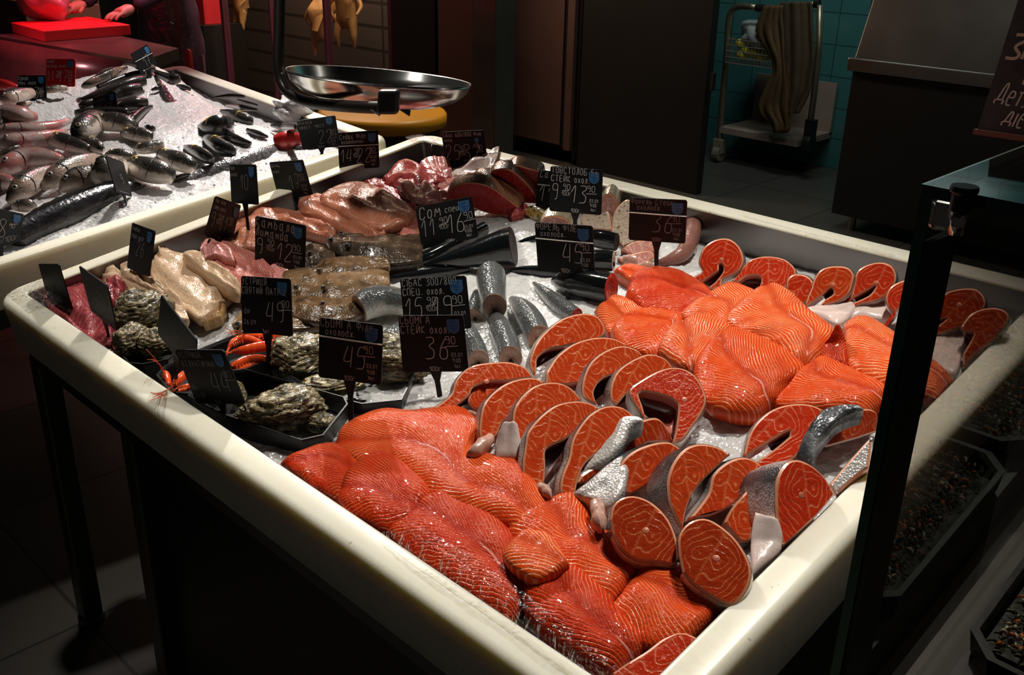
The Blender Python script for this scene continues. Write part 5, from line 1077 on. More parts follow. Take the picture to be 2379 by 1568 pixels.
price_tag('black tag 10 by the left inner wall, nearest tag 17', ((533,382),(594,382),(600,476),(538,471)), (577,578), -.045, head('Хек','охол.', h=.09, x=.06)+[('10', .40, .38, .3, .015, .5, .08)], chalk='chalk_dim')
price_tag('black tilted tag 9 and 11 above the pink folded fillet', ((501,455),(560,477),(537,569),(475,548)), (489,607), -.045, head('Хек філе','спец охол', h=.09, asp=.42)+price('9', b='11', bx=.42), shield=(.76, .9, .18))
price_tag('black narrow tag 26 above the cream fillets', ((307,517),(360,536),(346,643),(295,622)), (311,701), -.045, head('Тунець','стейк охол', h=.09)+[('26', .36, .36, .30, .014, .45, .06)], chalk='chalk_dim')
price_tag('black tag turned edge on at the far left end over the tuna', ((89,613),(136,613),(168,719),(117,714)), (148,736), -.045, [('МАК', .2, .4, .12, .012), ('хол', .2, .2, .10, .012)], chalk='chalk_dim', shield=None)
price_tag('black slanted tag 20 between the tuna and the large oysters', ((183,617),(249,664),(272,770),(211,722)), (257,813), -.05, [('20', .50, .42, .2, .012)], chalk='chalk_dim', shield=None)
price_tag('black tag seen almost edge on, right of the large oysters', ((374,684),(457,790),(450,880),(366,775)), (395,905), -.05, [('24', .45, .3, .25, .012)], chalk='chalk_dim', shield=None)
GT = 'price tags in the left counter'
price_tag('black tag ЛОСОСЬ 22 beside the red fish tail in the left counter', ((689,281),(779,268),(791,340),(703,348)), (745,366), -.05, head('Лосось','хвост. част.', h=.10, asp=.5)+price(b='22', bc='00', bx=.54, by=.2), group=GT, chalk='chalk_dim', shield=(.74, .97, .16))
price_tag('black tag 8 cut by the left picture edge', ((-38,478),(55,497),(46,560),(-46,590)), (5,612), -.05, [('8', .42, .30, .36, .016, .5), ('90', .66, .5, .11, .012), ('_', .66, .62, .22), ('грн/100г', .25, .12, .12, .012)], group=GT)
price_tag('black narrow tag standing by the dark sturgeon in the left counter', ((246,361),(287,377),(307,457),(270,446)), (298,483), -.04, [('9', .5, .3, .25, .013)], group=GT, chalk='chalk_dim', shield=None)
price_tag('black tag КОРОП 9 and 13 at the far left of the left counter', ((41,175),(106,175),(108,229),(40,234)), (76,244), .0, [('Короп', .04, .80, .12, .016, .5), ('спец. охол.', .03, .62, .11, .014, .5)]+price('9', b='13', bx=.5, by=.08, unitt=None), group=GT)
price_tag('red tag 11 and 17 in the left counter', ((107,137),(175,137),(174,201),(107,202)), (140,216), .02, head('Короп','патрош. охол.', h=.09, asp=.5)+price('11', b='17', bx=.5, by=.2, unitt=None), group=GT, board='board_red')
price_tag('black tag tilted over at the far end of the left counter', ((304,125),(342,103),(366,151),(328,173)), (352,185), .0, [('17', .4, .2, .3, .016)], group=GT, sleeve=.6, chalk='chalk_dim')
price_tag('black tag АНЧОУС 17 in the middle of the ice in the left counter', ((214,228),(268,212),(275,262),(221,277)), (250,288), .02, [('Анчоус', .05, .70, .14, .014, .5), ('охол', .1, .5, .12, .014, .5), ('17', .45, .05, .33, .018, .5)], group=GT, chalk='chalk_dim')
# ------------------------------------------------------------------ whole fish in the left counter
GA = 'dark fish half buried in the ice of the left counter'
GBm = 'sea breams in the left counter'
GS = 'silver fish in the left counter'
def lf(label, pts, mat, group, d=.004, **k):
    pts = [(x, y, r*1.2) for x, y, r in pts]
    m = pts[len(pts)//2]; h = [hl(p[0], p[1], d) for p in pts]; h = [.35*q+.65*np.mean(h) for q in h]
    return fish(label, pts, h, mat, name=k.pop('name', 'whole_fish'), cat='fish', group=group, N=k.pop('N', 24), K=k.pop('K', 14), **k)
D = lambda label, pts, **k: lf(label, pts, 'dark_fish', GA, lift=k.pop('lift', .62), **k)
B = lambda label, pts, **k: lf(label, pts, 'bream', GBm, name='sea_bream', eye=k.pop('eye', .28), eyer=.25, band=k.pop('band', .16), gill=k.pop('gill', .55), mouth=k.pop('mouth', .1), lift=.85, roll=k.pop('roll', -.7), **k)
BD = lambda label, pts, **k: lf(label, pts, 'bream_dark', GBm, name='sea_bream', band=.4, lift=.85, **k)
S = lambda label, pts, **k: lf(label, pts, k.pop('mat', 'bass'), GS, name=k.pop('name', 'sea_bass'), eye=.2, eyer=.27, gill=.36, lift=.85, roll=k.pop('roll', -.5), finm='fin_pale', **k)
lf('grey fish lying across the top of the ice heap, under the tilted tag', [(288,150,5),(305,150,8),(330,153,9),(352,158,8),(360,163,4)], 'bass', GS, gill=.4)
S('long silver fish on the far edge of the ice heap', [(292,160,7),(265,170,12),(235,182,12),(205,196,9),(192,203,4)], dfin=(.3, .7, .5))
D('uppermost thin dark fish on the ice heap', [(338,170,7),(310,174,7),(270,187,6),(226,204,4)])
D('second dark fish from the top of the ice heap, with a bright back', [(337,188,9),(310,193,12),(265,208,10),(222,222,7),(188,232,4)])
D('reddish dark fish just above the АНЧОУС tag', [(328,207,10),(300,212,14),(272,222,12),(262,230,8)])
D('dark fish left of the АНЧОУС tag, upper one', [(222,236,8),(200,243,9),(186,248,6)])
D('dark fish right of the АНЧОУС tag, blunt end to the right', [(342,238,8),(320,240,12),(295,246,12),(276,252,8)])
D('dark fish passing behind the foot of the АНЧОУС tag', [(297,263,10),(260,262,12),(210,264,11),(178,264,8)])
D('dark fish tail sticking out of the ice right of the АНЧОУС stem', [(354,247,3),(335,256,7),(312,276,9),(303,286,6)])
D('dark rounded fish by the far inner wall', [(417,181,8),(400,184,12),(382,178,9),(362,168,6)], lift=.8)
D('short thin fish below the far inner wall', [(375,202,3),(364,205,4),(352,209,2)])
D('small fish right of the short thin one', [(443,207,4),(425,202,5),(404,199,3)])
D('thin fish near the right inner wall, uppermost of three', [(568,224,3),(535,222,4),(500,226,2)])
D('thin fish near the right inner wall, middle of three', [(598,244,2),(575,238,3),(552,232,2)])
D('thin fish near the right inner wall, lowest of three', [(597,255,3),(560,249,6),(526,245,3)])
D('dark tail left of the red cut fish', [(622,318,3),(600,311,7),(575,303,5)])
D('dark tail just above the red cut fish', [(692,298,8),(665,296,9),(630,292,3)])
D('dark fish tail below the round bodied bream', [(582,334,5),(550,324,10),(526,311,10)])
D('thin dark tail beside the lower bream heads', [(442,404,3),(420,410,5),(400,418,3)])
D('small grey fish nose poking out of the open ice', [(358,300,6),(348,300,9),(338,296,4)])
BD('round bodied dark bream with a gold band, upper right of the ice', [(462,294,4),(480,296,14),(505,292,21),(528,288,17),(535,288,9)])
BD('dark bream behind the round bodied one', [(586,284,9),(570,280,13),(545,270,13),(515,261,6)])
BD('dark bream with a gold band below the round bodied one', [(477,322,7),(492,330,15),(515,343,18),(538,352,12),(543,354,6)])
BD('dark bream left of its gold banded neighbour, low on the ice', [(430,342,5),(450,350,12),(475,362,15),(492,372,10)])
B('bream head with a white belly lowest in the middle row', [(366,356,6),(385,362,14),(410,372,19),(435,382,18),(452,390,12)])
B('bream head with a pale throat in the middle of the row of heads', [(312,344,5),(328,345,11),(352,342,13),(378,337,11)])
B('bream head above the middle one in the row of heads', [(282,310,5),(298,310,12),(325,313,15),(352,320,11)])
B('large bream head with a bright white jaw, upper end of the row', [(216,288,7),(238,284,17),(268,283,20),(298,290,16),(318,298,9)])
B('bream facing the viewer head on, biggest face in the row', [(181,326,10),(186,312,20),(200,295,25),(220,278,22),(238,270,14)], band=None, mouth=.08)
B('bream with a white belly lying left of the biggest face', [(113,322,7),(128,324,15),(150,330,17),(180,340,15),(205,348,10)])
B('small bream below the biggest face', [(203,328,6),(212,332,13),(226,342,14),(236,350,9)])
B('bream head behind the narrow tag, pale chin to the right', [(248,360,6),(262,360,12),(285,362,14),(310,366,9)])
B('big bream lying at the front of the row, right of the narrow tag', [(296,384,6),(314,386,20),(342,394,25),(375,402,23),(402,412,14)])
B('silver bream standing behind the narrow tag', [(222,420,8),(228,408,22),(243,400,31),(262,390,30),(276,380,20)])
S('sea bass with an open mouth, lowest left in the front row', [(20,470,7),(36,452,17),(58,432,24),(85,414,22),(118,400,16),(140,392,8)])
S('sea bass in the front row, head between its two neighbours', [(97,436,6),(115,422,16),(140,404,22),(175,385,21),(215,370,14),(230,366,8)])
S('sea bass in the front row nearest the sturgeon', [(141,444,6),(156,430,17),(180,416,24),(215,408,22),(258,402,16),(275,400,8)])
S('small bass half hidden by tag 8', [(30,482,5),(45,478,12),(68,478,13),(84,482,6)])
S('fish at the left picture edge above tag 8', [(30,424,8),(14,424,18),(-12,424,24),(-40,428,20)], mat='bass_pink')
S('pale pinkish fish at the left, beside the sea bass row', [(-12,398,12),(20,384,20),(60,368,22),(105,366,18),(145,372,9)], mat='bass_pink')
S('slim fish above the pale pinkish one at the left edge', [(57,346,6),(40,350,13),(12,360,12),(-15,370,8)])
S('long pink fish behind the bream row', [(-15,336,10),(20,330,17),(62,324,16),(110,316,12),(155,306,6)], mat='bass_pink')
S('long silver pink fish, second behind the bream row', [(-20,310,10),(25,303,15),(75,300,14),(125,292,10),(165,280,5)], mat='bass_pink')
S('reddish fish with pale fins at the left edge', [(-22,262,10),(15,264,18),(50,268,18),(85,272,8)], mat='bass_pink', dfin=(.5, .9, .5))
S('silver fish at the foot of the КОРОП tag', [(4,236,6),(18,230,15),(40,222,16),(75,214,10)])
S('thin grey fish below the КОРОП tag', [(20,246,4),(42,242,7),(70,237,4)])
S('silver fish behind the red tag', [(104,211,5),(128,206,8),(156,204,5)])
S('bright silver fish at the very left edge', [(-15,284,6),(5,288,12),(24,292,5)])
lf('bright red fish at the far left edge', [(-18,200,8),(0,196,11),(22,200,10),(42,204,5)], 'red_fish', GS, name='red_fish')
GR = 'long dark fish along the rim of the left counter'
lf('long mottled dark sturgeon along the near rim of the left counter', [(40,556,30),(90,530,33),(150,503,33),(215,474,30),(270,452,24),(315,441,16),(342,438,6)], 'sturgeon', GR, name='sturgeon', d=-.012, dfin=(.1, .8, .25), N=40, lift=.55, finm='fin')
lf('long speckled grey fish along the near rim, reaching the ЛОСОСЬ tag', [(344,462,5),(400,446,18),(470,420,25),(540,398,27),(610,372,25),(668,348,16)], 'speckled', GR, name='long_fish', d=-.03, N=40, lift=.5)
lf('grey fish body under the ЛОСОСЬ tag', [(640,354,6),(680,352,11),(725,350,12),(755,348,8)], 'speckled', GR, name='long_fish', d=-.02)
lf('red fish tail piece with a red cut end left of the ЛОСОСЬ tag', [(644,334,17),(660,330,20),(685,327,20),(704,325,14)], 'red_fish', None, name='salmon_tail_piece', cut='cut_red', d=-.004)
# lump of ice on the rim
mb = MB(); c = PH(680, 252, .012)
n0 = len(mb.v); mb.ball(c, [.062, .05, .035], 0, 40)
mb.v = [tuple(np.array(p)*1.+(np.array(p)-c)*(.45*vnoise(p[0]*45, p[1]*45+p[2]*60, 1)+.25*vnoise(p[0]*120, p[1]*120+p[2]*90, 2))) for p in mb.v]
tag(mb.build('ice_lump', M['ice'], smooth=True, origin=c-CN*.03), 'lump of ice lying on the back rim of the left counter, under the scale arm', 'ice')
# ------------------------------------------------------------------ hanging scale
DC = CAM+ray(882, 180)*2.22                # centre of the scale pan
DN = unit(V3(FWD[0], FWD[1], 0)*.08+V3(0, 0, 1.))
dx = unit(V3(RT[0], RT[1], 0)-DN*DN.dot(V3(RT[0], RT[1], 0))); dy = np.cross(DN, dx)
dx = unit(dx+DN*-.075); dy = unit(dy-dx*dy.dot(dx)); DN = np.cross(dx, dy)
RD = 428*depth(DC)/FPX/2
t = thing('hanging_scale', 'large round steel scale pan on a bent dark arm, above the counters', 'scale', DC-V3(0, 0, .09)); ORG[t.name] = DC-V3(0, 0, .09)
prof = [(RD*1.0, .0), (RD*.995, .004), (RD*.985, .002), (RD*.95, -.014), (RD*.84, -.034), (RD*.62, -.050), (RD*.35, -.058), (0, -.060)]
prof2 = [(r*1.0, z-.003) for r, z in prof[::-1]]
mb = MB(); lathe(mb, DC, prof[::-1][:]+[(RD*1.008, -.001)]+[(r+.001, z-.004) for r, z in prof[2:]], 64, [dx, dy, DN]); mb.build('pan', M['chrome'], t, smooth=True)
dd = depth(DC); sc = lambda x, y, k=1.: CAM+ray(x, y)*(2.22*k)
mb = MB(); mb.tube([sc(p[0], p[1], p[2]) for p in spline([(652,-120,1),(650,-20,1),(648,80,1),(646,150,1),(655,195,1),(680,222,.99),(720,238,.97),(790,246,.93),(870,250,.90),(905,250,.89)], 40)], .0125, 12); mb.build('arm', M['arm_dark'] if 'arm_dark' in M else plain('dark_scale_arm', (.02, .015, .014), .4, .5), t, smooth=True)
mb = MB(); mb.tube([sc(*p, .99) for p in spline([(655,170),(662,190),(672,206),(680,212)], 12)], .006, 8); mb.build('arm_clip', M['black_plastic'], t, smooth=True)
mb = MB(); p = sc(903, 236, .885); mb.box((-.021, -.018, -.024), (.021, .018, .024), 0, (p, RT, np.cross(DN, RT), DN)); mb.build('handle_block', M['black_plastic'], t, bevel=.006)
mb = MB(); p = sc(872, 254, .895)
for k in (0, 1):
    q = p+RT*k*.06; mb.add([q-RT*.011, q+RT*.011, q+RT*.010-UP*.016-FWD*.006, q-RT*.011+FWD*.01, q+RT*.011+FWD*.01], [(0, 1, 2), (3, 4, 2), (0, 2, 3), (1, 4, 2), (0, 3, 4, 1)])
mb.build('hook_teeth', M['black_plastic'], t)
# yellow tub behind the counters
TY = PZ(885, 268, .72); TY = V3(-1.55, 2.02, .72)
ctr = PZ(888, 262, .72)
t = thing('lidded_tub', 'dark tub with a wide yellow orange lid, behind the left counter', 'tub', (ctr[0], ctr[1], 0)); ORG[t.name] = V3(ctr[0], ctr[1], 0)
rl = 150*depth(ctr)/FPX
mb = MB(); lathe(mb, ctr, [(0, .012), (rl*.9, .012), (rl*.97, .008), (rl, -.004), (rl*1.0, -.045), (rl*.96, -.05), (rl*.9, -.05)], 48); mb.build('lid', plain('yellow_orange_lid', (.80, .36, .015), .4), t, smooth=True)
mb = MB(); lathe(mb, V3(ctr[0], ctr[1], 0), [(0, .0), (rl*.72, .0), (rl*.9, .66), (rl*.9, .672)], 40); mb.build('barrel', plain('olive_green_tub', (.045, .042, .008), .35, vary=.6, vscale=9), t, smooth=True)
# ------------------------------------------------------------------ fridges, columns and panels behind (facing the counters)
def slab(name, label, cat, px0, px1, Y, z0, z1, mat, dep=.5, group=None, extra=None):
    a = PY(px0, 200, Y)[0]; b = PY(px1, 200, Y)[0]; a, b = min(a, b), max(a, b)
    t = thing(name, label, cat, ((a+b)/2, Y+dep/2, 0), group); ORG[t.name] = V3((a+b)/2, Y+dep/2, 0)
    mb = MB(); mb.box((a, Y, z0), (b, Y+dep, z1)); mb.build('body', M[mat], t, bevel=.006)
    if extra: extra(t, a, b, Y)
    return t
def ex_door(t, a, b, Y):
    mb = MB(); mb.box((a+.02, Y-.012, .12), (b-.14, Y, 2.0)); mb.build('door', M['steel_warm'], t, bevel=.004)
    mb = MB(); mb.box((b-.09, Y-.035, .1), (b-.03, Y, 2.0)); mb.build('door_post', M['steel_warm'], t, bevel=.004)
def ex_foot(t, a, b, Y):
    for x in (a+.08, b-.08):
        mb = MB(); mb.tube([(x, Y+.08, 0), (x, Y+.08, .1)], .02, 10); mb.build('foot', M['steel_dark'], t)
M['steel_warm'] = plain('warm_brushed_steel', (.23, .135, .11), .32, .55, vary=.3, vscale=2.5)
M['column'] = plain('mottled_polished_column', (.20, .19, .16), .25, .7, vary=.6, vscale=5)
slab('fridge', 'tall steel fridge with a bright brushed door, behind the back corner', 'fridge', 1160, 1345, 4.3, .1, 2.1, 'panel_dark', extra=lambda t, a, b, Y: (ex_door(t, a, b, Y), ex_foot(t, a, b, Y)))
slab('dark_panel', 'tall plain black panel left of the teal tiled wall', 'panel', 1347, 1641, 4.3, .0, 2.1, 'panel_dark', dep=.06)
slab('polished_column', 'narrow mottled greenish column left of the steel fridge', 'column', 1096, 1150, 3.12, .0, 2.6, 'column', dep=.15)
slab('steel_panel', 'brushed steel panel glowing orange at its foot, left of the column', 'panel', 1018, 1098, 3.14, .0, 2.2, 'steel_warm', dep=.2)
slab('partition_screen', 'black partition screen between the bird window and the brushed steel panel', 'partition', 918, 1012, 3.14, .0, 2.4, 'black_matte', dep=.2)
# display window with hanging ducks
YD = 3.2
t = thing('display_cabinet', 'glazed cabinet with plum coloured frames and hanging birds', 'cabinet', (PY(720, 60, YD)[0], YD+.4, 0)); ORG[t.name] = np.array(t.location)
xa, xb, xm, xc = PY(520, 60, YD)[0], PY(918, 60, YD)[0], PY(760, 60, YD)[0], PY(634, 60, YD)[0]
M['plum'] = plain('plum_metal_frame', (.16, .055, .085), .4, .3); M['planks'] = tile_mat('grey_plank_wall', (.075, .068, .062), (.085, .075, .068), (.02, .018, .016), 3., .16, .5, 'XZ', .004)
for x, w in ((xa+.02, .04), (xc, .022), (xm, .03), (xb-.03, .035)):
    mb = MB(); mb.box((x-w/2, YD-.02, .0), (x+w/2, YD+.03, 2.3)); mb.build('frame_post', M['plum'], t, bevel=.004)
mb = MB(); mb.box((xa-1.3, YD+.6, 0), (xb, YD+.65, 2.3)); mb.build('back_wall', M['planks'], t)
mb = MB(); mb.box((xa, YD, .0), (xb, YD+.6, .12)); mb.box((xa, YD-.01, .12), (xb, YD+.02, .2)); mb.build('plinth', M['panel_dark'], t)
mb = MB(); mb.box((xa, YD-.004, .2), (xb, YD+.004, 2.3)); mb.build('glazing', M['pane_clear'], t)
mb = MB(); mb.tube([(xa, YD+.3, 1.42), (xb, YD+.3, 1.42)], .012, 8); mb.build('hanging_rail', M['steel'], t)
def skinmesh(name, nodes, edges, mat, parent=None, origin=None, lev=2, root=0):
    off = np.array(ORG[parent.name]) if parent is not None else np.asarray(origin, float)
    me = bpy.data.meshes.new(name); me.from_pydata([tuple(np.array(n[0])-off) for n in nodes], edges, [])
    o = bpy.data.objects.new(name, me); COL.objects.link(o)
    sk = o.modifiers.new('skin', 'SKIN'); sk.use_smooth_shade = True
    for i, nd in enumerate(nodes):
        r = nd[1]; me.skin_vertices[0].data[i].radius = (r, r) if not hasattr(r, '__len__') else r
        me.skin_vertices[0].data[i].use_root = (i == root)
    sb = o.modifiers.new('sub', 'SUBSURF'); sb.levels = sb.render_levels = lev
    me.materials.append(M[mat])
    if parent is not None: o.parent = parent
    else: o.location = Vector(off)
    ORG[o.name] = off; return o
M['duck'] = plain('plucked_poultry_skin', (.62, .36, .14), .4, vary=.3, vscale=14, coat=.3, bumps=(90, .2))
def duck(label, px, py, s, turn, d=.0):
    c = PY(px, py, YD+.3+d); s *= .74; f = np.array([math.cos(turn), math.sin(turn), 0]); z = V3(0, 0, 1); g = np.cross(z, f)
    q = lambda a, b, e: c+f*a*s+g*b*s+z*e*s
    nd = [(q(0, 0, 0), .085*s), (q(.015, 0, .11), .075*s), (q(.02, 0, .2), .035*s), (q(.0, 0, .32), .022*s), (q(0, 0, .46), .018*s), (q(0, 0, -.11), .075*s), (q(0, 0, -.19), .03*s),
          (q(.03, .06, -.14), .045*s), (q(.05, .075, -.24), .028*s), (q(.04, .07, -.33), .012*s), (q(.03, -.06, -.14), .045*s), (q(.05, -.075, -.24), .028*s), (q(.04, -.07, -.33), .012*s),
          (q(.0, .09, .10), .025*s), (q(.04, .15, .0), .018*s), (q(.10, .13, -.06), .010*s), (q(.0, -.09, .10), .025*s), (q(.04, -.15, .0), .018*s), (q(.10, -.13, .06), .010*s)]
    e = [(0, 1), (1, 2), (2, 3), (3, 4), (0, 5), (5, 6), (5, 7), (7, 8), (8, 9), (5, 10), (10, 11), (11, 12), (1, 13), (13, 14), (14, 15), (1, 16), (16, 17), (17, 18)]
    o = skinmesh('hanging_poultry', nd, e, 'duck', origin=c-z*.3*s); tag(o, label, 'poultry', 'plucked birds in the window'); return o
duck('plucked bird hanging in the window, left of the middle frame post', 742, 48, 1.0, 2.2)
duck('plucked bird hanging in the window, right of the middle frame post', 806, 14, 1.1, -1.1, -.05)
duck('plucked bird hanging highest behind the middle frame post', 778, -12, .9, -.4, .15)
duck('plucked bird hanging in the left pane of the window', 560, -2, 1.0, -1.6)
# ------------------------------------------------------------------ red lit meat counter, shop worker
mz = .95
a, b, c_, d_ = PZ(-30, 80, mz), PZ(330, 142, mz), PZ(415, 112, mz), PZ(228, 72, mz)
t = thing('meat_counter', 'grey steel worktop counter under red light, behind the left counter', 'counter', ((a+c_)/2*V3(1, 1, 0))); ORG[t.name] = (a+c_)/2*V3(1, 1, 0)
mb = MB(); Q = [a, b, c_, d_]; Q2 = [V3(-4.6, 1.0, mz)]
vs = [q for q in Q]+[q-V3(0, 0, .05) for q in Q]; mb.add(vs, [(0, 1, 2, 3), (7, 6, 5, 4), (0, 4, 5, 1), (1, 5, 6, 2), (2, 6, 7, 3), (3, 7, 4, 0)]); o = mb.build('worktop', M['steel'], t); orient(o)
cc = (a+b+c_+d_)/4; ins = lambda q: q+(cc-q)*.03
mb = MB(); vs = [ins(q)-V3(0, 0, .05) for q in Q]+[ins(q)*V3(1, 1, 0) for q in Q]; mb.add(vs, [(7, 6, 5, 4), (0, 4, 5, 1), (1, 5, 6, 2), (2, 6, 7, 3), (3, 7, 4, 0)]); o = mb.build('body', M['steel_dark'], t); orient(o)
q0, q1 = a+V3(-.0, -.06, .0), b+V3(.0, -.06, .0); mb = MB(); vs = []
for k in range(9):
    s = k/8; z = .0-.62*s; o_ = .10*math.sin(s*1.9)
    for p in (q0, q1): vs.append(p+V3(o_*.5, -o_, z))
mb.add(vs, [(2*i, 2*i+1, 2*i+3, 2*i+2) for i in range(8)]); o = mb.build('curved_front_cover', plain('smoky_red_plastic', (.17, .055, .06), .25, vary=.5, vscale=5, coat=.5, bumps=(9, .3)), t, smooth=True)
so = o.modifiers.new('solid', 'SOLIDIFY'); so.thickness = .006
Q = [PZ(25, 52, 1.0), PZ(100, 72, 1.0), PZ(302, 57, 1.0), PZ(205, 38, 1.0)]
mb = MB(); vs = Q+[q-V3(0, 0, .05) for q in Q]; mb.add(vs, [(0, 1, 2, 3), (7, 6, 5, 4), (0, 4, 5, 1), (1, 5, 6, 2), (2, 6, 7, 3), (3, 7, 4, 0)]); o = mb.build('cutting_board', plain('red_cutting_board', (.80, .02, .035), .45), bevel=.004, origin=sum(Q)/4-V3(0, 0, .05)); orient(o); tag(o, 'thick bright red cutting board on the steel worktop', 'cutting board')
# pink bag behind the board
c = PZ(108, 44, 1.0)+V3(0, .0, .10); mb = MB(); mb.ball(c, [.17, .15, .16], 0, 44)
mb.v = [tuple(np.array(p)+(np.array(p)-c)*(.5*vnoise(p[0]*9, p[1]*9+p[2]*14, 1)+.22*vnoise(p[0]*30, p[2]*30+p[1]*12, 2)-.1)) for p in mb.v]
tag(mb.build('plastic_bag', plain('pink_plastic_bag', (.80, .22, .30), .25, coat=.6, bumps=(26, .6)), smooth=True, origin=c-V3(0, 0, .15)), 'crumpled pink plastic bag behind the red cutting board', 'bag')
# wall shelf at the far left
c = PZ(40, 12, 1.05)
mb = MB(); c = CAM+ray(10, 14)*6.6; mb.box((c[0]-1.2, c[1], .0), (c[0]+.35, c[1]+.5, c[2]+.02)); mb.box((c[0]-1.2, c[1]-.02, c[2]+.02), (c[0]+.35, c[1]+.5, c[2]+.05)); mb.box((c[0]-1.2, c[1]+.3, c[2]+.05), (c[0]+.35, c[1]+.5, c[2]+.6))
tag(mb.build('back_cabinet', plain('reddish_brown_cabinet', (.22, .09, .07), .5), origin=(c[0]-.4, c[1]+.25, 0), bevel=.008), 'low reddish cabinet behind the pink bag at the left edge', 'cabinet')
# worker in dark clothes with a clear apron; only trunk, arms and legs show
wp = CAM+ray(405, 60)*5.6; wx, wy = wp[0], wp[1]
PF = unit(V3(.30, -.95, 0)); PS = V3(-PF[1], PF[0], 0)   # facing the board, own left side
bp = lambda f, s, z: V3(wx, wy, 0)+PF*f+PS*s+V3(0, 0, z)
t = thing('person', 'shop worker in dark clothes and a clear plastic apron, bending over the red lit worktop', 'person', (wx, wy, 0)); ORG[t.name] = V3(wx, wy, 0)
M['cloth_dark'] = plain('dark_purple_workwear', (.045, .028, .04), .7, vary=.4, vscale=10, bumps=(30, .3)); M['skin_tone'] = plain('skin_tone', (.55, .28, .20), .5); M['hair'] = plain('dark_hair', (.02, .014, .01), .5, bumps=(120, .5)); M['shoe'] = plain('black_shoe', (.012, .012, .012), .4)
nd = [(bp(0, 0, .96), (.15, .12)), (bp(.02, 0, 1.12), (.15, .115)), (bp(.08, 0, 1.28), (.165, .12)), (bp(.15, 0, 1.43), (.15, .10)), (bp(.19, 0, 1.50), .06), (bp(.22, 0, 1.56), .055),
      (bp(.0, .10, .86), .10), (bp(.02, .11, .5), .07), (bp(-.03, .11, .10), .045), (bp(0, -.10, .86), .10), (bp(.05, -.11, .5), .07), (bp(0, -.11, .10), .045),
      (bp(.15, .19, 1.40), .07), (bp(.24, .26, 1.16), .052), (bp(.46, .20, 1.06), .04), (bp(.15, -.19, 1.40), .07), (bp(.26, -.25, 1.15), .052), (bp(.48, -.14, 1.06), .04)]
e = [(0, 1), (1, 2), (2, 3), (3, 4), (4, 5), (0, 6), (6, 7), (7, 8), (0, 9), (9, 10), (10, 11), (3, 12), (12, 13), (13, 14), (3, 15), (15, 16), (16, 17)]
skinmesh('body', nd, e, 'cloth_dark', t)
hc = bp(.25, 0, 1.67); mb = MB(); hz = unit(V3(0, 0, 1)+PF*.25); hf = unit(PF-hz*PF.dot(hz)); hs = np.cross(hz, hf)
mb.ball(hc, [.092, .074, .115], 0, 20, [hf, hs, hz]); mb.ball(hc+hf*.095-hz*.02, [.018, .013, .022], 0, 8, [hf, hs, hz])
for s in (-1, 1): mb.ball(hc+hs*s*.076-hz*.01, [.02, .01, .03], 0, 8, [hf, hs, hz]); 
o = mb.build('head', M['skin_tone'], t, smooth=True)
for s in (-1, 1):
    mb = MB(); mb.ball(hc+hf*.082+hs*s*.032+hz*.012, .011, 0, 10, [hf, hs, hz]); mb.build('eye', M['pupil'], o, smooth=True)
mb = MB(); mb.ball(hc+hf*.082-hz*.062, [.008, .024, .007], 0, 8, [hf, hs, hz]); mb.build('mouth', M['cavity'], o, smooth=True)
mb = MB(); mb.ball(hc-hf*.014+hz*.024, [.096, .083, .112], 0, 20, [hf, hs, hz]); mb.build('hair', M['hair'], o, smooth=True)
for s, f0 in ((.20, .46), (-.14, .48)):
    w_ = bp(f0, s, 1.06); nd = [(w_, .03), (w_+PF*.06-V3(0, 0, .015), .034), (w_+PF*.10-V3(0, 0, .02), .03)]; e = [(0, 1), (1, 2)]
    for k in range(4):
        o_ = (k-1.5)*.019; n = len(nd); L = (.038, .044, .042, .033)[k]
        nd += [(w_+PF*.105+PS*o_-V3(0, 0, .02), .0095), (w_+PF*(.105+L)+PS*o_*1.1-V3(0, 0, .03), .009), (w_+PF*(.105+L*1.7)+PS*o_*1.1-V3(0, 0, .05), .0075)]; e += [(2, n), (n, n+1), (n+1, n+2)]
    n = len(nd); th_ = -1 if s > 0 else 1
    nd += [(w_+PF*.045+PS*th_*.035-V3(0, 0, .02), .011), (w_+PF*.085+PS*th_*.05-V3(0, 0, .035), .0085)]; e += [(1, n), (n, n+1)]
    skinmesh('hand', nd, e, 'skin_tone', t, lev=1)
for s in (.11, -.11):
    mb = MB(); p = bp(.05, s, .045); mb.ball(p, [.13, .048, .045], 0, 14, [PF, PS, V3(0, 0, 1)]); mb.build('shoe', M['shoe'], t, smooth=True)
mb = MB(); vs = []; fs = []
for i in range(15):
    z = 1.42-i*.065
    for j in range(25):
        s = j/24*2-1; r = .185+.014*math.sin(j*1.9+i*.4)+.01*math.sin(j*4.1+i)+.02*(i/14); lean = .10*max(0, (z-1.0)/.42)
        vs.append(bp(math.cos(s*1.6)*r*.95+lean, math.sin(s*1.6)*r*1.05, z))
for i in range(14):
    for j in range(24): fs.append((i*25+j, i*25+j+1, (i+1)*25+j+1, (i+1)*25+j))
mb.add(vs, fs); mb.build('apron', film_mat('clear_plastic_apron', (.78, .68, .74), .16, .22, 14), t, smooth=True)
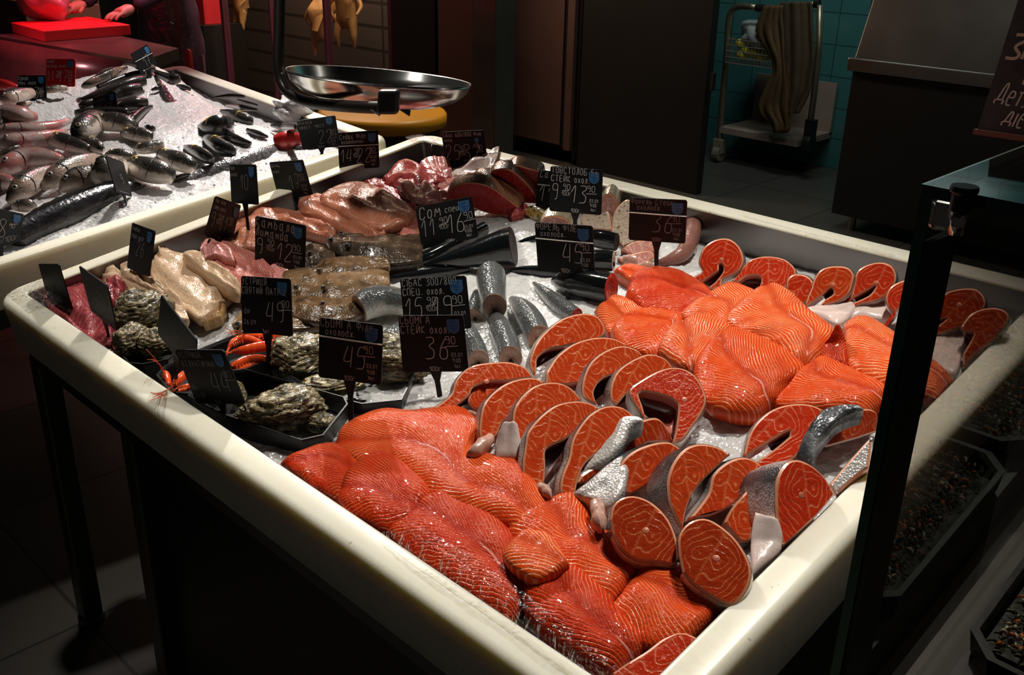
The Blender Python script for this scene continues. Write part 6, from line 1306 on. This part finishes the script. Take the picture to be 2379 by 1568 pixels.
# two tool handles past the far corner of the left counter
for lab, px, py0, py1, r, m, tip in (('rounded red handle standing past the far corner of the left counter', 437, 114, 150, 8, (.75, .015, .02), None), ('thin pinkish hook with a red tip beside the red handle', 470, 130, 156, 5, (.45, .22, .25), 1)):
    D0 = 4.15; p0, p1 = CAM+ray(px, py0)*D0, CAM+ray(px+3, py1)*D0; rr = r*D0/FPX; mb = MB()
    if tip: mb.tube([V3(p1[0], p1[1], 0), p1, p0-V3(0, 0, .01), p0, p0-RT*.012], [rr*.7, rr*.7, rr*.7, rr*.7, rr*.6], 10)
    else: mb.tube([V3(p1[0], p1[1], 0), p1, p0-V3(0, 0, .02), p0-V3(0, 0, .006), p0], [rr, rr, rr, rr*.8, rr*.25], 14)
    tag(mb.build('tool_handle', plain('handle_'+('pink' if tip else 'red'), m, .4), smooth=True, origin=p1-V3(0, 0, .25)), lab, 'handle')

c = CAM+ray(482, 14)*7.4; mb = MB(); mb.box(c-V3(.2, .1, .12), c+V3(.12, .1, .06)); mb.box(c-V3(.18, .08, -.06), c+V3(.10, .08, .085), 1)
tag(mb.build('red_crate', [plain('red_crate_plastic', (.6, .02, .03), .5), plain('white_paper', (.7, .62, .62), .7)], bevel=.004, origin=c-V3(0, 0, .12)), 'red crate with white paper on top behind the worker', 'crate')
p = c-V3(.04, 0, .12); mb = MB(); mb.box((p[0]-.3, p[1]-.15, 0), (p[0]+.22, p[1]+.2, p[2])); tag(mb.build('back_counter', M['panel_dark'], origin=(p[0], p[1], 0)), 'dark counter carrying the red crate behind the worker', 'counter')
# ------------------------------------------------------------------ trolley by the teal wall
YT = 5.16
tp = lambda x, y, d=0.: PY(x, y, YT+d)
t = thing('trolley', 'steel tube trolley with a wire basket in front of the teal tiles', 'trolley', tp(1690, 372)*V3(1, 1, 0)); ORG[t.name] = np.array(t.location)
M['tube'] = plain('worn_steel_tube', (.32, .28, .20), .35, .8, vary=.3, vscale=12)
mb = MB(); mb.tube([tp(*p) for p in spline([(1671,330),(1678,240),(1688,130),(1692,60),(1698,28),(1718,14),(1758,18)], 26)], .022, 10); mb.build('left_post', M['tube'], t, smooth=True)
for g0, g1 in (((1758, 18), (1774, 20)), ((1893, 8), (1903, 9))):
    mb = MB(); mb.tube([tp(*g0), tp(*g1)], .026, 12); mb.build('grip_end', M['black_plastic'], t)
mb = MB(); mb.tube([tp(1774, 20), tp(1903, 9)], .019, 10); mb.build('handle_bar', M['tube'], t, smooth=True)
mb = MB(); mb.tube([tp(*p) for p in [(1905,12),(1902,120),(1890,230),(1876,330)]], .02, 10); mb.build('right_post', M['tube'], t, smooth=True)
p = tp(1668, 366); mb = MB(); mb.tube([p+V3(-.025, 0, .03), p+V3(.025, 0, .03)], .055, 16); mb.box(p+V3(-.035, -.03, .03), p+V3(.035, .03, .13)); mb.build('castor', plain('worn_grey_castor', (.24, .21, .15), .5, vary=.5, vscale=20), t, bevel=.004)
p = tp(1876, 350); mb = MB(); mb.tube([p+V3(-.025, 0, .05), p+V3(.025, 0, .05)], .055, 16); mb.box(p+V3(-.03, -.03, .05), p+V3(.03, .03, .2)); mb.build('castor', M['black_plastic'], t, bevel=.004)
a, b = tp(1672, 300), tp(1860, 300); zb = a[2]
mb = MB(); mb.box((a[0], YT-.02, zb-.02), (b[0], YT+.42, zb+.02)); mb.build('lower_deck', plain('pale_worn_deck', (.34, .26, .21), .6, vary=.4, vscale=5), t)
mb = MB(); mb.box((a[0], YT+.40, zb), (b[0], YT+.42, zb+.34)); mb.build('back_board', plain('pale_board', (.36, .27, .22), .6, vary=.3, vscale=4), t)
bx0, bx1, bz1, bz0 = tp(1700, 100)[0], tp(1820, 100)[0], tp(1710, 90)[2], tp(1710, 145)[2]
mb = MB(); 
for z in np.linspace(bz0, bz1, 5): mb.tube([(bx0, YT-.06, z), (bx1, YT-.06, z)], .0035, 5); mb.tube([(bx0, YT-.06, z), (bx0, YT+.3, z)], .0035, 5); mb.tube([(bx1, YT-.06, z), (bx1, YT+.3, z)], .0035, 5)
for x in np.linspace(bx0, bx1, 15): mb.tube([(x, YT-.06, bz0), (x, YT-.06, bz1)], .003, 5); mb.tube([(x, YT-.06, bz0), (x, YT+.3, bz0)], .003, 5)
mb.build('wire_basket', plain('grey_wire', (.5, .47, .42), .3, .8), t)
q = V3((bx0+bx1)/2, YT+.12, bz0+.02); GLm = 'yellow lemons in the trolley basket'
for k, (dx_, dz_) in enumerate(((-.13, .07), (-.08, .03), (-.03, .02), (.03, -.0), (.07, .02), (-.11, .0))):
    mb = MB(); c = q+V3(dx_, -.10, dz_+.03); mb.ball(c, [.042, .034, .034], 0, 14); mb.tube([c+V3(.038, 0, 0), c+V3(.05, 0, 0)], [.012, .005], 8)
    tag(mb.build('lemon', M['lemon'] if 'lemon' in M else M.setdefault('lemon', plain('yellow_peel', (.55, .48, .03), .45, bumps=(200, .2))), smooth=True, origin=c), ('topmost yellow lemon in the trolley basket, at its left', 'yellow lemon second from the left in the trolley basket', 'yellow lemon in the middle of the trolley basket', 'yellow lemon right of the middle in the trolley basket', 'rightmost yellow lemon in the trolley basket', 'lowest left yellow lemon in the trolley basket')[k], 'lemon', GLm)
c = V3((bx0+bx1)/2+.02, YT+.12, bz1+.03); mb = MB(); mb.ball(c, [.21, .15, .10], 0, 40)
mb.v = [tuple(np.array(p)+(np.array(p)-c)*(.5*vnoise(p[0]*12, p[1]*12+p[2]*16, 1)+.2*vnoise(p[0]*30, p[2]*30, 2))) for p in mb.v]
tag(mb.build('plastic_sheet', plain('grey_white_plastic_sheet', (.42, .44, .45), .3, coat=.4), smooth=True, origin=c-V3(0, 0, .1)), 'crumpled whitish plastic sheet on top of the trolley basket', 'plastic sheet')
# long cloth hung over the handle bar
def cloth(name, label, cols, mat, group=None):
    """cols: list of rows (left px, right px, y px)"""
    n = 26; R = spline([(l, r, y) for l, r, y in cols], 40); vs = []; fs = []
    for i, (l, r, y) in enumerate(R):
        for j in range(n):
            s = j/(n-1); p = tp(l+(r-l)*s, y, -.06+.012*math.sin(s*9+i*.05)+.006*math.sin(s*23+i*.13)-.01); vs.append(p)
    for i in range(39):
        for j in range(n-1): fs.append((i*n+j, i*n+j+1, (i+1)*n+j+1, (i+1)*n+j))
    o = mesh(name, vs, fs, mat, origin=np.mean(vs, 0)); s = o.modifiers.new('solid', 'SOLIDIFY'); s.thickness = .012; tag(o, label, 'clothing', group); return o
def spl(r): return r
M['cloth_brown'] = plain('olive_brown_cloth', (.085, .055, .025), .85, vary=.4, vscale=16, bumps=(60, .5))
cloth('hanging_apron', 'long olive brown apron hung over the trolley handle, nearest', [(1812,1886,4),(1814,1888,20),(1816,1890,70),(1818,1893,130),(1822,1888,180),(1826,1880,220),(1830,1858,262)], M['cloth_brown'])
cloth('hanging_coat', 'brown coat with a pale hem hung behind the olive apron', [(1775,1820,12),(1764,1818,40),(1756,1822,78),(1800,1824,150),(1778,1830,210),(1764,1832,252),(1790,1838,288),(1796,1832,308)], plain('brown_coat_cloth', (.11, .06, .022), .85, vary=.5, vscale=14, bumps=(60, .5)))
# ------------------------------------------------------------------ black cabinet with a steel hood at the right
YC = 4.3
e = lambda x, y: PY(x, y, YC)
xl = e(1975, 200)[0]; zt = e(1985, 150)[2]
t = thing('hooded_cabinet', 'wide black cabinet with a sloping steel hood, right of the teal tiles', 'cabinet', (xl+.9, YC+.3, 0)); ORG[t.name] = V3(xl+.9, YC+.3, 0)
mb = MB(); mb.box((xl, YC, .08), (xl+2.2, YC+.7, zt)); mb.build('body', M['panel_dark'], t, bevel=.006)
mb = MB(); vs = [(xl, YC, zt+.03), (xl+2.2, YC, zt+.03), (xl+2.2, YC+.14, zt+.40), (xl, YC+.14, zt+.40), (xl, YC+.7, zt+.03), (xl+2.2, YC+.7, zt+.03), (xl+2.2, YC+.7, zt+.4), (xl, YC+.7, zt+.4)]
mb.add(vs, [(0, 1, 2, 3), (3, 2, 6, 7), (0, 3, 7, 4), (1, 5, 6, 2), (4, 7, 6, 5), (0, 4, 5, 1)]); o = mb.build('sloping_hood', M['steel_dark'], t, bevel=.006); orient(o)
mb = MB(); mb.box((xl-.02, YC-.03, zt-.03), (xl+2.2, YC, zt+.035)); mb.build('hood_edge', M['steel'], t, bevel=.006)
mb = MB(); mb.box((xl, YC+.12, zt+.42), (xl+2.2, YC+.16, zt+.5)); mb.build('top_rail', M['steel'], t, bevel=.006)
for x in (xl+.1, xl+2.1):
    mb = MB(); mb.tube([(x, YC+.06, 0), (x, YC+.06, .08)], .022, 12); mb.build('foot', M['steel'], t)
# small remote hung at the cupboard edge and dark shelf box on the trolley's left
p = PY(1656, 190, 4.28); mb = MB(); mb.box(p+V3(-.012, -.01, -.05), p+V3(.012, .01, .05)); 
for k in range(5): mb.box(p+V3(-.008, -.013, -.04+k*.018), p+V3(.008, -.009, -.03+k*.018), 1)
tag(mb.build('hanging_clip', [M['steel_dark'], M['chrome']], origin=p), 'small ribbed metal clip hanging at the edge of the black cupboard', 'clip')
# ------------------------------------------------------------------ glass case at the right
XP, YP, ZT = 1.70, .113, 1.345
zb = lambda y: .668+.15*y
t = thing('sneeze_glass', 'upright dim glass screen with a green edge between the counters, at right', 'glass screen', (XP, .7, .75)); ORG[t.name] = V3(XP, .7, .75)
mb = MB(); y1 = 1.5
vs = []
for x in (XP-.003, XP+.003): vs += [(x, YP, zb(YP)), (x, y1, zb(y1)), (x, y1, ZT), (x, YP, ZT)]
mb.add(vs, [(0, 1, 2, 3), (7, 6, 5, 4), (0, 4, 5, 1), (1, 5, 6, 2), (2, 6, 7, 3), (3, 7, 4, 0)]); mb.build('pane', M['pane'], t)
mb = MB(); mb.box((XP-.0045, YP-.002, zb(YP)-.35), (XP+.0045, YP+.0005, ZT)); mb.build('polished_edge', M['glass_edge'], t)
mb = MB(); mb.box((XP+.0035, YP-.001, zb(YP)-.35), (XP+.0105, YP+.050, ZT-.035)); mb.build('black_strip', M['black_matte'], t)
mb = MB(); vs = []
for z_ in (0, -.05):
    for y in (YP, y1): vs += [(XP-.012, y, zb(y)+z_), (XP+.03, y, zb(y)+z_)]
mb.add(vs, [(0, 1, 3, 2), (4, 6, 7, 5), (0, 4, 5, 1), (2, 3, 7, 6), (0, 2, 6, 4), (1, 5, 7, 3)]); o = mb.build('base_rail', plain('grey_base_rail', (.085, .08, .07), .5, .1), t); orient(o)
t = thing('glass_shelf', 'horizontal glass shelf on top of the upright screen', 'shelf', (XP+.3, .6, ZT)); ORG[t.name] = V3(XP+.3, .6, ZT)
mb = MB(); mb.box((XP-.004, YP, ZT), (XP+.7, 1.45, ZT+.008)); mb.build('pane', M['pane_shelf'], t)
mb = MB(); mb.box((XP-.004, YP-.002, ZT-.001), (XP+.7, YP, ZT+.0085)); mb.build('front_edge', M['glass_edge_blue'], t)
mb = MB(); mb.box((XP-.006, YP, ZT), (XP-.004, 1.45, ZT+.008)); mb.build('side_edge', plain('pale_glass_edge', (.22, .25, .22), .15, coat=1.), t)
t = thing('glass_clamp', 'chrome corner clamp with a black disc knob holding the glass shelf', 'clamp', (XP+.02, YP+.03, ZT-.04)); ORG[t.name] = V3(XP+.02, YP+.03, ZT-.04)
mb = MB(); mb.box((XP+.002, YP+.003, ZT-.026), (XP+.020, YP+.02, ZT-.003)); mb.build('clamp_body', M['chrome'], t, bevel=.004)
mb = MB(); mb.box((XP-.007, YP+.003, ZT-.03), (XP-.0035, YP+.018, ZT-.008)); mb.build('outer_plate', M['chrome'], t, bevel=.003)
kp = PZ(2238, 452, ZT+.010); mb = MB(); lathe(mb, kp, [(0, .0065), (.0094, .0065), (.0100, .0052), (.0100, .0028), (.0094, .0015), (.0078, .0), (.0078, -.012), (0, -.012)], 32); mb.build('disc_knob', M['black_plastic'], t, smooth=False)
mb = MB(); mb.tube([kp-V3(0, 0, .012), kp-V3(0, 0, .03)], .0055, 12); mb.build('knob_stem', M['chrome'], t, smooth=True)
# chalk sign standing behind the shelf
YS = .98
sgn = lambda x, y: PY(x, y, YS)
bl = sgn(2272, 303); bl = V3(bl[0], YS, bl[2]); wS, hS = .42, .30; sx = V3(.995, .08, 0); sz = unit(V3(.07, .10, 1))
t = thing('chalk_sign', 'black chalkboard sign with white lettering leaning at the right edge', 'sign', bl+sx*wS/2); ORG[t.name] = bl+sx*wS/2
nS = unit(np.cross(sx, sz)); mb = MB(); mb.box((0, -.006, 0), (wS, .006, hS), 0, (bl, sx, -nS, sz))
def chalkboard():
    q = NT('dusty_chalkboard'); c = q.mix(q.noise(q.obj(), 60, 5, .7), (.010, .010, .011), (.075, .075, .078)); return q.bsdf(c, .7)
M['chalkboard'] = chalkboard(); mb.build('board', M['chalkboard'], t)
mb = MB(); mb.box((-.004, -.010, -.006), (wS, .010, .002), 0, (bl, sx, -nS, sz)); mb.build('frame_edge', plain('reddish_frame_edge', (.16, .06, .045), .5), t)
def sf(u, v, d=0.): return bl+sx*u+sz*v+nS*.0072
cr = plain('cream_sign_paint', (.62, .50, .40), .7); wh = plain('white_sign_paint', (.62, .60, .56), .7)
for nm, tx, u, v, hh, wd, ap, m in (('heading', 'Знижка', .008, .112, .034, .0046, .62, cr), ('heading', 'на', .044, .076, .034, .0044, .62, cr), ('small_lettering', 'Детальніше', .012, .044, .029, .0024, .40, wh), ('small_lettering', 'ðіє', .032, .013, .029, .0024, .40, wh)):
    mb = MB(); ribbons(mb, strokes(tx, u, v, hh, ap, .16, .18), wd, lambda a, b, d: sf(a, b)); mb.build(nm, m, t)
mb = MB(); pb = bl+sx*(wS*.52)+nS*-.02; mb.tube([pb+sz*.1, pb-V3(0, 0, .0), V3(pb[0], pb[1], 0.)], .008, 8); mb.box(V3(pb[0]-.03, pb[1]-.08, 0), V3(pb[0]+.03, pb[1]+.08, .012)); mb.build('stand_post', M['black_plastic'], t)
# ------------------------------------------------------------------ case with trays of small crayfish right of the screen
t = thing('side_case', 'low dark case of shrimp trays right of the glass screen', 'case', (2.05, .7, 0)); ORG[t.name] = V3(2.05, .7, 0)
mb = MB(); vs = []
for z_ in (.064, -.25):
    for y in (.12, 1.5): vs += [(XP+.042, y, zb(y)+z_), (XP+.8, y, zb(y)+z_)]
mb.add(vs, [(0, 1, 3, 2), (4, 6, 7, 5), (0, 4, 5, 1), (2, 3, 7, 6), (0, 2, 6, 4), (1, 5, 7, 3)]); o = mb.build('deck', M['black_plastic'], t); orient(o)
mb = MB(); mb.box((XP+.03, .14, 0), (XP+.8, 1.48, .44)); mb.build('body', M['panel_dark'], t)
def TZ(u, v, h=0.): return V3(XP+.035+u, v, zb(v)+.068+h)+V3(0, 0, 0)
M['kr'] = [plain('kelp_green_bits', (.05, .055, .016), .3, coat=.4), plain('orange_bits', (.55, .13, .02), .3, coat=.4), plain('pale_bits', (.42, .36, .27), .3, coat=.4), plain('dark_bits', (.022, .022, .010), .6)]
for nm, (u0, u1, v0, v1) in (('black tray of tiny mixed shrimps nearest the viewer, right edge', (.012, .36, .33, .68)), ('black tray of tiny mixed shrimps behind the nearest one', (.012, .36, .72, 1.1))):
    mb = MB(); R = []; ch = .03
    def loop(i, h): 
        a, b, c, d = u0+i, u1-i, v0+i, v1-i
        return [TZ(x, y, h) for x, y in ((a+ch, c), (b-ch, c), (b, c+ch), (b, d-ch), (b-ch, d), (a+ch, d), (a, d-ch), (a, c+ch))]
    rr = [loop(.0, .0), loop(-.004, .030), loop(.003, .030), loop(.008, .003)]; vs = [p for r in rr for p in r]; fs = []
    for i in range(3):
        for j in range(8): fs.append((i*8+j, i*8+(j+1) % 8, (i+1)*8+(j+1) % 8, (i+1)*8+j))
    fs += [tuple(range(24, 32)), tuple(range(7, -1, -1))]
    cen = TZ((u0+u1)/2, (v0+v1)/2); o = mesh('black_tray', vs, fs, M['tray_black'], origin=cen, smooth=False); orient(o); tag(o, nm, 'tray', 'black plastic trays')
    mb = MB(); r2 = random.Random(3+int(v0*100)); 
    mb.add([TZ(u0+.01, v0+.03, .012), TZ(u1-.01, v0+.03, .012), TZ(u1-.01, v1-.03, .012), TZ(u0+.01, v1-.03, .012)], [(0, 1, 2, 3)], 3)
    for k in range(2000):
        u, v = r2.uniform(u0+.02, u1-.02), r2.uniform(v0+.025, v1-.025); an = r2.uniform(0, 6.28); L = r2.uniform(.006, .014); cu = r2.uniform(-1.6, 1.6); z0 = .012+r2.uniform(0, .012)+.010*math.sin(max(0., min(1., (u-u0)/(u1-u0)))*3.14); pts = []
        for q in range(4):
            pts.append(TZ(u, v, z0+.003*math.sin(q*1.1))); u += math.cos(an)*L*.33; v += math.sin(an)*L*.33; an += cu*.4
        w_ = r2.uniform(.0012, .0024); mb.tube(pts, [w_, w_*1.2, w_, w_*.4], 5, r2.choices([0, 1, 2, 3], [4, 2.2, 2, 4])[0])
    tag(mb.build('tiny_shrimps', M['kr'], smooth=True, origin=cen), 'wet heap of tiny orange, pale and green shrimps in '+('the nearest right tray' if v0 < .5 else 'the farther right tray'), 'shrimps', kind='stuff')
# ------------------------------------------------------------------ clear wrap film on the rims
def film(name, label, rows, hs, seed, group='clear wrap on the rims', mat='film'):
    n, m = 40, 26; R = [spline(r, n) for r in rows]; vs = []; fs = []
    for i in range(m):
        s = i/(m-1)*(len(rows)-1); k = min(len(rows)-2, int(s)); w = s-k; h = hs[k]*(1-w)+hs[k+1]*w
        for j in range(n):
            x, y = R[k][j][:2]*(1-w)+R[k+1][j][:2]*w; e_ = .0018*vnoise(j*.55+seed, i*.25, 1)+.0015*vnoise(j*1.3+seed, i*.6, 2); vs.append(PH(x, y, h+.002+e_+.001))
    for i in range(m-1):
        for j in range(n-1): fs.append((i*n+j, i*n+j+1, (i+1)*n+j+1, (i+1)*n+j))
    o = mesh(name, vs, fs, M[mat], origin=np.mean(vs, 0)); tag(o, label, 'film', group); return o
film('wrap_film', 'clear wrap stretched over the left corner of the front counter rim', [[(12,684),(60,662),(112,640)], [(40,706),(90,690),(128,668)], [(66,730),(112,712),(150,700)]], [.0, .001, .0], 2.)
film('wrap_film', 'streaky clear wrap hanging down the back inner wall above the steaks', [[(1722,498),(1840,530),(1960,560),(2080,592)], [(1716,520),(1832,556),(1950,590),(2070,622)], [(1712,546),(1822,588),(1935,622),(2050,650)]], [.001, -.03, -.055], 5., mat='film_streak')
film('wrap_film', 'wrinkled clear wrap between the wet fillets and the front rim', [[(985,1222),(1100,1296),(1215,1372),(1345,1478),(1440,1556)], [(940,1232),(1065,1318),(1190,1400),(1325,1502),(1420,1562)], [(880,1236),(1030,1342),(1160,1428),(1310,1528),(1382,1572)]], [.022, .020, .004], 9.)
film('wrap_film', 'clear wrap at the far back corner of the front counter rim', [[(940,318),(975,312),(1020,322)], [(962,334),(986,330),(1010,338)], [(975,365),(984,372),(990,380)]], [.001, .0, -.05], 13.)
# ------------------------------------------------------------------ lights and view
w = bpy.data.worlds.new('world'); SC.world = w; w.use_nodes = True
w.node_tree.nodes['Background'].inputs[0].default_value = (.9, .85, .8, 1); w.node_tree.nodes['Background'].inputs[1].default_value = .010
def spot(loc, target, power, color=(1, .95, .86), size=55, blend=.6, rad=.045, name='ceiling_spot'):
    d = bpy.data.lights.new(name, 'SPOT'); d.energy = power; d.color = color; d.spot_size = math.radians(size); d.spot_blend = blend; d.shadow_soft_size = rad
    o = bpy.data.objects.new(name, d); COL.objects.link(o); o.location = loc
    o.rotation_euler = (Vector(target)-Vector(loc)).to_track_quat('-Z', 'Y').to_euler(); return o
def area(loc, target, power, color, sx, sy, name='lamp_panel'):
    d = bpy.data.lights.new(name, 'AREA'); d.energy = power; d.color = color; d.shape = 'RECTANGLE'; d.size = sx; d.size_y = sy
    o = bpy.data.objects.new(name, d); COL.objects.link(o); o.location = loc
    o.rotation_euler = (Vector(target)-Vector(loc)).to_track_quat('-Z', 'Y').to_euler(); return o
spot((1.22, 1.05, 2.8), (1.12, .42, .88), 135, size=50, blend=.75)
spot((-1.5, 1.75, 2.8), (.34, .52, .9), 330, size=44)
spot((-.24, .12, 2.8), (.30, .36, .88), 80, size=44, blend=.7)
spot((-.85, 1.45, 2.75), (-.85, .6, .92), 175, (1, .93, .9), size=46)
spot((1.38, .75, 2.8), (1.15, .3, .85), 34, size=50)
spot((-3.2, 1.5, 2.5), (-3.15, 1.42, 1.), 85, (1, .05, .09), 75, .8, .1, 'red_lamp')
spot((-2.3, 2.1, 2.6), (-1.15, .62, .95), 34, (1, .16, .30), 42, 1., .15, 'pink_lamp')
spot((-3.4, 3.4, 2.7), (wx, wy, 1.1), 150, (1, .35, .62), 50, .8, .12, 'worker_fill')  # added fill light so the worker shows, not a shop lamp
spot((wx+1.2, wy-.6, 2.7), (wx, wy, 1.0), 60, (1, .5, .7), 45, .8, .12, 'worker_fill')  # second added fill light on the worker
area(((xa+xb)/2, YD+.22, 2.25), ((xa+xb)/2, YD+.40, 0), 46, (1, .78, .58), 2.4, .2, 'cabinet_fill')  # added fill light to bring out the birds and planks in the window
spot((-2.6, -.3, 2.7), (-2.7, 1.05, .8), 100, (1, .42, .45), 36, .9, .2, 'counter_fill')  # added pinkish fill light for the dark front of the meat counter
spot((-1.1, 3.0, 2.8), (ctr[0], ctr[1], .72), 80, (1, .85, .6), 40, .8, .1, 'aisle_fill')  # added warm fill light for the yellow lid
spot((2.3, 1.9, 2.7), (1.95, .55, .7), 42, (1, .93, .8), 34, .8, .08, 'tray_fill')  # added weak fill light over the shrimp trays
area((-3.0, 2.9, 2.9), (-3.2, 4.2, .6), 34, (1, .62, .42), 1.6, .4, 'aisle_fill')  # added warm fill light for the fridge and steel panels
area((-.9, 4.4, 3.0), (-1.2, 5.6, .6), 14, (.85, 1, .95), 1., .4, 'aisle_fill')  # added fill light towards the teal wall
area((.5, 3.0, 3.0), (.3, 4.6, .7), 9, (1, .95, .85), 1., .4, 'aisle_fill')  # added fill light towards the hooded cabinet
SC.view_settings.view_transform = 'Standard'; SC.view_settings.look = 'None'; SC.view_settings.gamma = 1; SC.view_settings.use_curve_mapping = False
SC.view_settings.exposure = 0.
